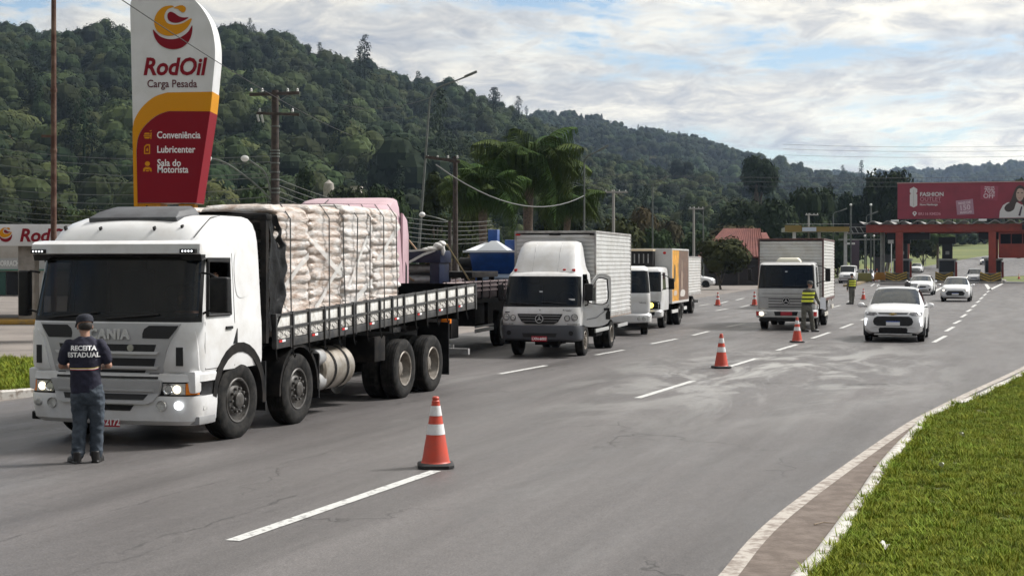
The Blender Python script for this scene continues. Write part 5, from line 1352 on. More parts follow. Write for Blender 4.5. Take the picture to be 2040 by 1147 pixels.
# ---- white cab with yellow and brown printed refrigerated body
T = thing('box_truck', 'white truck with refrigerated box printed orange and brown, one yellow headlight lit', 'truck', (at(1258, 52.4), 52.4, 0), -R(16))
ccab = Cab([(.66, 2.1, .03, .14, .05), (.92, 2.14, .0, .14, .05), (1.30, 2.14, .02, .13, .05), (1.34, 2.13, .03, .12, .05), (1.75, 2.09, .12, .12, .05), (2.05, 2.05, .2, .12, .05), (2.09, 2.04, .22, .12, .05), (2.18, 1.98, .34, .16, .05), (2.22, 1.8, .46, .2, .05)], [.36, .46, 1.2, 1.7], nf=6, na=4)
shell(T, ccab, v_class, TRUCKW); interior(T, 1.95, .2, 1.6, 1.05, 2.05); side_glass(T, ccab, .46, 1.1, 1.4, 2.02)
cl_ = Cab([(.40, 2.06, .06, .2, .05), (.45, 2.18, -.05, .2, .05), (.62, 2.2, -.07, .2, .05), (.68, 2.16, -.02, .2, .05)], [.34, .4], nf=6, na=5)
part('bumper', cl_.parts(lambda j, s, z, i: 'b')['b'], TRUCKW, T, 35, merge=True)
part('bumper_intake', cl_.panel([(.62, .50, .86), (.50, .54, .84)], -.006, 5, .015), GRILLE_D, T)
part('bumper_intake', cl_.panel([(.62, -.86, -.50), (.50, -.84, -.54)], -.006, 5, .015), GRILLE_D, T)
for sd in (-1, 1):
    sg = lambda a, b: (a, b) if sd > 0 else (-b, -a)
    hp = part('headlamp_pod', ccab.panel([(.98, *sg(.46, 1.0)), (.88, *sg(.38, 1.03)), (.72, *sg(.42, 1.02))], -.012, 6, .02), BLACKP, T)
    part('headlamp', MB().ell((sd * .70, ccab.yfront(.7, .85) - .03, .85), (.105, .04, .10)), LIGHT_ON_Y if sd > 0 else LAMPGLASS, hp, 40)
part('front_emblem', MB().ell((.10, -.0, 1.13), (.05, .012, .035)), GREYP, T)
part('front_line', ccab.panel([(1.02, -.9, .9), (1.0, -.9, .9)], -.008, 8, .012), GREYP, T)
wiper(T, ccab, -.8, 1.37, -.1, 1.42); wiper(T, ccab, .1, 1.37, .75, 1.44)
mirror(T, 1.40, .3, 1.62, .20, .40, (1.04, .32, 1.95, 1.40))
part('overhead_mirror', MB().box(.15, .32, -.28, -.2, 1.72, 2.05), BLACKP, T, bevel=.03)
part('overhead_mirror_arm', MB().tube([(-.3, .24, 2.16), (-.2, -.1, 2.24), (.2, -.24, 2.2), (.23, -.24, 2.04)], .014, 5), BLACKP, T)
FRIDGEW = mat('off_white_box', (.56, .55, .53), .5, col2=(.48, .47, .45), nscale=2)
def print_mat():
    m = bpy.data.materials.new('printed_side'); m.use_nodes = True
    nt = m.node_tree; b = nt.nodes['Principled BSDF']; b.inputs['Roughness'].default_value = .32
    t = nt.nodes.new('ShaderNodeTexCoord'); s_ = nt.nodes.new('ShaderNodeSeparateXYZ'); nt.links.new(t.outputs['Object'], s_.inputs[0])
    n = nt.nodes.new('ShaderNodeTexNoise'); n.inputs['Scale'].default_value = 1.4; n.inputs['Detail'].default_value = 3; nt.links.new(t.outputs['Object'], n.inputs[0])
    a = nt.nodes.new('ShaderNodeMath'); a.operation = 'MULTIPLY_ADD'; a.inputs[1].default_value = .6; nt.links.new(n.outputs[0], a.inputs[0]); nt.links.new(s_.outputs[1], a.inputs[2])
    r = nt.nodes.new('ShaderNodeValToRGB'); e = r.color_ramp.elements
    e[0].position = .49; e[0].color = (.62, .30, .03, 1); e[1].position = .50; e[1].color = (.13, .075, .055, 1)
    dv = nt.nodes.new('ShaderNodeMath'); dv.operation = 'DIVIDE'; dv.inputs[1].default_value = 7.2; nt.links.new(a.outputs[0], dv.inputs[0]); nt.links.new(dv.outputs[0], r.inputs[0])
    n2 = nt.nodes.new('ShaderNodeTexNoise'); n2.inputs['Scale'].default_value = 5; nt.links.new(t.outputs['Object'], n2.inputs[0])
    r2 = nt.nodes.new('ShaderNodeValToRGB'); r2.color_ramp.elements[0].position = .45; r2.color_ramp.elements[1].position = .75; r2.color_ramp.elements[0].color = (1, 1, 1, 1); r2.color_ramp.elements[1].color = (2.2, 2.0, 1.8, 1)
    nt.links.new(n2.outputs[0], r2.inputs[0])
    mx = nt.nodes.new('ShaderNodeMix'); mx.data_type = 'RGBA'; mx.blend_type = 'MULTIPLY'; mx.inputs[0].default_value = .7; nt.links.new(r.outputs[0], mx.inputs[6]); nt.links.new(r2.outputs[0], mx.inputs[7])
    nt.links.new(mx.outputs[2], b.inputs['Base Color']); return m
box_body(T, 2.36, 1.72, 5.6, .86, 2.90, print_mat(), FRIDGEW, False, FRIDGEW)
for z, y_, w_, h_, m_ in ((2.0, 2.35, .34, .62, mat('dark_print', (.10, .075, .04), .5)), (1.25, 2.5, .7, .2, mat('cream_print', (.55, .45, .36), .5)), (1.22, 4.2, 1.1, .26, mat('pale_print', (.60, .56, .52), .5)), (1.75, 4.0, .35, .75, mat('tan_print', (.34, .25, .19), .5)), (2.3, 4.0, .16, .4, mat('tan_print', (.34, .25, .19), .5))):
    pl = smoothpoly([(y_ - w_ / 2, z - h_ * .4), (y_ + w_ * .3, z - h_ / 2), (y_ + w_ / 2, z + h_ * .2), (y_ + .02, z + h_ / 2), (y_ - w_ * .4, z + h_ * .3)], 5)
    part('printed_motif', MB().prism(pl, 'x', 1.173, 1.1745), m_, T)
fu = part('fridge_unit', MB().box(-1.05, .55, 1.22, 1.70, 2.24, 2.80), BLACKP, T, bevel=.03)
part('fridge_top', MB().box(-1.06, .56, 1.20, 1.71, 2.802, 2.86), mat('cream_fridge_top', (.62, .50, .34), .5), fu, bevel=.01)
for k in range(9): part('fridge_fin', MB().box(-1.0 + k * .17, -.96 + k * .17, 1.20, 1.218, 2.36, 2.7), STEEL, fu)
part('front_marker', MB().ell((.9, 1.71, 2.74), (.06, .02, .05)), REDLENS, T)
truck_rig(T, 2.14, 3.0, 1.15, .43, 5.4, RIM_DARK, None, True, .24)
part('side_guard', MB().box(1.08, 1.12, 2.1, 3.4, .50, .62).box(1.08, 1.12, 4.8, 5.5, .55, .67), mat('white_guard', (.6, .6, .58), .5), T)
part('front_fender', MB().box(.72, 1.06, .62, 1.7, .84, .96), TRUCKW, T, bevel=.02)

# ---- last ribbed box in the queue, only its side and tail corner seen
T = thing('box_truck', 'smallest ribbed box truck at the far end of the queue, behind the printed one', 'truck', (at(1308, 64.5), 64.5, 0), -R(15))
scab2 = Cab([(.7, 2.0, .04, .16, .05), (.9, 2.04, .0, .16, .05), (1.3, 2.04, .02, .15, .05), (1.34, 2.03, .03, .14, .05), (1.75, 1.98, .14, .14, .05), (2.05, 1.92, .24, .14, .05), (2.09, 1.9, .27, .14, .05), (2.16, 1.84, .36, .18, .05), (2.2, 1.7, .5, .2, .05)], [.36, .46, 1.2, 1.6], nf=5, na=4)
shell(T, scab2, v_class, TRUCKW); interior(T, 1.9, .2, 1.55, 1.1, 2.1)
part('bumper', MB().box(-1.0, 1.0, -.05, .3, .42, .7), GREYP, T, bevel=.04)
box_body(T, 2.3, 1.7, 6.2, .88, 2.66, ALU_DIRTY, TRIM_GREY, pitch=.12)
truck_rig(T, 2.05, 3.1, 1.15, .41, 6.0, RIM_DARK, None, True, .24)
part('rear_bumper', MB().box(-1.0, 1.0, 6.2, 6.27, .45, .58), GUARD, T)
# ---- one more box truck hidden behind the silver one
T = thing('box_truck', 'pale box truck almost hidden behind the silver one', 'truck', (at(1592, 73.5), 73.5, 0), -R(17))
shell(T, scab2, v_class, TRUCKW); interior(T, 1.9, .2, 1.55, 1.1, 2.1)
part('bumper', MB().box(-1.0, 1.0, -.05, .3, .42, .7), GREYP, T, bevel=.04)
box_body(T, 2.3, 1.7, 6.6, .88, 2.9, TRUCKW, TRIM_GREY, False)
truck_rig(T, 2.05, 3.3, 1.15, .41, 6.4, RIM_DARK, None, True, .24)

# ---- pink truck carrying blue machinery, behind the sacks
DKSTEEL = mat('dark_bed_steel', (.010, .0095, .010), .65, col2=(.024, .021, .020), nscale=4, spec=.15)
PINK = mat('faded_pink_paint', (0.50, 0.335, 0.375), 0.42, col2=(0.44, 0.29, 0.32), nscale=1.6, coat=.2)
T = thing('flatbed_truck', 'faded pink high-roofed truck with dark flatbed parked beyond the sacks', 'truck', (-4.1, 30.9, 0), -R(13.2))
pcab = Cab([(1.12, 2.44, .03, .26, .06), (1.3, 2.48, .0, .26, .06), (1.6, 2.48, .02, .24, .06), (1.68, 2.46, .04, .22, .06), (2.42, 2.4, .18, .22, .06), (2.52, 2.38, .2, .22, .06), (3.0, 2.34, .34, .26, .06), (3.22, 2.3, .5, .28, .06), (3.3, 2.2, .65, .3, .06)], [.45, .55, 1.3, 2.1], nf=5, na=4)
shell(T, pcab, lambda j, sd, z, i: 'windscreen' if j == 3 and z != 'side' else 'cab_shell', PINK)
side_glass(T, pcab, .55, 1.2, 1.7, 2.38)
ps = MB(); rings = []
for z, hw, yf_, yb_ in ((3.20, 1.15, .55, 2.1), (3.40, 1.13, .80, 2.12), (3.62, 1.10, 1.2, 2.14), (3.78, 1.05, 1.65, 2.16), (3.84, .95, 1.95, 2.14)):
    rings.append([(-hw, yb_, z), (-hw, yf_ + .25, z), (-hw + .2, yf_, z), (hw - .2, yf_, z), (hw, yf_ + .25, z), (hw, yb_, z)])
ps.loft(rings, True, True); part('roof_spoiler', ps, PINK, T, bevel=.03)
part('spoiler_seam', MB().tube([(-.4, .60, 3.25), (-.4, .82, 3.42), (-.4, 1.22, 3.63), (-.4, 1.66, 3.79)], .012, 5), BLACKP, T)
part('side_deflector', MB().prism([(2.05, 1.2), (2.5, 1.2), (2.5, 3.0), (2.38, 3.35), (2.05, 3.5)], 'x', 1.16, 1.22), PINK, T, bevel=.02)
part('side_deflector', MB().prism([(2.05, 1.2), (2.5, 1.2), (2.5, 3.0), (2.38, 3.35), (2.05, 3.5)], 'x', -1.22, -1.16), PINK, T, bevel=.02)
part('deflector_slot', MB().prism([(2.22, 1.5), (2.34, 1.5), (2.34, 2.3), (2.24, 2.4)], 'x', 1.221, 1.228), BLACKP, T)
part('deflector_edge', MB().tube([(1.2, 2.51, 1.25), (1.2, 2.51, 3.0), (1.2, 2.39, 3.36)], .02, 5), BLACKP, T)
part('bumper', MB().box(-1.2, 1.2, -.05, .4, .35, 1.1), DKSTEEL, T, bevel=.06); part('lower_cab', MB().box(-1.18, 1.18, .4, 2.0, .45, 1.12), DKSTEEL, T)
PINKB = mat('dull_pink_board', (.11, .08, .084), .6, col2=(.07, .05, .053), nscale=5)
LBED = 17.2
part('load_bed', MB().box(-1.25, 1.25, 2.75, LBED, 1.30, 1.42).box(-.5, -.38, 1.5, LBED, .8, 1.3).box(.38, .5, 1.5, LBED, .8, 1.3), DKSTEEL, T)
for k in range(13):
    y0 = 5.4 + k * .9
    part('side_board', MB().box(1.215, 1.25, y0 + .05, y0 + .85, 1.44, 1.86), PINKB, T, bevel=.006)
    part('stake', MB().box(1.20, 1.285, y0 - .035, y0 + .035, 1.36, 1.92), PINKB if k % 2 else DKSTEEL, T, bevel=.006)
    part('side_board', MB().box(-1.25, -1.215, y0 + .05, y0 + .85, 1.44, 1.86), PINKB, T, bevel=.006)
for z in (1.62, 1.74, 1.86): part('board_rail', MB().box(1.252, 1.275, 5.2, LBED, z, z + .035), mat('dusty_pink_rail', (.36, .29, .29), .6), T)
part('bed_edge', MB().box(1.18, 1.30, 2.75, LBED, 1.30, 1.40), DKSTEEL, T)
for sd in (-1, 1):
    for y in (1.4, 11.6, 12.9):
        wheel(T, sd * 1.08, y, .52, .29, 'rear' if y > 2 else 'front', RIM_WHITE if y > 2 else RIM_DARK)
part('side_guard', MB().box(1.16, 1.20, 8.6, 10.6, .50, .60).box(1.16, 1.20, 8.6, 10.6, .63, .68), GUARD, T, bevel=.008)
part('tool_box', MB().box(.5, 1.16, 8.7, 9.7, .72, 1.3), DKSTEEL, T, bevel=.02)
part('support_leg', MB().box(.9, 1.0, 6.2, 6.3, .3, 1.3).box(.2, 1.22, 6.2, 6.28, .26, .32).box(1.18, 1.24, 6.2, 6.28, .08, .32), GUARD, T)
part('tail_lamp', MB().box(1.0, 1.24, 5.9, 6.05, .86, .98), AMBER, T, bevel=.02)
part('under_frame', MB().box(-1.0, 1.0, 4.8, 6.1, .5, 1.3).box(-1.0, 1.1, 6.5, 7.2, .45, 1.3).box(-1, 1.1, 10.3, 10.9, .6, 1.3), DKSTEEL, T)
Mp = Matrix.Translation(T.location) @ Matrix.Rotation(-R(13.2), 4, 'Z')
BLUE = mat('machine_blue_paint', (0.010, 0.060, 0.24), 0.32, col2=(0.008, 0.045, 0.18), nscale=4, coat=.3)
NAVY = mat('machine_navy_paint', (0.005, 0.010, 0.032), 0.4, col2=(0.008, 0.014, 0.038), nscale=4)
CLOTH = mat('white_wrap_cloth', (.62, .61, .58), .7, col2=(.5, .49, .46), nscale=6, bump=.6, bscale=10)
TIMB = mat('pale_timber', (.38, .25, .16), .8)
# dark blue press wrapped with white cloth
K = thing('press_machine', 'dark blue press machine with white cloth tied round it on the pink truck', 'machine'); K.matrix_world = Mp @ Matrix.Translation((.25, 6.75, 1.42))
part('machine_body', MB().box(-.75, .62, -.5, .5, .0, .35).box(-.7, -.5, -.45, .45, .35, 1.35).box(.34, .6, -.45, .45, .35, 1.35).box(-.75, .64, -.5, .5, 1.12, 1.48), NAVY, K, bevel=.02)
part('roller', MB().lathe([(.001, -.6), (.13, -.6), (.13, .4), (.001, .4)], (-.05, -.2, .62), 'x', 18), STEEL, K, 40)
part('roller', MB().lathe([(.001, -.6), (.13, -.6), (.13, .4), (.001, .4)], (-.05, -.2, .95), 'x', 18), STEEL, K, 40)
cm = MB(); rows_ = []
for j in range(16):
    t = j / 15
    rows_.append([(-.9 + .16 * math.sin(5 * t + k) * .3 + .02 * k, -.55 + k * .09 + .05 * mnoise.noise((t * 4, k * .5, 0)), 1.62 - 1.45 * t + .05 * mnoise.noise((k * .6, t * 4, 3))) for k in range(12)])
cm.grid(rows_)
for c_, r_ in (((.42, -.45, 1.52), (.16, .14, .09)), ((.56, -.42, 1.60), (.13, .12, .11)), ((.64, -.38, 1.68), (.10, .09, .10)), ((.3, -.48, 1.5), (.2, .1, .06)), ((.68, -.4, 1.48), (.06, .06, .16))): cm.ell(c_, r_, 12, 8)
for i_, v_ in enumerate(cm.v): cm.v[i_] = tuple(v_[k] + .03 * mnoise.noise((v_[0] * 9, v_[1] * 9, v_[2] * 9 + k * 7)) for k in range(3))
o = part('cloth_wrap', cm, CLOTH, K, 60)
part('cloth_band', MB().loft([[(x, -.56, z), (x + .02, -.56, z - .07)] for x, z in ((.5, 1.52), (.2, 1.4), (-.1, 1.22), (-.35, 1.05))], False, False), CLOTH, K, 60)
part('cloth_band', MB().loft([[(x, -.55, z), (x + .01, -.55, z - .06)] for x, z in ((-.9, 1.56), (-.5, 1.5), (-.1, 1.5), (.4, 1.56))], False, False), CLOTH, K, 60)
K.scale = (1, 1, .86)
# blue hopper machine
K = thing('hopper_machine', 'bright blue hopper machine with pale lids, carried on the pink truck', 'machine'); K.matrix_world = Mp @ Matrix.Translation((.40, 13.9, 1.42))
hp = MB(); hp.loft([[(-.55, -.45, .62), (.75, -.45, .62), (.75, .55, .62), (-.55, .55, .62)], [(-.62, -.62, 1.18), (.85, -.62, 1.18), (.85, .7, 1.18), (-.62, .7, 1.18)], [(-.62, -.62, 1.30), (.85, -.62, 1.30), (.85, .7, 1.30), (-.62, .7, 1.30)]])
part('hopper', hp, BLUE, K, bevel=.02)
part('hopper_rim', MB().box(-.82, .88, -.66, -.6, 1.27, 1.33), mat('pale_edge', (.6, .62, .66), .4), K)
lid = MB(); lid.loft([[(-.42, -.6, 1.33), (.55, -.6, 1.33), (.55, .2, 1.33), (-.42, .2, 1.33)], [(-.02, -.35, 1.62), (.14, -.35, 1.62), (.14, -.1, 1.62), (-.02, -.1, 1.62)]])
part('pointed_lid', lid, mat('galvanised_lid', (.50, .52, .55), .45, .5), K, bevel=.01)
lid = MB(); lid.loft([[(-.85, -.3, 1.33), (-.2, -.3, 1.33), (-.2, .6, 1.33), (-.85, .6, 1.33)], [(-.35, .2, 1.58), (-.2, .2, 1.58), (-.2, .4, 1.58), (-.35, .4, 1.58)]])
part('side_lid', lid, mat('white_lid', (.62, .64, .66), .45), K, bevel=.01)
part('spout', MB().box(-.28, .02, .3, .62, 1.3, 1.98), BLUE, K, bevel=.02)
part('rear_panel', MB().box(.25, 1.0, .3, .6, 1.1, 1.66), BLUE, K, bevel=.02)
part('motor', MB().lathe([(.001, -.22), (.17, -.22), (.17, .22), (.001, .22)], (-.78, -.3, .95), 'x', 16).cbox((-.75, -.3, .7), (.3, .3, .2)), BLACKP, K, 40)
part('perforated_chute', MB().prism([(-.64, .52), (-.5, .62), (-.5, .58), (-.62, .44)], 'x', -.35, .9), mat('pale_blue_steel', (.35, .42, .52), .4, .3), K)
part('chute_leg', MB().box(-.28, -.2, -.62, -.56, .0, .5).box(.5, .58, -.6, -.54, 0, .5), mat('pale_blue_steel', (.35, .42, .52), .4, .3), K)
part('machine_base', MB().box(-.5, .8, -.4, .5, .0, .6), BLUE, K, bevel=.02)
part('timber_brace', MB().tube([(-1.0, -.7, .42), (-.55, -.62, .05)], .035, 5).tube([(-1.3, -.7, .5), (-1.1, -.7, .0)], .03, 5), TIMB, K)
# dark steel frame between the machines, timber and lashings
K = thing('steel_trestle', 'dark steel trestle lying on the pink truck between the blue machines', 'trestle'); K.matrix_world = Mp @ Matrix.Translation((.2, 10.0, 1.42))
fm = MB(); fm.box(-1.0, .9, -1.4, 1.5, .56, .72)
part('top_plate', fm, DKSTEEL, K, bevel=.01)
for x, y in ((-.9, -1.35), (-.3, -1.35), (.2, -1.35), (.75, -1.35), (.75, 0), (.75, 1.35)): part('leg', MB().box(x - .07, x + .07, y - .06, y + .06, 0, .56), DKSTEEL, K)
for i, (a, b, mm2, lb) in enumerate((((.10, 6.1, 2.95), (.95, 7.4, 1.5), TIMB, 'upper tan lashing rope beside the dark blue press'), ((-.05, 6.15, 2.1), (.62, 7.2, 1.45), TIMB, 'lower tan lashing rope beside the dark blue press'), ((1.0, 6.45, 2.85), (1.2, 8.9, 1.5), mat('yellowish_rope', (.42, .34, .2), .8), 'long yellowish rope from the white cloth down to the bed'))):
    o = part('lashing_rope', MB().tube([a, tuple((p + q) / 2 for p, q in zip(a, b)), b], .025, 5), mm2); o.matrix_world = Mp; tag(o, lb, 'rope', 'ropes on the pink truck')
# ------------------------------------------------------------------ cars
from mathutils.bvhtree import BVHTree
class Car:
    def __init__(s, root, st, paint, gi, roofi, glass=GLASS, seg=GLASS, taili=None):
        """st = stations (y, zb, zbelt, ztop, w, wr); gi = (windscreen start, roof start, roof end, rear glass end)"""
        s.root = root; s.st = st
        rings = []
        for y, zb, zl, zt, w, wr in st:
            h = [(0, zb), (w * .82, zb), (w * .97, zb + .10), (w, zb + (zl - zb) * .55), (w * .975, zl - .02), (w * .93, zl + .01),
                 (wr + (w * .93 - wr) * .5 if zt > zl + .25 else w * .86, zl + (zt - zl) * .52), (wr, zt - min(.06, (zt - zl) * .25)), (wr * .86, zt), (wr * .45, zt + .018), (0, zt + .025)]
            rings.append([(-x, y, z) for x, z in reversed(h[1:])] + [(x, y, z) for x, z in h][0:])
        # order: left top ... bottom ... right top: rebuild as a clean loop
        rings = []
        for y, zb, zl, zt, w, wr in st:
            h = [(0, zb), (w * .82, zb), (w * .97, zb + .10), (w, zb + (zl - zb) * .55), (w * .975, zl - .02), (w * .93, zl + .01),
                 (wr + (w * .93 - wr) * .5 if zt > zl + .25 else w * .86, zl + (zt - zl) * .52), (wr, zt - min(.06, (zt - zl) * .25)), (wr * .86, zt), (wr * .45, zt + .018), (0, zt + .025)]
            rings.append([(x, y, z) for x, z in h] + [(-x, y, z) for x, z in h[-2:0:-1]])
        n = len(rings[0])      # 20
        P = {'body': MB(), 'window': MB(), 'windscreen': MB(), 'rear_window': MB()}
        a, b, c, d = gi
        for i in range(len(rings) - 1):
            for k in range(n):
                kk = k if k < 10 else n - 1 - k     # 0..9 from floor to roof crown
                nm = 'body'
                if kk in (5, 6) and b - 0 <= i < c: nm = 'window'
                if kk in (8, 9) and a <= i < b: nm = 'windscreen'
                if kk == 7 and a <= i < b: nm = 'windscreen' if i > a else 'windscreen'
                if kk == 6 and a <= i < b: nm = 'body'
                if kk in (7, 8, 9) and c <= i < d: nm = 'rear_window'
                k2 = (k + 1) % n
                P[nm].add([rings[i][k], rings[i][k2], rings[i + 1][k2], rings[i + 1][k]], [(0, 1, 2, 3)])
        P['body'].add(rings[0], [tuple(range(n))]); P['body'].add(rings[-1], [tuple(range(n))])
        allv = MB()
        for nm, mb in P.items():
            if mb.f: part(nm, mb, paint if nm == 'body' else (seg if nm == 'windscreen' else glass), root, 42, merge=True)
            allv.add(mb.v, mb.f)
        s.bvh = BVHTree.FromPolygons([Vector(v) for v in allv.v], allv.f)
    def yf(s, x, z):
        for dz in (0, -.02, .02, -.05, .05, -.1):
            h = s.bvh.ray_cast(Vector((x, -2, z + dz)), Vector((0, 1, 0)))
            if h[0] is not None: return h[0].y
        return 0.1
    def panel(s, name, rows, m, depth=-.012, n=8, th=.03):
        mb = MB(); F, B = [], []
        for z, xl, xr in rows:
            F.append([(xl + (xr - xl) * k / n, s.yf(xl + (xr - xl) * k / n, z) + depth, z) for k in range(n + 1)])
            B.append([(p[0], p[1] + th, p[2]) for p in F[-1]])
        mb.grid(F); mb.grid(B)
        per = lambda G_: G_[0] + [r_[-1] for r_ in G_[1:]] + G_[-1][-2::-1] + [r_[0] for r_ in G_[-2:0:-1]]
        mb.loft([per(F), per(B)], True, False)
        return part(name, mb, m, s.root, 40)
    def both(s, name, rows, m, **k):
        return [s.panel(name, rows, m, **k), s.panel(name, [(z, -b, -a) for z, a, b in rows], m, **k)]
    def wheels(s, ys, r, w, m=RIM_TAN, tw=.2):
        for y in ys:
            for sd in (-1, 1):
                wheel(s.root, sd * (w - tw / 2 - .015), y, r, tw, 'car', m)
                ar = MB(); ar.prism([(y + (r + .05) * math.cos(a), r + (r + .05) * math.sin(a)) for a in np.linspace(R(-25), R(205), 17)], 'x', sd * (w - .03), sd * (w + .006))
                part('wheel_arch', ar, BLACKP, s.root)
        part('underbody', MB().box(-w + .25, w - .25, ys[0] - .3, ys[1] + .3, .17, .36), CHASSIS, s.root)
    def mirrors(s, y, z, w, m):
        for sd in (-1, 1):
            o = part('door_mirror', MB().ell((sd * (w + .10), y, z), (.11, .07, .075), 12, 8), m, s.root, 60)
            part('mirror_stalk', MB().cbox((sd * (w - .01), y + .02, z - .05), (.14, .05, .03)), BLACKP, o)
def hatch(L, W, H, hood=.98, tail=.35, clear=.22):
    w = W / 2
    return [(0, clear + .12, .62, .70, w * .66, w * .5), (.05, clear + .06, .68, .78, w * .86, w * .7), (.22, clear, .76, .88, w * .96, w * .8), (.55, clear - .02, .84, .94, w * .99, w * .84), (hood, clear - .02, .92, 1.02, w, w * .84),
            (hood + .82, clear - .02, .96, H - .05, w, w * .70), (hood + 1.35, clear - .02, .97, H, w, w * .71), (L - 1.15, clear - .02, .98, H - .03, w, w * .69), (L - tail - .25, clear, 1.0, H - .14, w * .99, w * .66), (L - tail + .12, clear + .02, .98, 1.06, w * .96, w * .7), (L - .06, clear + .08, .88, .98, w * .9, w * .7), (L, clear + .16, .7, .8, w * .75, w * .55)]
# --- white crossover in the near lane
C_ = thing('parked_car', 'white crossover with roof bars driving closest to the camera', 'car', (at(1779, 43.6), 43.6, 0), -R(18.2))
C_.name = 'crossover_car'
w = .895
suv = Car(C_, [(0, .42, .66, .74, .60, .46), (.05, .30, .74, .86, .79, .60), (.20, .24, .82, .98, .86, .70), (.50, .22, .93, 1.05, .885, .74), (1.08, .22, 1.0, 1.12, w, .74), (1.5, .22, 1.03, 1.40, w, .69), (1.86, .22, 1.05, 1.56, w, .645), (2.4, .22, 1.06, 1.61, w, .65), (3.35, .22, 1.07, 1.58, w, .63), (3.85, .24, 1.08, 1.46, .885, .6), (4.12, .28, 1.06, 1.14, .87, .66), (4.22, .34, .92, 1.0, .8, .6), (4.27, .42, .75, .85, .66, .5)], WHITE2, (4, 6, 8, 10), 7, GLASS, mat('sky_reflecting_glass', (.03, .036, .04), .03, alpha=.80, spec=.9))
BLK = mat('gloss_black_trim', (.01, .01, .011), .25)
suv.panel('grille_upper', [(.885, -.46, .46), (.845, -.40, .40)], BLK)
suv.panel('grille', [(.775, -.46, .46), (.72, -.55, .55), (.62, -.585, .585), (.53, -.55, .55), (.49, -.46, .46)], GRILLE_D, -.014, 12)
suv.panel('chin', [(.455, -.62, .62), (.44, -.66, .66)], SILVER, -.02, 10, .03)
lbm = MB(); lbm.loft([[(x, .02 + .30 * abs(x / .86) ** 3 - (.05 if z > .3 else 0), z) for x in np.linspace(-.865, .865, 15)] + [(.865, .62, z), (-.865, .62, z)] for z in (.22, .29, .40, .445)], True, True); part('lower_bumper', lbm, BLACKP, C_, 40)
part('skid_plate', MB().box(-.55, .55, -.035, .3, .215, .262), SILVER, C_, bevel=.015)
suv.both('headlamp', [(.895, .50, .83), (.84, .46, .84), (.80, .56, .83)], mat('smoked_lamp', (.06, .06, .065), .12, col2=(.2, .2, .21), nscale=12, spec=.8), n=6)
suv.both('daytime_light', [(.72, .765, .835), (.60, .785, .835), (.50, .80, .83)], LED, depth=-.02, n=3)
part('chevrolet_bow_tie', MB().prism([(-.10, .865), (-.04, .865), (-.04, .885), (.05, .885), (.05, .865), (.11, .865), (.09, .835), (.03, .835), (.03, .815), (-.06, .815), (-.06, .835), (-.12, .835)], 'y', suv.yf(0, .85) - .03, suv.yf(0, .85) - .016), mat('gold_badge', (.6, .42, .12), .3, .8), C_).name = 'badge'
p_ = part('number_plate', MB().box(-.2, .2, suv.yf(0, .56) - .035, suv.yf(0, .56) - .02, .505, .635), PLATE_WHITE, C_, bevel=.003)
part('plate_band', MB().box(-.2, .2, suv.yf(0, .56) - .0365, suv.yf(0, .56) - .0352, .608, .635), PLATE_BLUE, p_)
suv.wheels((.86, 3.43), .345, .895, RIM_DARK, .215); suv.mirrors(1.22, 1.08, .93, WHITE2)
for sd in (-1, 1): part('roof_bar', MB().tube([(sd * .60, 2.0, 1.61), (sd * .62, 2.2, 1.675), (sd * .62, 3.2, 1.665), (sd * .59, 3.5, 1.60)], .02, 6), SILVER, C_, 40)
part('roof_rack', MB().box(-.58, .58, 2.55, 2.62, 1.68, 1.715).box(-.58, .58, 3.1, 3.17, 1.67, 1.70), BLACKP, C_, bevel=.01)
part('interior_mirror', MB().cbox((-.02, 1.72, 1.42), (.2, .04, .07)), BLACKP, C_)
for x in (-.35, .35): part('seat', MB().box(x - .22, x + .22, 2.3, 2.45, .5, 1.15).box(x - .12, x + .12, 2.32, 2.42, 1.15, 1.36), SEAT, C_, bevel=.03)
part('dashboard', MB().box(-.68, .68, 1.25, 1.7, .8, 1.0), BLACKP, C_, bevel=.04)
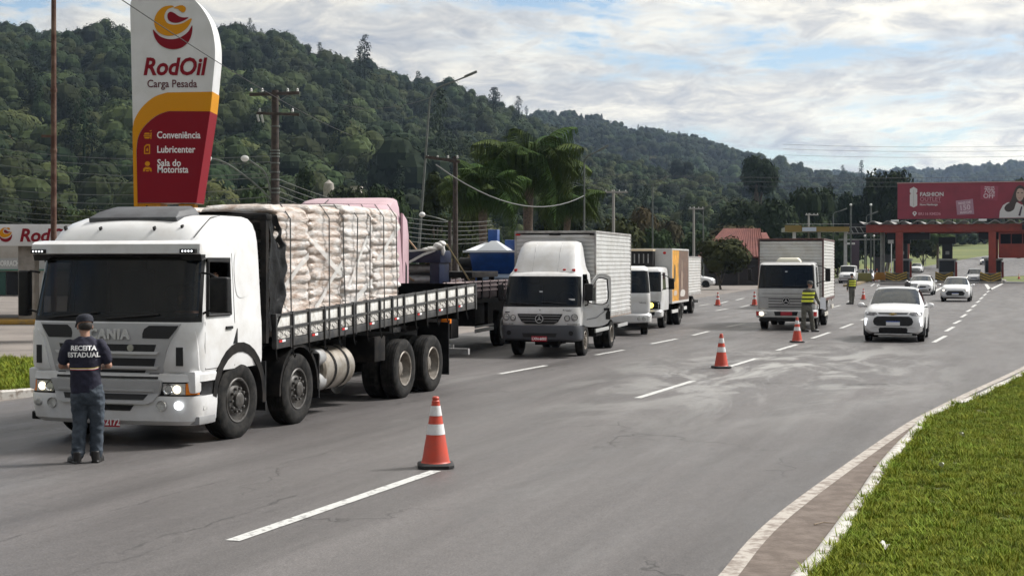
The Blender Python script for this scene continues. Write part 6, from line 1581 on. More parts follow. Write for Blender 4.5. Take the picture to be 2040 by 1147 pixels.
def small_car(name, label, px, Y, deg, L, W, H, paint, face='dark', lit=False, zb=None, hood=.98, tail=.35, group=None):
    t = thing(name, label, 'car', (at(px, Y), Y, terrain(0, Y) + (.02 if Y > 205 else 0)), -R(deg), group)
    c = Car(t, hatch(L, W, H, hood, tail), paint, (4, 5, 8, 9), 6, GLASS, mat('sky_reflecting_glass', (.03, .036, .04), .03))
    w = W / 2
    if face == 'civic':
        c.panel('grille_bar', [(.70, -.5, .5), (.665, -.5, .5)], SILVER); c.panel('grille', [(.655, -.44, .44), (.56, -.36, .36)], GRILLE_D)
        c.panel('lower_intake', [(.42, -.5, .5), (.30, -.55, .55)], GRILLE_D, -.014)
        c.both('fog_pocket', [(.48, .6, .78), (.34, .6, .76)], BLACKP)
    elif face == 'hb20':
        c.panel('grille', [(.66, -.42, .42), (.52, -.56, .56), (.38, -.48, .48)], GRILLE_D, -.016)
        c.panel('lower_lip', [(.30, -.6, .6), (.25, -.62, .62)], SILVER, -.012)
    else:
        c.panel('grille', [(.62, -.34, .34), (.55, -.36, .36)], GRILLE_D); c.panel('lower_intake', [(.44, -.55, .55), (.30, -.58, .58)], GRILLE_D, -.014)
    hl = c.both('headlamp', [(.78, .44 * W, .445 * W + .0), (.74, .27 * W, .46 * W), (.66, .32 * W, .46 * W)], LAMPGLASS, n=5)
    if lit:
        for sd, h_ in zip((1, -1), hl): part('lit_bulb', MB().ell((sd * .39 * W, c.yf(.39 * W, .70) - .02, .70), (.07, .02, .045)), LIGHT_ON, h_, 40)
    pp = part('number_plate', MB().box(-.2, .2, c.yf(0, .46) - .03, c.yf(0, .46) - .02, .42, .53), PLATE_WHITE, t)
    part('plate_band', MB().box(-.2, .2, c.yf(0, .46) - .0315, c.yf(0, .46) - .0302, .505, .53), PLATE_BLUE, pp)
    c.wheels((.78, L - .85), .31, w, RIM_TAN, .19); c.mirrors(hood + .22, 1.0, w + .02, paint)
    for x in (-.33, .33): part('seat', MB().box(x - .2, x + .2, hood + 1.15, hood + 1.3, .45, 1.1).box(x - .11, x + .11, hood + 1.16, hood + 1.27, 1.1, 1.26), SEAT, t, bevel=.03)
    return t
BLACKCAR = mat('dark_red_car_paint', (.05, .012, .014), .3, coat=.4)
small_car('sedan_car', 'white sedan with chrome grille bar, second behind the crossover, beside the toll island', 1833, 105, 19, 4.6, 1.78, 1.43, WHITE2, 'civic', tail=.7)
small_car('hatchback_car', 'small white hatchback with wide dark grille and lit lamps, right of the sedan', 1903, 88, 19.5, 3.95, 1.74, 1.48, WHITE2, 'hb20', True)
small_car('crossover_car', 'white crossover with lit headlamps just leaving the toll booth', 1940, 166, 19.5, 4.2, 1.82, 1.62, WHITE2, 'dark', True)
small_car('hatchback_car', 'tiny far white car on the road behind the toll booths', 1962, 262, 21, 4.1, 1.78, 1.5, WHITE2, 'hb20', True)
small_car('hatchback_car', 'white patrol car behind the nearest toll pier', 1824, 226, 21, 4.1, 1.78, 1.5, WHITE2, 'dark')
small_car('hatchback_car', 'white car waiting behind the striped posts, next to the van', 1709, 178, 17, 4.0, 1.76, 1.5, WHITE2, 'dark')
small_car('hatchback_car', 'white car waiting behind the striped posts, nearest the yellow barrier', 1727, 184, 17, 4.1, 1.78, 1.5, WHITE2, 'dark')
t_ = small_car('hatchback_car', 'white hatchback parked sideways by the dark shed, past the queue of trucks', 1372, 139, 0, 4.0, 1.72, 1.48, WHITE2, 'dark')
t_.location = (at(1424, 139), 139, 0); t_.rotation_euler = (0, 0, R(76))
# --- delivery van
V = thing('delivery_van', 'white delivery van at the end of the left lane beyond the silver truck', 'van', (at(1687, 164), 164, 0), -R(17))
vw = .95
van = Car(V, [(0, .40, .80, .88, .7, .5), (.06, .3, .88, 1.0, .88, .62), (.35, .26, 1.0, 1.12, .93, .70), (.75, .26, 1.08, 1.25, vw, .75), (1.5, .26, 1.14, 1.92, vw, .80), (2.1, .26, 1.16, 2.0, vw, .82), (4.6, .26, 1.16, 2.0, vw, .82), (4.75, .3, 1.1, 1.9, .92, .78)], WHITE2, (3, 4, 5, 5), 5)
van.panel('lower_bumper', [(.62, -.85, .85), (.3, -.85, .85)], mat('dark_red_bumper', (.06, .015, .018), .5), -.02, 10)
van.both('headlamp', [(.98, .55, .85), (.84, .6, .86)], LAMPGLASS, n=4)
van.panel('grille', [(.86, -.35, .35), (.74, -.38, .38)], GRILLE_D)
van.wheels((.95, 3.9), .34, vw, RIM_DARK, .2); van.mirrors(1.1, 1.3, vw + .04, BLACKP)
# ------------------------------------------------------------------ people
def fuse(name, mb, voxel, it=4, fold=0.0):
    me = bpy.data.meshes.new(name); me.from_pydata(mb.v, [], mb.f)
    bm = bmesh.new(); bm.from_mesh(me); bmesh.ops.recalc_face_normals(bm, faces=bm.faces); bm.to_mesh(me); bm.free()
    o = bpy.data.objects.new(name, me); COL.objects.link(o)
    r_ = o.modifiers.new('r', 'REMESH'); r_.mode = 'VOXEL'; r_.voxel_size = voxel
    s_ = o.modifiers.new('s', 'SMOOTH'); s_.factor = .5; s_.iterations = it
    out = bpy.data.meshes.new_from_object(o.evaluated_get(bpy.context.evaluated_depsgraph_get()))
    bpy.data.objects.remove(o)
    if fold:       # soft cloth folds, slanting
        for v in out.vertices:
            c = v.co; f = mnoise.noise((c.x * 7, c.y * 7, c.z * 13 + c.x * 9)) + .6 * mnoise.noise((c.x * 15 + 3, c.y * 15, c.z * 24 - c.x * 12))
            v.co = c + v.normal * f * fold
    out.polygons.foreach_set('use_smooth', [True] * len(out.polygons)); out.materials.clear()
    return out
def limb(mb, pts, rs, n=12):
    P_ = [Vector(p) for p in pts]; fine, rr = [], []
    for i in range(len(P_) - 1):
        for k in range(5):
            t = k / 5; fine.append(P_[i].lerp(P_[i + 1], t)); rr.append(rs[i] + (rs[i + 1] - rs[i]) * t)
    fine.append(P_[-1]); rr.append(rs[-1])
    mb.tube(fine, rr, n); mb.ell(tuple(P_[0]), (rs[0],) * 3, n, 8); mb.ell(tuple(P_[-1]), (rs[-1],) * 3, n, 8)
    for p, r_ in list(zip(P_, rs))[1:-1]: mb.ell(tuple(p), (r_,) * 3, n, 8)
def torso(mb, secs, n=24):
    """secs = (z, cx, cy, rx, ry)"""
    mb.loft([[(cx + rx * math.copysign(abs(math.cos(a)) ** .8, math.cos(a)), cy + ry * math.copysign(abs(math.sin(a)) ** .9, math.sin(a)), z) for a in [2 * math.pi * k / n for k in range(n)]] for z, cx, cy, rx, ry in secs], True, True)
def hand(mb, w, d, up, s=1.0, curl=.5):
    """palm at wrist w, pointing along d, back of hand towards up; five fingers"""
    w, d, up = Vector(w), Vector(d).normalized(), Vector(up).normalized(); sd = d.cross(up).normalized()
    for k in range(4):
        b0 = w + sd * (.027 - .018 * k) * s; b1 = b0 + d * .085 * s
        mb.tube([b0, b1], [.014 * s, .013 * s], 7); mb.ell(tuple(b1), (.013 * s,) * 3, 7, 6)
        l = (.030, .034, .032, .025)[k] * s; a = curl * .9
        p1 = b1 + (d * math.cos(a) - up * math.sin(a)) * l; a2 = a + curl; p2 = p1 + (d * math.cos(a2) - up * math.sin(a2)) * l * .85; a3 = a2 + curl; p3 = p2 + (d * math.cos(a3) - up * math.sin(a3)) * l * .7
        mb.tube([b1, p1, p2, p3], [.0095 * s, .009 * s, .0085 * s, .0065 * s], 7)
    tb = w + d * .025 * s + sd * .028 * s
    mb.tube([tb, tb + (d * .6 + sd * .7) * .035 * s, tb + (d * .9 + sd * .45 - up * .3) * .068 * s], [.014 * s, .011 * s, .008 * s], 7)
SKIN = mat('skin', (.36, .20, .14), .55, col2=(.30, .16, .11), nscale=8)
HAIR = mat('short_dark_hair', (.03, .025, .022), .8)
def head(mb, c, s=1.0, yaw=0.0, pitch=0.0):
    """head facing +Y before yaw; c = centre"""
    M = Matrix.Translation(c) @ Matrix.Rotation(yaw, 4, 'Z') @ Matrix.Rotation(pitch, 4, 'X') @ Matrix.Scale(s, 4)
    t = MB(); t.ell((0, -.01, .025), (.078, .098, .095), 18, 12); t.ell((0, .02, -.035), (.060, .072, .075), 16, 10); t.ell((0, .055, -.085), (.032, .03, .028), 12, 8)
    t.ell((0, .094, -.015), (.013, .022, .026), 10, 8); t.ell((0, .083, -.058), (.026, .012, .010), 10, 6); t.ell((0, .078, .018), (.05, .02, .012), 12, 6)
    for sx in (-1, 1):
        t.ell((sx * .080, -.005, -.01), (.010, .022, .032), 8, 8); t.ell((sx * .03, .082, .0), (.014, .01, .008), 8, 6)
    mb.add(t.v, t.f, M); return M
BOOT = mat('black_boot', (.015, .014, .014), .5)
def shoe(mb, heel, yaw, s=1.0):
    M = Matrix.Translation(heel) @ Matrix.Rotation(yaw, 4, 'Z') @ Matrix.Scale(s, 4)
    t = MB(); t.ell((0, .0, .05), (.046, .06, .055), 12, 8); t.ell((0, .10, .042), (.050, .10, .046), 14, 8); t.ell((0, .17, .036), (.046, .06, .036), 12, 8); t.tube([(0, -.005, .05), (0, -.015, .14)], [.05, .052], 12)
    t.box(-.045, .045, -.05, .2, 0.0, .02)
    mb.add(t.v, t.f, M)

# ---- inspector with his back to the camera
px, py = G(183, 921)
PER = thing('person', 'man in navy shirt and dark cap, back turned, standing before the white truck', 'person', (px, py, 0), R(6))
navy = mat('navy_shirt_cloth', (.008, .008, .022), .85, col2=(.013, .013, .032), nscale=7, bump=1.0, bscale=9)
jean = mat('dark_jeans', (.022, .032, .045), .85, col2=(.055, .07, .09), nscale=4, bump=1.0, bscale=12)
mb = MB()
torso(mb, [(.83, -.065, 0, .18, .13), (.95, -.07, 0, .185, .135), (1.08, -.075, .0, .178, .128), (1.22, -.08, .005, .188, .125), (1.34, -.085, .01, .20, .12), (1.42, -.085, .02, .185, .10), (1.47, -.085, .03, .14, .08), (1.51, -.085, .04, .075, .065)])
for sx in (-1, 1):
    S = (-.085 + sx * .185, .02, 1.415); E = (-.085 + sx * .275, .035, 1.165)
    limb(mb, [S, (-.085 + sx * .228, .02, 1.32), (-.085 + sx * .252, .03, 1.235)], [.068, .074, .070], 14)
shirt = link('shirt', fuse('shirt', mb, .011, 4, .006), navy, PER)
mb = MB()
torso(mb, [(.70, -.05, .0, .15, .10), (.80, -.055, 0, .185, .13), (.92, -.065, 0, .19, .13), (.98, -.07, 0, .17, .12)])
limb(mb, [(-.145, 0, .80), (-.145, .03, .48), (-.155, -.035, .10)], [.112, .088, .075], 14)
limb(mb, [(.04, 0, .80), (.055, .05, .48), (.045, .03, .11)], [.112, .088, .075], 14)
mb.ell((-.155, -.03, .13), (.083, .085, .035)); mb.ell((.047, .035, .14), (.083, .085, .035)); mb.ell((-.155, -.03, .19), (.08, .08, .03)); mb.ell((.048, .035, .2), (.08, .08, .03))
link('trousers', fuse('trousers', mb, .011, 3, .012), jean, PER)
mb = MB()
HM = head(mb, (-.095, .07, 1.63), 1.08, R(24), R(-14))
limb(mb, [(-.085, .03, 1.46), (-.09, .05, 1.57)], [.06, .055])
for sx in (-1, 1):
    E = (-.085 + sx * .275, .04, 1.16); Wp = (-.085 + sx * .165, .27, 1.13)
    limb(mb, [(-.085 + sx * .185, .02, 1.40), E, Wp], [.05, .043, .03]); hand(mb, Wp, (-sx * .5, .8, .05), (0, 0, 1), 1.0, .6)
torso(mb, [(.85, -.07, 0, .14, .09), (1.3, -.08, .01, .15, .09), (1.46, -.085, .025, .07, .05)])
limb(mb, [(-.145, 0, .82), (-.145, .03, .48), (-.155, -.035, .09)], [.08, .06, .045]); limb(mb, [(.04, 0, .82), (.055, .05, .48), (.045, .03, .09)], [.08, .06, .045])
link('body', fuse('body', mb, .0075, 2), SKIN, PER)
hm = MB(); hm.ell((0, -.03, .0), (.079, .083, .062), 16, 9); t_ = MB(); t_.add(hm.v, hm.f, HM); part('hair', t_, HAIR, PER, 60)
cp = MB()
cp.loft([[(rx * math.cos(a), ry * math.sin(a) + cy, z) for a in [2 * math.pi * k / 20 for k in range(20)]] for z, rx, ry, cy in ((.035, .092, .112, -.008), (.075, .094, .113, -.008), (.105, .086, .104, -.008), (.125, .06, .075, -.005), (.132, .02, .03, 0))], True, True)
cp.loft([[(.085, .06, .045), (.05, .09, .05), (-.05, .09, .05), (-.085, .06, .045), (-.07, .16, .03), (0, .185, .028), (.07, .16, .03)], [(.085, .06, .037), (.05, .09, .042), (-.05, .09, .042), (-.085, .06, .037), (-.07, .16, .022), (0, .185, .020), (.07, .16, .022)]], True, True)
t_ = MB(); t_.add(cp.v, cp.f, HM); part('cap', t_, mat('dark_cap_cloth', (.012, .014, .024), .85), PER, 50)
gl = MB()
for sx in (-1, 1): gl.tube([(sx * .081, -.005, .008), (sx * .075, .085, .008), (sx * .05, .105, .005), (sx * .012, .108, .005)], .003, 5)
t_ = MB(); t_.add(gl.v, gl.f, HM); part('glasses', t_, BLACKP, PER)
for i, (x, y, yw) in enumerate(((-.16, -.06, R(32)), (.045, .005, R(-6)))):
    mb = MB(); shoe(mb, (x, y, 0.0), yw, 1.05); link('shoe', fuse('shoe', mb, .01, 2), BOOT, PER)
# lettering and tricolour band follow the cloth of the shirt
bv = BVHTree.FromPolygons([v.co.copy() for v in shirt.data.vertices], [tuple(p.vertices) for p in shirt.data.polygons])
def on_back(me, x, z, push=.004):
    Mx = Matrix.Rotation(math.pi / 2, 4, 'X')
    for v in me.vertices:
        c = Mx @ v.co; h = bv.ray_cast(Vector((x + c.x, -1, z + c.z)), Vector((0, 1, 0)))
        v.co = (x + c.x, (h[0].y if h[0] is not None else -.1) - push, z + c.z)
    me.materials.clear(); return me
for s_, z in (('RECEITA', 1.375), ('ESTADUAL', 1.295)):
    link('lettering', on_back(text_mesh(s_, .078, bold=.003, extrude=0.0, space=1.0), -.082, z, .012), PRINT_W, shirt)
bn = []
for kk, (dz, m_) in enumerate(((.0, mat('red_band', (.4, .03, .03), .7)), (.009, PRINT_W), (.018, mat('yellow_band', (.55, .40, .05), .7)))):
    rws = []
    for x in np.linspace(-.26, .10, 24):
        zz = 1.115 + dz + .02 * max(0, (x - .02) / .08) ** 2
        h = bv.ray_cast(Vector((x, -1, zz)), Vector((0, 1, 0)))
        if h[0] is None: continue
        rws.append([(x, h[0].y - .004, zz), (x, h[0].y - .004, zz + .0085)])
    part('tricolour_band', MB().grid(rws), m_, shirt)

# ---- traffic officers
UNI = mat('grey_green_uniform', (.085, .082, .068), .85, col2=(.12, .115, .095), nscale=6)
HIVIS = mat('yellow_reflective', (.68, .72, .06), .6)
VEST = mat('black_vest', (.02, .02, .018), .8)
def officer(label, loc, rz, pose):
    t = thing('person', label, 'person', loc, rz)
    lean = pose['lean']; hx, hy = pose['hips']
    mb = MB(); sec = [(.90, hx, hy, .17, .12), (1.02, hx + lean[0] * .2, hy + lean[1] * .2, .175, .125), (1.2, hx + lean[0] * .55, hy + lean[1] * .55, .185, .13), (1.36, hx + lean[0] * .85, hy + lean[1] * .85, .195, .125), (1.45, hx + lean[0], hy + lean[1], .16, .1), (1.51, hx + lean[0] * 1.05, hy + lean[1] * 1.05, .07, .065)]
    torso(mb, sec)
    for a in pose['arms']: limb(mb, a[:3], [.07, .06, .048])
    link('shirt', fuse('shirt', mb, .017, 3, .010), UNI, t)
    mb = MB(); torso(mb, [(.72, hx, hy, .13, .1), (.85, hx, hy, .175, .125), (.95, hx, hy, .165, .12)])
    for l in pose['legs']: limb(mb, [(l[0][0], l[0][1], .85), l[1], l[2]], [.105, .085, .075])
    link('trousers', fuse('trousers', mb, .017, 3, .012), UNI, t)
    mb = MB(); c = (hx + lean[0] * 1.15 + pose['head'][0], hy + lean[1] * 1.15 + pose['head'][1], 1.625)
    HMt = head(mb, c, 1.0, pose['head'][2], pose['head'][3]); limb(mb, [(hx + lean[0], hy + lean[1], 1.45), (c[0], c[1] - .01, 1.57)], [.058, .055])
    for a in pose['arms']:
        limb(mb, a[:3], [.045, .042, .032]); d_ = Vector(a[2]) - Vector(a[1]); hand(mb, a[2], d_, (0, 0, 1) if abs(d_.normalized().z) < .8 else (1, 0, 0), 1.0, .5)
    torso(mb, [(z, cx, cy, rx * .7, ry * .7) for z, cx, cy, rx, ry in sec])
    for l in pose['legs']: limb(mb, [(l[0][0], l[0][1], .85), l[1], l[2]], [.07, .055, .045])
    link('body', fuse('body', mb, .011, 2), SKIN, t)
    cp = MB(); cp.loft([[(rx * math.cos(a), ry * math.sin(a) + cy, z) for a in [2 * math.pi * k / 18 for k in range(18)]] for z, rx, ry, cy in ((.0, .09, .108, -.014), (.075, .096, .115, -.01), (.11, .088, .105, -.01), (.13, .05, .06, 0))], True, True)
    q = MB(); q.add(cp.v, cp.f, HMt); part('cap', q, pose['cap'], t, 50)
    for l in pose['legs']:
        mb = MB(); shoe(mb, (l[2][0], l[2][1], 0), l[3], 1.1); link('boot', fuse('boot', mb, .014, 2), BOOT, t)
    n = 28
    def rg(z, f):
        i = min(max(np.searchsorted([s_[0] for s_ in sec], z) - 1, 0), len(sec) - 2); a, b = sec[i], sec[i + 1]; u = (z - a[0]) / (b[0] - a[0])
        cx, cy, rx, ry = (a[k] + (b[k] - a[k]) * u for k in (1, 2, 3, 4))
        return [(cx + (rx + f) * math.copysign(abs(math.cos(an)) ** .8, math.cos(an)), cy + (ry + f) * math.copysign(abs(math.sin(an)) ** .9, math.sin(an)), z) for an in [2 * math.pi * k / n for k in range(n)]]
    vb = MB(); vb.loft([rg(z, .022) for z in (1.0, 1.12, 1.25, 1.36, 1.42)], True, False); ve = part('vest', vb, VEST, t, 60)
    for z0 in (1.03, 1.16, 1.29): part('reflective_band', MB().loft([rg(z0, .028), rg(z0 + .075, .028)], True, False), HIVIS, ve, 60)
    part('belt', MB().loft([rg(.93, .016), rg(.985, .016)], True, False), BOOT, t, 60)
    return t
xo, yo = G(1607, 661)
officer('officer in grey uniform and yellow-striped vest leaning to the silver truck, holding paper', (xo, yo, 0), 0, dict(hips=(0, 0), lean=(.10, .05), head=(.02, .03, R(-60), R(-12)), cap=mat('grey_cap', (.05, .05, .048), .85),
        arms=[[(.27, .03, 1.38), (.36, .02, 1.12), (.48, .10, .93)], [(-.05, .12, 1.38), (.08, .25, 1.15), (.30, .2, 1.0)]], legs=[((-.09, 0), (-.10, -.02, .48), (-.12, -.02, .1), R(-60)), ((.08, 0), (.17, .02, .5), (.22, .03, .1), R(-75))]))
pp_ = part('paper_sheet', MB().grid([[(.46 + .20 * u + .02 * math.sin(3 * u), -.16 + .04 * u, 1.16 - .40 * v + .02 * math.sin(4 * u + v)) for u in np.linspace(0, 1, 6)] for v in np.linspace(0, 1, 8)]), mat('paper', (.75, .76, .8), .8))
pp_.location = (xo - .03, yo, .02); tag(pp_, 'white paper sheets held by the officer beside the silver truck', 'paper')
xo, yo = G(1697, 606)
officer('officer in yellow-striped vest standing alone on the lane, seen from behind', (xo, yo, 0), R(10), dict(hips=(0, 0), lean=(.01, .0), head=(0, .02, R(15), R(-5)), cap=BOOT,
        arms=[[(.20, .0, 1.38), (.24, .02, 1.12), (.22, .1, .88)], [(-.20, .0, 1.38), (-.25, .0, 1.1), (-.25, .04, .84)]], legs=[((-.09, 0), (-.08, .0, .48), (-.10, -.05, .1), R(70)), ((.08, 0), (.10, .02, .5), (.06, .02, .1), R(-10))]))
# ---- driver glimpsed at the open cab window
mb = MB(); head(mb, (0, 0, .62), 1.0, R(180)); torso(mb, [(0, 0, 0, .19, .13), (.25, 0, 0, .2, .13), (.4, 0, 0, .19, .11), (.48, 0, 0, .08, .06), (.55, 0, 0, .055, .055)])
limb(mb, [(.18, 0, .40), (.34, -.12, .22), (.30, -.20, .48)], [.055, .045, .035]); hand(mb, (.30, -.20, .48), (-.3, .1, 1), (0, -1, 0), 1.0, .7); limb(mb, [(-.18, 0, .4), (-.22, -.25, .2), (-.1, -.45, .25)], [.055, .045, .035])
limb(mb, [(-.1, 0, 0), (-.12, -.45, .02), (-.12, -.5, -.4)], [.09, .07, .05]); limb(mb, [(.1, 0, 0), (.12, -.45, .02), (.12, -.5, -.4)], [.09, .07, .05])
DRV = thing('person', 'driver in the white flatbed cab with his arm at the open window', 'person'); DRV.matrix_world = Mh @ Matrix.Translation((.78, 1.12, 1.66))
link('body', fuse('body', mb, .011, 2), SKIN, DRV)
mb = MB(); torso(mb, [(-.05, 0, 0, .2, .14), (.25, 0, 0, .215, .145), (.4, 0, 0, .2, .12), (.47, 0, 0, .1, .075)]); limb(mb, [(.18, 0, .4), (.27, -.07, .3)], [.075, .07]); limb(mb, [(-.18, 0, .4), (-.21, -.14, .3)], [.075, .07])
link('shirt', fuse('shirt', mb, .016, 2), mat('dark_grey_shirt', (.04, .04, .045), .85), DRV)
part('hair', MB().ell((0, .01, .655), (.083, .1, .08)), HAIR, DRV, 60)
# ---- rider of the motorcycle half hidden behind the crossover
mx, my = at(1808, 54.5), 54.5
BK = thing('motorcycle', 'motorcycle mostly hidden behind the white crossover', 'motorcycle', (mx, my, 0), -R(19))
part('wheel', MB().lathe([(.22, -.05), (.30, -.05), (.30, .05), (.22, .05)], (0, -.6, .30), 'x', 24, True), RUBBER, BK, 40); part('wheel', MB().lathe([(.22, -.05), (.30, -.05), (.30, .05), (.22, .05)], (0, .65, .30), 'x', 24, True), RUBBER, BK, 40)
part('frame', MB().box(-.10, .10, -.2, .25, .3, .62).tube([(0, -.6, .3), (0, -.42, .95)], .04, 8).tube([(0, .65, .3), (0, .2, .6)], .04, 8), CHASSIS, BK, 40)
part('fuel_tank', MB().ell((0, -.15, .82), (.15, .26, .13)), REDLENS, BK, 50); part('seat', MB().box(-.12, .12, .05, .72, .76, .84), BLACKP, BK, bevel=.04)
part('handlebar', MB().tube([(-.36, -.30, 1.02), (-.2, -.4, 1.04), (.2, -.4, 1.04), (.36, -.30, 1.02)], .015, 6), STEEL, BK); part('headlamp', MB().ell((0, -.5, .92), (.09, .07, .09)), LAMPGLASS, BK, 50)
RI = thing('person', 'motorcycle rider with dark helmet, head showing above the white crossover', 'person', (mx, my, 0), -R(19))
mb = MB(); torso(mb, [(.80, 0, .25, .17, .13), (1.0, 0, .22, .18, .13), (1.2, 0, .16, .2, .13), (1.34, 0, .1, .19, .11), (1.42, 0, .08, .08, .07), (1.5, 0, .06, .06, .06)]); head(mb, (0, .03, 1.54), 1, R(180))
for sx in (-1, 1):
    limb(mb, [(sx * .19, .1, 1.32), (sx * .3, -.1, 1.12), (sx * .33, -.28, 1.05)], [.07, .055, .045]); hand(mb, (sx * .33, -.28, 1.05), (0, -1, 0), (0, 0, 1), 1, 1.0); limb(mb, [(sx * .12, .25, .84), (sx * .24, -.2, .72), (sx * .22, .1, .28)], [.1, .08, .06]); mb.ell((sx * .22, .02, .25), (.05, .13, .05))
link('body', fuse('body', mb, .014, 3), mat('dark_riding_clothes', (.02, .02, .024), .8), RI)
part('helmet', MB().ell((0, .03, 1.57), (.125, .14, .135), 18, 12), mat('dark_helmet', (.025, .022, .024), .25, coat=.5), RI, 60)
# ---- worker in orange beyond the barriers
wx_, wy_ = at(1727, 196), 196
WK = thing('person', 'worker in orange clothes standing far off beyond the striped posts', 'person', (wx_, wy_, 0), 0)
mb = MB(); torso(mb, [(.85, 0, 0, .17, .12), (1.2, 0, 0, .19, .13), (1.42, 0, 0, .18, .1), (1.5, 0, 0, .06, .06)]); head(mb, (0, 0, 1.63), 1, R(150))
for sx in (-1, 1): limb(mb, [(sx * .2, 0, 1.38), (sx * .25, 0, 1.1), (sx * .24, -.05, .86)], [.07, .055, .045]); hand(mb, (sx * .24, -.05, .86), (0, -.1, -1), (sx, 0, 0), 1, .4); limb(mb, [(sx * .09, 0, .85), (sx * .1, 0, .48), (sx * .1, 0, .08)], [.1, .08, .07]); mb.ell((sx * .1, -.06, .05), (.05, .13, .05))
link('body', fuse('body', mb, .018, 3), mat('orange_workwear', (.55, .14, .04), .8), WK)
# ------------------------------------------------------------------ station, totem, toll plaza
RO_RED = mat('station_red', (0.20, 0.003, 0.012), 0.6, spec=.2); RO_RED2 = mat('station_maroon', (0.20, 0.006, 0.02), 0.4)
RO_ORANGE = mat('station_orange', (0.58, 0.245, 0.005), 0.6, spec=.2); RO_WHITE = mat('sign_white', (0.62, 0.62, 0.63), 0.6, col2=(.57, .57, .57), nscale=1.5)
def logo(parent, cx, y, cz, r, k0='swirl_emblem'):
    """round wave emblem: orange curl over a red bowl, in a plane facing -Y; units of r"""
    def P_(l, n=6): return [(cx + (a - 312) / 107 * r, cz - (b - 152) / 107 * r) for a, b in smoothpoly(l, n)]
    bowl = [(205, 163), (214, 205), (240, 243), (275, 263), (315, 270), (358, 261), (395, 232), (414, 190), (418, 140), (395, 175), (362, 200), (325, 213), (285, 214), (245, 200), (222, 180)]
    curl = [(213, 140), (214, 100), (232, 65), (262, 40), (300, 32), (318, 38), (285, 52), (268, 80), (268, 105), (285, 128), (320, 136), (365, 128), (412, 102), (408, 125), (385, 158), (350, 182), (310, 195), (270, 194), (232, 175)]
    drop = [(283, 85), (290, 70), (305, 66), (325, 76), (345, 90), (370, 97), (397, 97), (370, 115), (335, 126), (305, 122), (287, 108)]
    tear = [(318, 46), (340, 34), (365, 31), (382, 44), (380, 62), (366, 70), (350, 60), (338, 50)]
    for l, m in ((bowl, RO_RED), (curl, RO_ORANGE), (drop, RO_RED), (tear, RO_ORANGE)): part(k0, MB().prism(P_(l), 'y', y - .012, y), m, parent)
TY = 45.0; TS = FPX / TY
TT = thing('station_totem', 'tall white, orange and red fuel station totem sign behind the white truck', 'sign', (at(345, TY), TY, 0))
def tp(cx, cy): return ((cx / 2.73 + 230 - 345) / TS, CAM_H + (HZ - cy / 2.73) / TS)
outl = [tp(*p) for p in [(80, 60), (82, 20), (98, -18), (140, -40), (250, -48), (350, -42), (420, -8), (480, 60), (520, 140), (540, 240), (541, 330), (525, 500), (515, 607), (440, 1105), (120, 1105), (95, 700)]]
outl = smoothpoly(outl[:11], 4, False) + outl[11:]
DT = 1.05
part('panel', MB().prism(outl, 'y', 0, DT), RO_WHITE, TT)
og = smoothpoly([tp(*p) for p in [(95, 700), (108, 645), (150, 580), (215, 527), (285, 504)]], 5, False) + [tp(527, 500), tp(515, 607)] + smoothpoly([tp(*p) for p in [(290, 605), (225, 630), (160, 685), (125, 745), (115, 820)]], 5, False) + [tp(122, 1105), tp(122, 1122), tp(102, 1122), tp(95, 760)]
def grow(poly, e): return [(x + (e if x > 0 else -e), z) for x, z in poly]
part('orange_band', MB().prism(grow(og, .006), 'y', -.012, DT + .012), RO_ORANGE, TT)
rd = [tp(515, 607)] + smoothpoly([tp(*p) for p in [(290, 606), (226, 631), (161, 686), (126, 746), (116, 821)]], 5, False) + [tp(121, 1104), tp(440, 1104)]
part('red_field', MB().prism([(x + (.006 if x > .2 else 0), z) for x, z in rd], 'y', -.02, DT + .02), RO_RED, TT)
logo(TT, *((lambda q: (q[0], -.004, q[1]))(tp(312, 152))), 107 / 2.73 / TS)
def tt(name, s, m, cx, cy, size, **k): x, z = tp(cx, cy); return lettering(name, s, m, TT, (x, -.028 if cy > 600 else -.008, z), size=size, extrude=.004, **k)
tt('brand_lettering', 'RodOil', RO_RED, 318, 368, .74, bold=.022, shear=.20, fit=347 / 2.73 / TS); tt('tagline', 'Carga Pesada', mat('maroon_print', (.09, .012, .02), .5), 308, 458, .335, bold=.003, fit=270 / 2.73 / TS)
tt('service_line', 'Conveniência', PRINT_W, 226, 737, .30, bold=.005, align='LEFT', fit=236 / 2.73 / TS); tt('service_line', 'Lubricenter', PRINT_W, 226, 815, .30, bold=.005, align='LEFT', fit=207 / 2.73 / TS); tt('service_line', 'Sala do', PRINT_W, 228, 888, .30, bold=.005, align='LEFT', fit=128 / 2.73 / TS); tt('service_line', 'Motorista', PRINT_W, 228, 924, .30, bold=.005, align='LEFT', fit=167 / 2.73 / TS)
def icon(polys, cx, cy, s):
    mb = MB()
    for pl in polys:
        q = [tp(cx + a * s, cy + b * s) for a, b in pl]; mb.prism(q, 'y', -.03, -.0202)
    part('service_icon', mb, RO_ORANGE, TT)
icon([[(-20, -2), (-14, -12), (8, -12), (14, -2)], [(-22, 2), (16, 2), (16, 6), (-22, 6)], [(-20, 10), (14, 10), (8, 20), (-14, 20)], [(10, -22), (22, -26), (22, -22), (14, -19)], [(16, -12), (22, -12), (20, 22), (16, 22)]], 176, 735, 1.0)
icon([[(-18, -14), (-4, -28), (16, -28), (16, 28), (-18, 28), (-18, 22), (10, 22), (10, -20), (-2, -20), (-12, -10), (-12, 22), (-18, 22)], [(0, -8), (6, 4), (4, 12), (-4, 12), (-6, 4)]], 174, 812, .95)
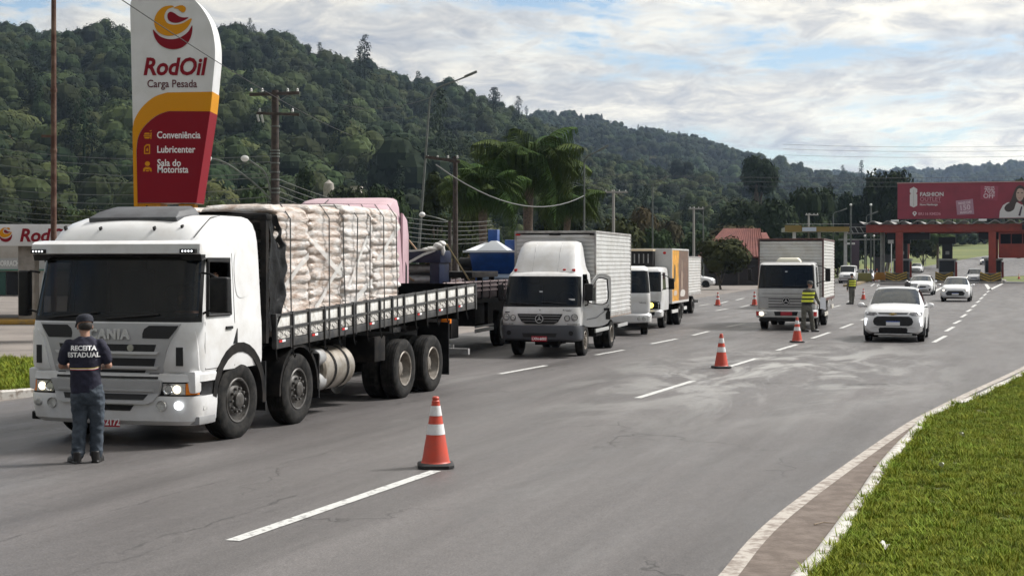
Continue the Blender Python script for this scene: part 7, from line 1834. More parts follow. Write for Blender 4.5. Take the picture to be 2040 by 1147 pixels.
icon([[(14 * math.cos(a), -14 + 13 * math.sin(a)) for a in np.linspace(0, 2 * math.pi, 14)[:-1]], [(-24, 28), (-22, 12), (-10, 4), (10, 4), (22, 12), (24, 28), (14, 28), (12, 18), (-12, 18), (-14, 28)], [(-9, 28), (-7, 21), (7, 21), (9, 28)]], 175, 905, 1.0)
part('foot_post', MB().box(-1.1, -.55, .3, .8, 0, 4.2).box(.1, .6, .3, .8, 0, 4.2), RO_ORANGE, TT, bevel=.02)
part('foot_cap', MB().box(tp(102, 0)[0], tp(240, 0)[0], .05, DT - .05, zat(411, TY), zat(405, TY)), RO_ORANGE, TT)
# ---- station canopy with fascia
SY = 57.0
ST = thing('station_canopy', 'fuel station canopy with white fascia behind the white truck', 'canopy', (0, SY, 0))
zf0, zf1 = zat(490, SY), zat(447, SY)
CONC = mat('stained_concrete', (.30, .275, .245), .85, col2=(.22, .20, .175), nscale=2.5)
part('fascia', MB().box(-27.5, -7.5, -.15, 0, zf0, zf1), RO_WHITE, ST, bevel=.01)
part('canopy_roof', MB().box(-27.4, -7.6, .01, 11, zf0 + .15, zf1 - .15), CONC, ST)
part('canopy_side', MB().box(-7.6, -7.5, .02, 11, zf0, zf1), RO_WHITE, ST)
for x in (at(48, SY), at(48, SY) + 9.5):
    for y in (.3, 8.5): part('column', MB().box(x - .34, x + .30, y, y + .6, 0, zf0 + .15), CONC, ST, bevel=.02)
logo(ST, at(14, SY), -.152, zat(468, SY), 12.8 * SY / FPX); lettering('brand_lettering', 'RodOil', RO_RED, ST, (at(41, SY), -.158, zat(470, SY)), size=.70, bold=.022, shear=.2, align='LEFT', extrude=.004)
part('pump_kerb', MB().box(-27, -15.5, -.9, 1.6, 0, .16), mat('yellow_kerb_paint', (.42, .24, .04), .7, col2=(.25, .17, .08), nscale=4), ST, bevel=.03)
# ---- tyre shop behind
BY = 104.0
BS = thing('tyre_shop', 'low pale tyre repair shop with green door seen under the canopy', 'building', (0, BY, 0))
part('wall', MB().box(-52, -30.5, 0, 8, 0, 4.6), mat('pale_render', (.40, .37, .33), .9, col2=(.33, .30, .26), nscale=.8), BS)
part('sign_band', MB().box(-50, -31, -.12, -.01, zat(537, BY), zat(514, BY)), mat('dull_white_board', (.34, .34, .33), .7), BS)
lettering('shop_lettering', 'BORRACHARIA', mat('pale_letters', (.62, .62, .6), .7), BS, (at(-3, BY), -.13, zat(525, BY)), size=.52, bold=.016, align='LEFT', extrude=.01, xs=.62)
part('band_edge', MB().box(-50, -31, -.2, -.12, zat(539, BY), zat(536, BY)), mat('green_trim', (.05, .16, .11), .6), BS)
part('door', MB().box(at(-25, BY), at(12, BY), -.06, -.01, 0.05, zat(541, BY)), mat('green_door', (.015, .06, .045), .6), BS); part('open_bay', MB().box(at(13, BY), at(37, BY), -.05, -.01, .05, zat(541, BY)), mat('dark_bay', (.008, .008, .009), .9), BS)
part('roof_slab', MB().box(-52.4, -30.1, -.6, 8.4, 4.6, 4.8), CONC, BS)

# ---- traffic cones
CONE_R = mat('cone_orange_red', (.52, .055, .025), .5, col2=(.44, .06, .035), nscale=8); CONE_W = mat('cone_reflective_white', (.72, .72, .72), .45, col2=(.62, .61, .6), nscale=10)
def cone_protos():
    def rad(z): return .155 - .118 * (z - .05) / .70
    prof = lambda a, b, o=0: [(rad(a) + o, a), (rad(b) + o, b)]
    base = MB(); base.loft([[(x * s, y * s, z) for x, y in [(.20, .14), (.14, .20), (-.14, .20), (-.20, .14), (-.20, -.14), (-.14, -.20), (.14, -.20), (.20, -.14)]] for z, s in ((0.005, 1.0), (.03, 1.0), (.045, .93), (.05, .8))], True, True)
    body = MB().lathe([(.165, .05), (.155, .06)] + prof(.07, .70) + [(.045, .70), (.045, .725), (.036, .735), (.04, .76), (.03, .775), (.001, .775)], n=24)
    return to_mesh('cone_base', base, 40), to_mesh('cone_body', body, 40), [to_mesh('cone_stripe', MB().lathe(prof(a, b, .003), n=24), 60) for a, b in ((.36, .475), (.565, .675))]
CB, CBO, CST = cone_protos()
for px, py, s, lb in ((868, 930, 1.06, 'nearest orange and white traffic cone, at the end of a lane dash'), (1437, 733, 1.0, 'orange and white traffic cone in mid road before the pale spill'), (1588, 682, .97, 'orange traffic cone right in front of the silver truck'), (1430, 609, .95, 'small traffic cone past the queue, left of the silver truck'), (1503, 609, 1.0, 'traffic cone half hidden by the silver truck'), (1720, 597, .9, 'far traffic cone beside the officer standing alone'), (2030, 556, 1.0, 'farthest traffic cone, under the red control room at the toll')):
    x, y = G(px, py)
    t = thing('traffic_cone', lb, 'cone', (x, y, .006), RNG.uniform(0, 1.5), 'traffic cones on the road'); t.scale = (s,) * 3
    link('base', CB, mat('black_rubber_base', (.02, .02, .021), .8), t); link('body', CBO, CONE_R, t)
    for st_ in CST: link('stripe', st_, CONE_W, t)

ORD = ['first', 'second', 'third', 'fourth', 'fifth', 'sixth', 'seventh', 'eighth', 'ninth', 'tenth']
# ---- toll plaza
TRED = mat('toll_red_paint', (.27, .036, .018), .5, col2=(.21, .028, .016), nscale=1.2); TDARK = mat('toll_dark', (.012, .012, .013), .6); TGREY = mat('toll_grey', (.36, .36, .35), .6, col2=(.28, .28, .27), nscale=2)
YELP = mat('hazard_yellow', (.42, .27, .02), .6, col2=(.30, .2, .03), nscale=5)
TL = thing('toll_plaza', 'red toll plaza canopy with wavy roof edge spanning the lanes', 'toll plaza', (46.6, 175, 0), -R(20))
part('front_beam', MB().box(-3.9, 26, -.5, -.1, 5.95, 6.90), TRED, TL, bevel=.02); part('rear_beam', MB().box(-3.9, 26, 8.0, 8.4, 5.95, 6.90), TRED, TL)
for x in (-3.6, 2, 8, 14, 20): part('cross_beam', MB().box(x, x + .35, -.1, 8.0, 6.0, 6.85), TDARK, TL)
wr = []
for x in np.linspace(-4.6, 26.5, 260): wr.append([(x, y, 7.06 + .2 * math.sin(x * 2 * math.pi / 1.75)) for y in (-1.1, 9.2)])
part('wavy_roof', MB().grid(wr).grid([[(a[0], a[1], a[2] + .1), (b[0], b[1], b[2] + .1)] for a, b in wr]).grid([[a, (a[0], a[1], a[2] + .1)] for a, b in wr]), mat('grey_roof_sheet', (.30, .29, .28), .7, col2=(.2, .19, .18), nscale=3), TL, 60)
for x in (0, 10.6, 21.2):
    for y in (-.3, 8.2): part('pier', MB().box(x - .42, x + .42, y - .3, y + .3, .9, 5.95), TRED, TL, bevel=.03)
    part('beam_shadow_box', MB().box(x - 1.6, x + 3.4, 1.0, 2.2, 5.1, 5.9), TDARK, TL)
part('control_room', MB().box(11.3, 22, -.2, 6, 2.9, 5.94), TRED, TL, bevel=.02)
for k in range(6): part('window_pane', MB().box(11.5 + k * 1.25, 12.65 + k * 1.25, -.24, -.19, 4.55, 5.7), GLASS, TL)
em = part('emblem', MB().disc((14.6, -.24, 3.55), .42, 'y', 28, .04), PRINT_W, TL); lettering('emblem_letters', 'EGR', TRED, em, (14.6, -.265, 3.53), size=.34, bold=.01, extrude=.004)
part('floodlight', MB().box(13.9, 14.9, -.9, -.52, 6.15, 6.8), TDARK, TL, bevel=.03)
for x in (-.9, 9.1): part('roof_lamp', MB().box(x, x + .9, -1.3, -1.0, 7.2, 7.45), PRINT_W, TL, bevel=.03)
def chevron(parent, x0, x1, y, z0, z1):
    n = 3; h = z1 - z0; c = (x0 + x1) / 2; mb = MB()
    for k in range(n):
        o = k * .42; 
        for sd in (-1, 1): mb.prism([(c + sd * .02, z0 + .02 + o * .0 + k * .30 - .25), (c + sd * .02, z0 + .17 + k * .30 - .25), (c + sd * (x1 - c), z0 + .17 + k * .30 + .45 - .25), (c + sd * (x1 - c), z0 + .02 + k * .30 + .45 - .25)], 'y', y - .012, y - .002)
    return part('chevron', mb, YELP, parent)
def island(label, x, y0, w, booth, blab=None, tall=0):
    I = thing('toll_island', label, 'island'); Mi = Matrix.Translation((46.6, 175, 0)) @ Matrix.Rotation(-R(20), 4, 'Z'); I.matrix_world = Mi @ Matrix.Translation((x, 0, 0))
    part('kerb_base', MB().box(-w, w, y0, 13, 0, .22), CONC, I, bevel=.03)
    part('crash_block', MB().box(-w * .92, w * .92, y0 + .2, y0 + 2.4, .22, 1.12), mat('hazard_black', (.03, .026, .02), .7, col2=(.07, .055, .03), nscale=4), I, bevel=.04)
    chevron(I, -w * .9, w * .9, y0 + .2, .34, 1.0)
    if booth:
        b = thing('toll_booth', blab, 'booth'); b.matrix_world = Mi @ Matrix.Translation((x, 2.6, .22))
        part('lower_wall', MB().box(-.95, .95, 0, 3.2, 0, .95), TGREY, b, bevel=.02); part('window_band', MB().box(-.9, .9, .04, 3.16, .95, 2.35), TDARK, b); part('roof', MB().box(-1.05, 1.05, -.15, 3.3, 2.35, 2.6), TGREY, b, bevel=.03)
        for sx in (-.94, .9): part('corner_post', MB().box(sx - .03, sx + .06, -.01, .08, .95, 2.35), TGREY, b)
        if tall: part('display_tower', MB().box(-.6, .6, .6, 1.2, 2.6, 5.0), TDARK, b, bevel=.03); part('display_head', MB().box(-1.0, 1.0, .5, 1.2, 4.4, 5.2), TDARK, b, bevel=.03); part('display_panel', MB().box(-.2, .25, .56, .6, 3.1, 3.5), TGREY, b)
        part('red_corner', MB().box(.96, 1.2, -.1, .1, .3, 2.2), TRED, b)
    return I
island('chevron-painted toll island under the leftmost red pier', 0, -4.5, 1.35, True, 'dark toll booth behind the leftmost red pier', 1)
island('chevron-painted toll island between the two red piers', 5.3, -3.0, 1.1, True, 'toll booth standing between the two red piers', 1)
island('chevron-painted toll island under the red pier by the control room', 10.6, -7.5, 1.25, True, 'toll booth beside the red control room', 0)
# billboard on the roof
BB = thing('billboard', 'long red fashion outlet billboard on the toll roof', 'billboard'); BB.matrix_world = Matrix.Translation((46.6, 175, 0)) @ Matrix.Rotation(-R(14), 4, 'Z') @ Matrix.Translation((-.25, -.3, 7.55))
BRED = mat('billboard_red', (.25, .028, .05), .55, col2=(.21, .024, .043), nscale=.5); BW, BH = 24.0, 4.25
part('backing', MB().box(0, BW, .02, .5, -.02, BH + .02), TDARK, BB)
for k in range(4):
    for j in range(6): part('vinyl_sheet', MB().box(j * 4 + .004, j * 4 + 3.996, -.01 - .004 * ((k + j) % 2), .015, k * BH / 4 + .004, (k + 1) * BH / 4 - .004), BRED, BB)
part('top_edge', MB().box(-.05, BW + .05, -.05, .55, BH + .02, BH + .1), mat('pinkish_edge', (.5, .3, .28), .6), BB)
BGREY = mat('billboard_grey', (.60, .58, .58), .6); BPINK = mat('billboard_pink', (.52, .24, .28), .6); BMAUVE = mat('billboard_mauve', (.36, .20, .26), .6)
def bp(cx, cy): return ((cx - 60) / 2040 * 260 * 175 / FPX * 1.03, BH - (cy - 118) / 942 * 120 * 174 / FPX)
def bpoly(name, pts_, m, d=.02, sm=0): part(name, MB().prism([bp(*p) for p in (smoothpoly(pts_, sm) if sm else pts_)], 'y', -.02 - d, -.02 - d + .008), m, BB)
bpoly('logo_prism', [(240, 205), (295, 172), (348, 205), (348, 255), (330, 275), (348, 290), (348, 465), (295, 493), (240, 465), (240, 290), (258, 275), (240, 255)], BGREY)
part('logo_line', MB().box(bp(292, 0)[0], bp(298, 0)[0], -.052, -.041, bp(0, 470)[1], bp(0, 215)[1]), TGREY, BB)
for s_, cx, cy, sz, m_, bo in (('FASHION', 385, 293, .66, BGREY, .018), ('OUTLET', 385, 368, .66, BPINK, .006), ('Novo Hamburgo', 385, 452, .30, BGREY, .01), ('BR116 KM236', 362, 596, .44, BPINK, .014)):
    x, z = bp(cx, cy); lettering('billboard_text', s_, m_, BB, (x, -.045, z), size=sz, bold=bo, align='LEFT', extrude=.004)
part('underline', MB().box(bp(385, 0)[0], bp(690, 0)[0], -.045, -.038, bp(0, 420)[1], bp(0, 412)[1]), BPINK, BB)
pin = [(310 + 30 * math.cos(a), 585 - 30 * math.sin(a)) for a in np.linspace(R(-20), R(200), 14)] + [(310, 632)]
bpoly('map_pin', pin, BGREY); part('pin_hole', MB().disc((bp(310, 583)[0], -.05, bp(310, 583)[1]), .1, 'y', 12, .01), BRED, BB)
bpoly('offer_card', [(905, 395), (1150, 368), (1170, 605), (925, 615)], BMAUVE); bpoly('offer_card', [(1262, 165), (1515, 175), (1500, 400), (1262, 375)], mat('billboard_rose', (.30, .05, .085), .6))
for s_, cx, cy, sz, rot in (('MAIS DE', 1030, 430, .38, 6), ('150', 1035, 505, .86, 6), ('MARCAS', 1050, 575, .34, 5), ('TUDO ATÉ', 1385, 192, .22, -3), ('70%', 1388, 250, .74, -3), ('OFF', 1380, 330, .74, -3)):
    x, z = bp(cx, cy); o = lettering('billboard_text', s_, mat('billboard_pale', (.62, .48, .53), .6), BB, (x, -.055, z), size=sz, bold=.014, extrude=.004); o.rotation_euler = (0, R(-rot), 0)
# the printed woman, flat: long hair, face, pale shirt, second shoulder
bpoly('printed_shirt', [(1525, 665), (1535, 560), (1580, 470), (1640, 430), (1760, 415), (1850, 470), (1900, 430), (2040, 370), (2400, 370), (2400, 665)], BGREY, .01)
bpoly('printed_hair', [(1830, 165), (1780, 185), (1745, 240), (1715, 330), (1680, 420), (1620, 470), (1600, 530), (1650, 575), (1730, 540), (1770, 430), (1840, 420), (1880, 500), (1910, 430), (1915, 330), (1890, 220)], mat('printed_brown', (.045, .03, .026), .6), .018, 4)
bpoly('printed_face', [(1770, 270), (1790, 225), (1830, 215), (1870, 240), (1880, 320), (1850, 390), (1815, 410), (1780, 380), (1765, 320)], mat('printed_skin', (.46, .33, .28), .6), .026, 4)
for cx in (1793, 1848): bpoly('printed_eye', [(cx - 18, 282), (cx, 274), (cx + 18, 284), (cx, 292)], mat('printed_brown', (.045, .03, .026), .6), .032)
bpoly('printed_smile', [(1790, 352), (1815, 362), (1845, 348), (1815, 374)], mat('printed_lips', (.4, .12, .1), .6), .032)
bpoly('printed_tie', [(1835, 490), (1855, 492), (1825, 640), (1795, 630)], mat('printed_dark', (.05, .025, .05), .6), .02)
for k in range(12): part('support_post', MB().box(k * 2 + .3, k * 2 + .42, .6, .72, -.6, BH), TDARK, BB)
# lattice gantry end left of the beam
GT = thing('sign_gantry', 'dark lattice sign gantry left of the red toll beam', 'gantry'); GT.matrix_world = Matrix.Translation((46.6, 175, 0)) @ Matrix.Rotation(-R(20), 4, 'Z')
part('panel', MB().box(-6.6, -3.95, .2, .3, 5.75, 7.1), TDARK, GT); fr2 = MB()
for z in (5.85, 6.6): fr2.box(-6.6, -3.95, .05, .13, z, z + .09)
part('frame', fr2, TGREY, GT)
for k in range(4): part('diagonal', MB().tube([(-6.5 + k * .62, .06, 6.62), (-6.1 + k * .62, .06, 5.92)], .05, 5), TGREY, GT)
part('mast', MB().tube([(-2.6, 6, 0), (-2.6, 6, 7)], .28, 12), TGREY, GT); part('arm', MB().box(-8.0, -2.6, 5.9, 6.1, 5.15, 5.3), TGREY, GT); part('lamp', MB().box(-7.2, -6.0, 5.8, 6.2, 4.6, 4.85), PRINT_W, GT)
# low median with posts and yellow barriers left of the toll
MD = thing('median_island', 'low median island with yellow barriers left of the toll', 'island', (0, 0, 0))
ml = [G(1690, 571), G(1722, 561), G(1760, 552), (44.5, 186)]
part('kerb_base', MB().loft([[(x - .5, y, 0), (x - .5, y, .2), (x + .5, y, .2), (x + .5, y, 0)] for x, y in ml], True, True), mat('worn_yellow_kerb', (.22, .16, .06), .8, col2=(.12, .1, .08), nscale=3), MD)
for i, (px, Y, w_) in enumerate(((1722, 168, 1.7), (1753, 178, 1.4))):
    o = part('plastic_barrier', MB().prism([(-w_ / 2, 0), (w_ / 2, 0), (w_ / 2 - .1, .5), (w_ / 2 - .2, .95), (-w_ / 2 + .2, .95), (-w_ / 2 + .1, .5)], 'y', -.25, .25), mat(('olive_barrier', 'amber_barrier')[i], ((.12, .11, .02), (.45, .2, .02))[i], .6), None, bevel=.04)
    o.location = (at(px, Y), Y, .2); tag(o, ('dull olive plastic barrier on the median by the waiting cars', 'orange-yellow plastic barrier on the median nearest the toll')[i], 'barrier')
post_b = to_mesh('marker_post', MB().lathe([(.07, 0), (.06, .05), (.05, 1.2), (.001, 1.22)], n=10), 40); post_s = to_mesh('post_stripe', MB().lathe([(.062, .35), (.060, .55)], n=10).lathe([(.058, .8), (.056, 1.0)], n=10), 40)
for i, px in enumerate((1701, 1730, 1738, 1742, 1747, 1764, 1769, 1774)):
    Y = 180 + (i % 3) * 3; o = thing('marker_post', '%s slim red and white marker post from the left, before the toll' % ORD[i], 'post', (at(px, Y), Y, .0), 0, 'red and white marker posts'); o.scale = (1, 1, (1.1, 1.3, 1.0)[i % 3]); link('post', post_b, CONE_R, o); link('stripe', post_s, CONE_W, o)
# speed-limit style boards and dark panels on the grass
for px, Y, w_, h_, z0, m_, lb in ((1747, 196, 1.0, 2.1, 1.0, TDARK, 'tall dark board standing left of the thick grey mast'), (1767, 210, 1.3, 1.1, 2.2, TDARK, 'dark low board right of the thick grey mast'), (1776, 205, 1.0, 1.1, 5.0, TGREY, 'grey square sign board on a white post near the toll'), (1844, 262, 2.0, 1.0, 2.2, TDARK, 'wide dark board on the grass bank behind the toll'), (1703, 200, 1.2, 4.2, 1.2, mat('dark_purple_banner', (.05, .03, .045), .6), 'tall dark banner sign behind the waiting cars')):
    t = thing('sign_board', lb, 'sign', (at(px, Y), Y, terrain(0, Y))); part('board', MB().box(-w_ / 2, w_ / 2, -.05, .05, z0, z0 + h_), m_, t, bevel=.01); part('post', MB().box(-.06, .06, -.0, .04, 0, z0 + .1), PRINT_W if 'grey square' in lb else TGREY, t)
# yellow canopy beam of another station / footbridge behind the queue
YC = thing('yellow_canopy', 'long yellow roadside canopy behind the silver truck', 'canopy', (at(1565, 170), 170, 0), R(-6))
part('fascia', MB().box(0, 7.3, -.1, .1, zat(462, 170), zat(452, 170)), mat('olive_yellow', (.20, .14, .03), .7), YC); part('canopy_roof', MB().box(0, 7.3, .1, 6, zat(461, 170), zat(452.5, 170)), TGREY, YC)
part('railing', MB().box(0, 7.3, .0, .08, zat(447, 170), zat(446, 170)), TGREY, YC); part('end_sign', MB().box(-.1, 1.8, -.25, -.12, zat(462, 170), zat(449, 170)), mat('olive_yellow', (.20, .14, .03), .7), YC); part('white_panel', MB().box(1.9, 3.5, -.25, -.12, zat(461, 170), zat(453, 170)), mat('pale_blue_panel', (.45, .5, .58), .5), YC)
for x in (1.1, 4.0, 7.0): part('post', MB().box(x - .18, x + .18, 1, 1.4, 0, zat(461, 170)), PRINT_W if x < 2 else TGREY, YC)
# red-roofed house with dark shed
HS = thing('house', 'house with weathered red roof beyond the dirt lot', 'house', (at(1487, 152), 152, 0))
RROOF = mat('red_roof_tiles', (.19, .062, .047), .8, col2=(.14, .045, .036), nscale=2)
part('wall', MB().box(-4.5, 2.2, 0, 6, 0, zat(505, 152)), mat('dark_timber_wall', (.022, .018, .017), .9), HS)
zr0, zr1 = zat(525, 152), zat(457, 152)
rf_ = MB().loft([[(-5.2, -1.2, zr0 + .6), (1.9, -1.2, zr0 + .6), (1.9, 3, zr1), (-1.9, 3, zr1)], [(-5.2, -1.2, zr0 + .75), (1.9, -1.2, zr0 + .75), (1.9, 3, zr1 + .15), (-1.9, 3, zr1 + .15)]]); rp = part('roof', rf_, RROOF, HS)
for k in range(22):
    u = k / 21; x0, x1 = -5.2 + 7.1 * u, -1.9 + 3.8 * u
    part('roof_rib', MB().tube([(x0, -1.2, zr0 + .78), (x1, 3, zr1 + .18)], .045, 5), RROOF, rp)
part('side_roof', MB().loft([[(1.95, -.6, zr0 + .9), (3.2, -.6, zr0 + .9), (2.6, 3, zr1 - .4), (1.95, 3, zr1 - .4)], [(1.95, -.6, zr0 + 1.05), (3.2, -.6, zr0 + 1.05), (2.6, 3, zr1 - .25), (1.95, 3, zr1 - .25)]]), RROOF, HS)
SH = thing('shed', 'long dark shed behind the parked hatchback', 'building', (at(1440, 150), 150, 0))
part('wall', MB().box(-6, 4.4, .6, 5, 0, 2.5), mat('dark_timber_wall', (.022, .018, .017), .9), SH); part('roof', MB().box(-6.3, 4.5, .2, 5.3, 2.5, 2.65), mat('dark_shed_roof', (.03, .028, .028), .8), SH)
for k in range(5): part('post', MB().box(-5 + k * 2.2, -4.85 + k * 2.2, .2, .35, 0, 2.5), mat('dark_post', (.05, .04, .035), .8), SH)
# water tank and small house on the hill foot, left of centre
WT = thing('water_tank', 'small concrete water tower above the trees behind the pink truck', 'water tank', (at(655, 210), 210, 0)); part('tank', MB().lathe([(.001, zat(392, 210)), (.75, zat(392, 210)), (.8, zat(378, 210)), (.7, zat(366, 210)), (.001, zat(358, 210))], n=16), CONC, WT, 40); part('leg', MB().tube([(0, 0, 0), (0, 0, zat(390, 210))], .35, 10), CONC, WT)
HH = thing('house', 'pale house tower with a small window above the pink truck', 'house', (at(709, 215), 215, 0)); part('wall', MB().box(-.75, .75, 0, 2, 0, zat(374, 215)), mat('pale_wall', (.42, .38, .35), .8), HH); part('window', MB().box(-.1, .45, -.04, 0, zat(390, 215), zat(379, 215)), mat('brown_window', (.12, .05, .04), .7), HH); part('roof', MB().box(-.85, .85, -.1, 2.1, zat(374, 215), zat(371, 215)), CONC, HH)
# ------------------------------------------------------------------ poles, wires, trees
RUST = mat('rusty_steel', (.075, .032, .022), .8, .3, col2=(.16, .10, .075), nscale=3); WOOD = mat('dark_pole_wood', (.03, .023, .02), .9, col2=(.06, .045, .038), nscale=5, bump=.5, bscale=20); GALV = mat('galvanised_pole', (.12, .13, .12), .6, .2, col2=(.085, .095, .085), nscale=4); CPOLE = mat('concrete_pole', (.26, .25, .23), .85); INSUL = mat('pale_insulator', (.4, .4, .38), .4); LAMPW = mat('white_lamp_bowl', (.62, .62, .6), .3)
def gz_(Y): return terrain(0, Y)
P1 = thing('steel_pole', 'tall rusty steel pole behind the white cab, rising out of view', 'pole', (at(107, 40), 40, 0)); part('shaft', MB().tube([(0, 0, 0), (0, 0, 5), (0, 0, 12.5)], [.085, .078, .06], 12), RUST, P1, 40); part('bracket', MB().box(-.33, -.05, -.03, .03, zat(274, 40), zat(269, 40)), RUST, P1)
for z in (zat(180, 40), zat(300, 40)): part('joint_collar', MB().lathe([(.085, -.06), (.095, 0), (.085, .06)], (0, 0, z), 'z', 12), RUST, P1)
PY = 60.0
P2 = thing('utility_pole', 'thick dark wooden utility pole with two crossarms, above the sacks', 'pole', (at(548, PY), PY, 0)); part('shaft', MB().tube([(0, 0, 0), (0, 0, 5), (0, 0, zat(180, PY))], [.20, .18, .14], 12), WOOD, P2, 40)
part('crossarm', MB().cbox((-.0, -.17, zat(188, PY)), (2.05, .10, .13), ry=R(-2)), WOOD, P2, bevel=.01); part('crossarm', MB().cbox((.15, -.17, zat(228, PY)), (1.75, .09, .11), ry=R(2)), WOOD, P2, bevel=.01)
for x, y0 in ((-.95, 188), (-.5, 188), (.55, 188), (.95, 188), (-.6, 228), (.75, 228)): part('insulator', MB().lathe([(.03, 0), (.06, .03), (.035, .07), (.055, .1), (.02, .16)], (x, -.17, zat(y0, PY) + .07), 'z', 10), INSUL, P2, 50)
for a, b in (((-.7, -.2, zat(230, PY)), (-.62, -.24, zat(243, PY))), ((-.52, -.2, zat(230, PY)), (-.45, -.24, zat(245, PY)))): part('fuse_holder', MB().tube([a, b], .045, 8), INSUL, P2)
for sx in (-1, 1): part('brace', MB().tube([(sx * .6, -.18, zat(190, PY)), (sx * .12, -.16, zat(203, PY))], .02, 5), GALV, P2)
for z in (zat(252, PY), zat(300, PY), zat(306, PY), zat(312, PY), zat(325, PY), zat(343, PY), zat(358, PY), zat(376, PY), zat(384, PY)): part('pole_band', MB().lathe([(.185, -.03), (.20, -.03), (.20, .03), (.185, .03)], (0, 0, z), 'z', 12, True), GALV, P2)
for ex, sgn in ((at(424, PY) - at(548, PY), 0), (at(497, PY) - at(548, PY), 1)):
    z1 = zat(318, PY); pts_ = smoothpoly([(-.15, -.1, zat(398, PY) if not sgn else zat(385, PY)), (ex * .35, -.3, zat(362, PY) if not sgn else zat(345, PY)), (ex * .75, -.5, zat(327, PY)), (ex, -.6, z1)], 5, False)
    la = part('lamp_arm', MB().tube(pts_, .035, 7), GALV, P2, 50); part('lamp_bowl', MB().ell((ex - .08, -.6, z1), (.17, .14, .13)), LAMPW, la, 60)
def light_pole(label, base_px, top_px, top_y, end_px, end_y, Y, r=.09, elbow=None, m=GALV):
    t = thing('street_light', label, 'street light', (at(base_px, Y), Y, gz_(Y))); dx = at(top_px, Y) - at(base_px, Y); zt = zat(top_y, Y) - gz_(Y); ex, ez = at(end_px, Y) - at(base_px, Y), zat(end_y, Y) - gz_(Y)
    part('shaft', MB().tube([(0, 0, 0), (dx * .5, 0, zt * .5), (dx, 0, zt)], [r, r * .8, r * .6], 10), m, t, 40)
    part('arm', MB().tube(smoothpoly([(dx, 0, zt), (dx + (ex - dx) * .15, -.2, zt + (ez - zt) * .45), (dx + (ex - dx) * .6, -.5, zt + (ez - zt) * .75), (ex, -.8, ez)], 4, False), r * .5, 7), m, t, 50)
    part('lamp_head', MB().cbox((ex - .1, -.8, ez), (.75, .28, .12), ry=-math.atan2(ez - zt, ex - dx) * .8), m, t, bevel=.03); return t
light_pole('tall leaning street light whose arm reaches over the hill, by the pink truck', 826, 856, 200, 942, 152, 80, .085)
light_pole('street light rising behind the open-door box truck', 1163, 1164, 325, 1203, 297, 95, .09); light_pole('thin street light in the trees right of the open-door truck', 1300, 1300, 372, 1325, 356, 130, .09); light_pole('street light before the brown trees, left of the red roof', 1401, 1401, 420, 1428, 404, 140, .09)
light_pole('street light at the yellow canopy', 1660, 1660, 428, 1680, 418, 172, .08); light_pole('street light with bent arm left of the toll roof', 1726, 1726, 432, 1742, 424, 176, .08)
for px, Y, y0, lb in ((1695, 176, 408, 'thin straight pole left of the lattice gantry'), (1735, 176, 408, 'thin straight pole behind the lattice gantry'), (1723, 190, 470, 'thin grey post under the gantry arm'), (1741, 190, 470, 'second thin grey post under the gantry arm, right of the first')):
    t = thing('steel_pole', lb, 'pole', (at(px, Y), Y, 0)); part('shaft', MB().tube([(0, 0, 0), (0, 0, zat(y0, Y))], .10, 8), GALV, t, 40); part('cap', MB().ell((0, 0, zat(y0, Y)), (.16, .16, .14)), LAMPW, t)
def h_pole(label, px, y_top, Y, arms, m=CPOLE, r=.15, lean=0.0):
    t = thing('utility_pole', label, 'pole', (at(px, Y), Y, gz_(Y))); zt = zat(y_top, Y) - gz_(Y)
    part('shaft', MB().tube([(0, 0, 0), (lean, 0, zt)], [r, r * .7], 10), m, t, 40)
    for xa, xb, ya in arms:
        a, b = at(xa, Y) - at(px, Y), at(xb, Y) - at(px, Y); z = zat(ya, Y) - gz_(Y)
        part('crossarm', MB().cbox(((a + b) / 2, -.15, z), (b - a, .12, .14), ry=R(8) if m is WOOD else 0), m, t, bevel=.01)
        for u in (.08, .35, .65, .92): part('insulator', MB().lathe([(.03, 0), (.06, .03), (.035, .07), (.055, .1), (.02, .14)], (a + (b - a) * u, -.15, z + .05), 'z', 8), INSUL, t)
    return t
h_pole('dark wooden utility pole beside the leaning street light', 907, 312, 70, [(848, 917, 318)], WOOD, .15)
h_pole('concrete utility pole rising from bushes right of the palms', 1222, 378, 120, [(1203, 1250, 383)]); h_pole('concrete utility pole left of the red roof', 1382, 412, 145, [(1372, 1402, 416)]); h_pole('concrete H-frame pole by the yellow canopy', 1611, 425, 175, [(1604, 1630, 428)]); h_pole('plain concrete pole leaning among the palms', 921, 470, 90, [], CPOLE, .13, -.6)
t = thing('street_light', 'white bowl street lamp on an arm near the dark wooden pole', 'street light', (at(896, 74), 74, 0)); part('shaft', MB().tube([(0, 0, 0), (0, 0, zat(440, 74))], .09, 8), WOOD, t); part('arm', MB().tube([(0, 0, zat(442, 74)), (at(870, 74) - at(896, 74), -.3, zat(434, 74)), (at(848, 74) - at(896, 74), -.4, zat(429, 74))], .03, 6), GALV, t); part('lamp_bowl', MB().ell((at(842, 74) - at(896, 74), -.4, zat(428, 74)), (.16, .15, .13)), LAMPW, t, 60)
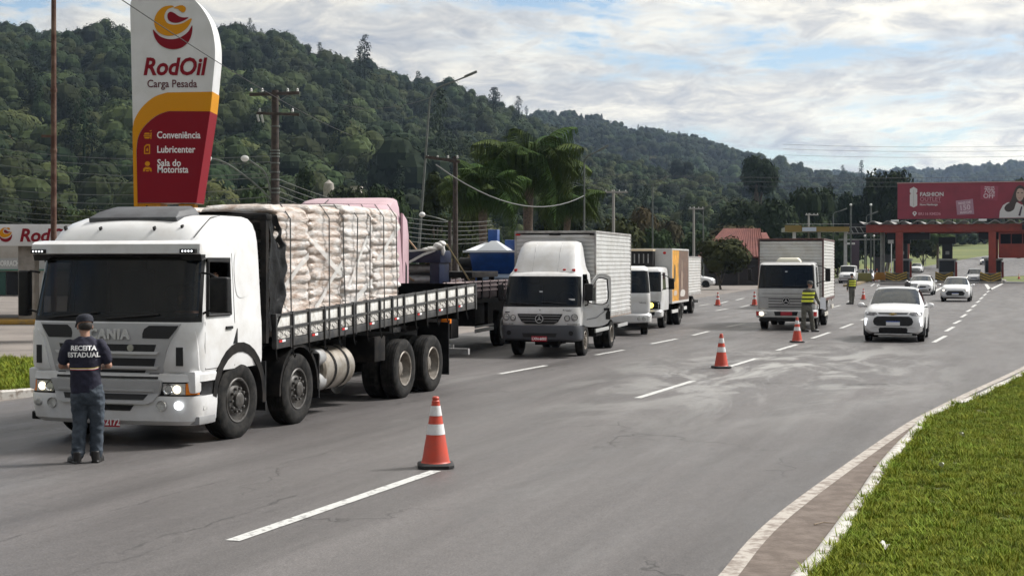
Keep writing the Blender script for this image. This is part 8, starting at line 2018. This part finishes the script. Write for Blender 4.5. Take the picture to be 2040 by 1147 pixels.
# wires
WIRE = mat('black_cable', (.02, .02, .022), .7); WIREG = mat('grey_cable', (.11, .115, .11), .7)
def wire(label, a, b, sag, r=.012, m=WIRE, grp=None, n=14):
    """a, b = (px, py, Y)"""
    A, B = Vector((at(a[0], a[2]), a[2], zat(a[1], a[2]))), Vector((at(b[0], b[2]), b[2], zat(b[1], b[2])))
    o = part('overhead_wire', MB().tube([A.lerp(B, i / n) - Vector((0, 0, sag * 4 * (i / n) * (1 - i / n))) for i in range(n + 1)], r, 5), m); tag(o, label, 'wire', grp or 'overhead wires')
wire('thin wire crossing in front of the totem sign', (205, -25, 30), (700, 270, 78), .25, .012)
wire('thick grey cable sagging across the palms', (868, 328, 66), (1163, 390, 94.5), 1.25, .032, WIREG)
wire('pale wire running from the hill to the leaning street light', (670, 206, 90), (870, 190, 80), .5, .014, WIREG)
for i, (y0, y1) in enumerate(((286, 310), (300, 322), (318, 345), (340, 352), (368, 372), (384, 391), (398, 402), (410, 418), (422, 426), (432, 436))): wire('%s thin wire from the top strung across the trees behind the station' % ORD[i], (-60, y0, 95), (545, y1, 62), .5, .014, WIREG, 'wires behind the station')
for i, (y0, y1) in enumerate(((356, 440), (368, 448), (380, 456), (391, 464), (402, 472), (413, 480))): wire('%s thin wire from the top running above the pink truck to the palms' % ORD[i], (552, y0, 62), (980, y1, 88), .7, .013, WIREG, 'wires above the pink truck')
for i, (y0, y1) in enumerate(((288, 289), (297, 298), (309, 309))): wire('%s long wire crossing the sky above the toll roof' % ('uppermost', 'middle', 'lowest')[i], (1560, y0, 240), (2120, y1, 240), .4, .02, WIRE, 'wires above the toll')
for i, (y0, y1) in enumerate(((343, 350), (352, 358), (362, 366))): wire('%s dark wire stretched across the woods towards the toll' % ('uppermost', 'middle', 'lowest')[i], (1040, y0, 200), (2120, y1, 230), .6, .028, WIRE, 'wires across the woods')
# ---- trees that stand out singly
crowns = {'round': crown_mesh('crown', 101, LEAF_A, 26, 130, 1.0, .82, .085), 'round2': crown_mesh('crown', 102, LEAF_B, 24, 140, 1.0, .9, .085), 'pale': crown_mesh('crown', 103, LEAF_C, 22, 130, 1.0, .8, .085), 'tall': crown_mesh('crown', 104, LEAF_B, 26, 120, .95, .95, .08, shape='tall'), 'flat': crown_mesh('crown', 105, LEAF_B, 26, 120, 1.1, .75, .08, shape='flat'), 'brown': crown_mesh('crown', 106, LEAF_D, 24, 130, 1.0, .8, .085), 'tallA': crown_mesh('crown', 107, LEAF_A, 26, 120, .9, 1.0, .08, shape='tall')}
tr = random.Random(31)
def tree(label, px, Y, top, w_px, kind, base=.3, group=None):
    """tree at pixel column px, distance Y, crown top at row top, crown w_px wide"""
    g0 = gz_(Y); H = zat(top, Y) - g0; rx = w_px / 2 * Y / FPX
    t = thing('tree', label, 'tree', (at(px, Y), Y, g0), 0, group); zb = H * base; cm_ = crowns[kind]
    ext = {'round': 1.95, 'round2': 2.1, 'pale': 1.9, 'brown': 1.9, 'flat': 1.5, 'tall': 3.05, 'tallA': 3.2}[kind]
    o = link('crown', cm_, None, t, (0, 0, zb)); o.scale = (rx, rx, (H - zb) / ext); o.rotation_euler = (0, 0, tr.uniform(0, 6.28))
    k = MB(); k.tube([(0, 0, -.3), (.05 * H * tr.uniform(-1, 1), 0, zb), (.04 * H * tr.uniform(-1, 1), 0, zb + (H - zb) * .5)], [H * .022, H * .016, H * .008], 8)
    for q in range(4): a = tr.uniform(0, 6.28); k.tube([(0, 0, zb * .85), (rx * .3 * math.cos(a), rx * .3 * math.sin(a), zb + (H - zb) * .25), (rx * .55 * math.cos(a), rx * .55 * math.sin(a), zb + (H - zb) * .45)], [H * .011, H * .007, H * .004], 6)
    part('trunk', k, BARK, t, 50); return t
for a in (('large lone rounded tree on the low slope under the far ridge', 1511, 330, 291, 84, 'round2', .45), ('broad leafy tree in front of the red-roofed house', 1437, 128, 456, 112, 'pale', .12), ('dark tall tree clump crown left of the billboard, tallest', 1765, 235, 332, 100, 'flat', .2), ('dark tree directly left of the billboard edge, lower part', 1792, 215, 372, 90, 'round2', .1), ('dark rounded tree left of the tallest one near the billboard', 1700, 240, 356, 80, 'round2', .1), ('leafy tree peeping above the billboard, left one', 1975, 300, 345, 44, 'round', .3), ('leafy tree peeping above the billboard at its right end', 2030, 300, 334, 56, 'round', .3),
          ('brownish tree left of the red roof, half behind the poles', 1462, 200, 428, 120, 'brown', .05), ('reddish-brown tree among the greens, right of the palms', 1282, 190, 386, 84, 'brown', .05), ('dark brown-green tree left of the broad leafy one', 1330, 205, 418, 80, 'brown', .05), ('bushy pale tree right behind the open-door box truck', 1235, 130, 412, 110, 'pale', .02), ('leafy bush behind the refrigerated truck', 1310, 150, 432, 80, 'round', .02), ('dark bush at the left edge of the dirt lot', 1390, 160, 440, 70, 'round2', .02), ('rounded dark tree above the silver truck', 1545, 215, 368, 110, 'round2', .05), ('broad dark tree just left below the lone rounded tree', 1478, 240, 372, 110, 'round', .05), ('spreading dark tree right of the silver truck', 1620, 225, 366, 100, 'flat', .05), ('leafy tree under the yellow canopy', 1600, 205, 420, 100, 'round', .02), ('pale bushy tree between gantry and yellow canopy', 1668, 215, 440, 90, 'round', .02), ('loose green tree seen under the toll roof', 1838, 250, 455, 70, 'pale', .1), ('dark tree seen between gantry and leftmost red pier', 1750, 225, 440, 110, 'round2', .05),
          ('tall leafy tree left of the palms behind the dark pole', 868, 115, 330, 110, 'tallA', .1), ('green tree between the palms and the leaning street light', 935, 125, 345, 90, 'round', .1), ('tall tree right behind the tallest palm', 1120, 140, 350, 110, 'round2', .1), ('pale green tree under the wires right of the rusty pole', 165, 120, 388, 90, 'pale', .05), ('dark tree under the wires at the left edge of the view', 20, 125, 405, 110, 'round2', .05), ('bush right of the totem under its red foot', 470, 130, 380, 90, 'round', .05), ('pale bush between totem and wooden utility pole', 420, 150, 360, 80, 'pale', .05), ('leafy tree left of the wooden utility pole', 505, 170, 330, 80, 'round', .05), ('tall tree right of the wooden utility pole', 610, 180, 320, 100, 'tallA', .1), ('leafy tree above the pink truck', 690, 170, 335, 110, 'round', .05), ('dark leafy tree above the end of the sacks', 770, 150, 330, 110, 'round2', .05), ('small pale bush left of the totem', 235, 140, 400, 80, 'pale', .03), ('dark leafy tree in front of the hill left of the totem', 95, 150, 370, 100, 'round', .05)): tree(*a)
# reddish shrubs behind the pink flatbed
for i, (px, Y, top, w_) in enumerate(((880, 105, 500, 90), (945, 110, 496, 80), (1000, 105, 490, 90))): tree(('russet shrub left, behind the steel frame', 'russet shrub in the middle, behind the steel frame', 'russet shrub behind the blue hopper')[i], px, Y, top, w_, 'brown', .02)
# palms
PLEAF = leaf_mat('palm_leaf', (.034, .058, .016), (.068, .10, .028), .25, 2.0); PTRUNK = mat('palm_trunk', (.15, .115, .085), .9, col2=(.08, .06, .05), nscale=6)
def frond_mesh(seed, L, droop):
    r_ = random.Random(seed); mb = MB(); n = 16; pts_ = []
    for i in range(n + 1):
        t = i / n; pts_.append(Vector((L * (t * .50 + .12 * t * t), 0, L * (1.05 * t - droop * t * t))))
    mb.tube([tuple(p) for p in pts_], [.022 * (1 - .8 * i / n) + .004 for i in range(n + 1)], 4)
    for i in range(2, n + 1):
        for sub in range(3):
            p = pts_[i - 1].lerp(pts_[i], sub / 3); t = (i - 1 + sub / 3) / n
            for sd in (-1, 1):
                l = L * (.26 * math.sin(math.pi * min(1, .15 + t * .85)) + .06) * r_.uniform(.8, 1.2); out = r_.uniform(.25, .6); w_ = .016
                q1 = p + Vector((l * .25, sd * l * out, -l * .25)); q2 = p + Vector((l * .30, sd * l * out * 1.1, -l * r_.uniform(.9, 1.35)))
                mb.add([tuple(p - Vector((w_, 0, 0))), tuple(p + Vector((w_, 0, 0))), tuple(q1 + Vector((w_, 0, 0))), tuple(q1 - Vector((w_, 0, 0))), tuple(q2)], [(0, 1, 2, 3), (3, 2, 4)])
    me = to_mesh('frond', mb, recalc=False); me.materials.append(PLEAF); return me
fronds = [frond_mesh(i, 3.0, d) for i, d in enumerate((.62, .85, 1.05, 1.3, .72, .95))]
def palm(label, px, Y, crown_y, s, n=26, seed=0, lean=0.0):
    r_ = random.Random(seed); t = thing('palm_tree', label, 'palm tree', (at(px, Y), Y, 0)); zc = zat(crown_y, Y)
    prof = [(.0, .22 * s), (.25, .19 * s), (.6, .17 * s), (.85, .20 * s), (1.0, .15 * s)]
    part('trunk', MB().tube([(lean * u * u, 0, zc * u) for u, q in prof], [q for u, q in prof], 12), PTRUNK, t, 50)
    for k in range(7):
        a = k * .9 + seed; part('frond_sheath', MB().tube([(lean + .12 * s * math.cos(a), .12 * s * math.sin(a), zc - .55 * s), (lean + .26 * s * math.cos(a), .26 * s * math.sin(a), zc + .1), (lean + .35 * s * math.cos(a), .35 * s * math.sin(a), zc + .55 * s)], [.07 * s, .06 * s, .03 * s], 6), PTRUNK, t, 50)
    for k in range(n):
        o = link('frond', fronds[k % 6], None, t, (lean, 0, zc)); a = 2.399 * k + seed; up = (k % 5) / 4
        o.rotation_euler = (0, R(-30 + 62 * (1 - up)) * (1 if k % 2 else .75), a); sc = s * r_.uniform(.85, 1.15); o.scale = (sc, sc * 1.2, sc)
palm('tallest palm with drooping fronds behind the open-door box truck', 1052, 97, 352, 1.85, 48, 1); palm('palm left of the tallest one, above the blue hopper', 962, 92, 398, 1.4, 44, 2); palm('short palm half hidden right of the tallest palm', 1124, 102, 418, 1.2, 36, 4, .3); palm('small palm seen under the toll roof', 1868, 245, 478, 1.2, 18, 6)
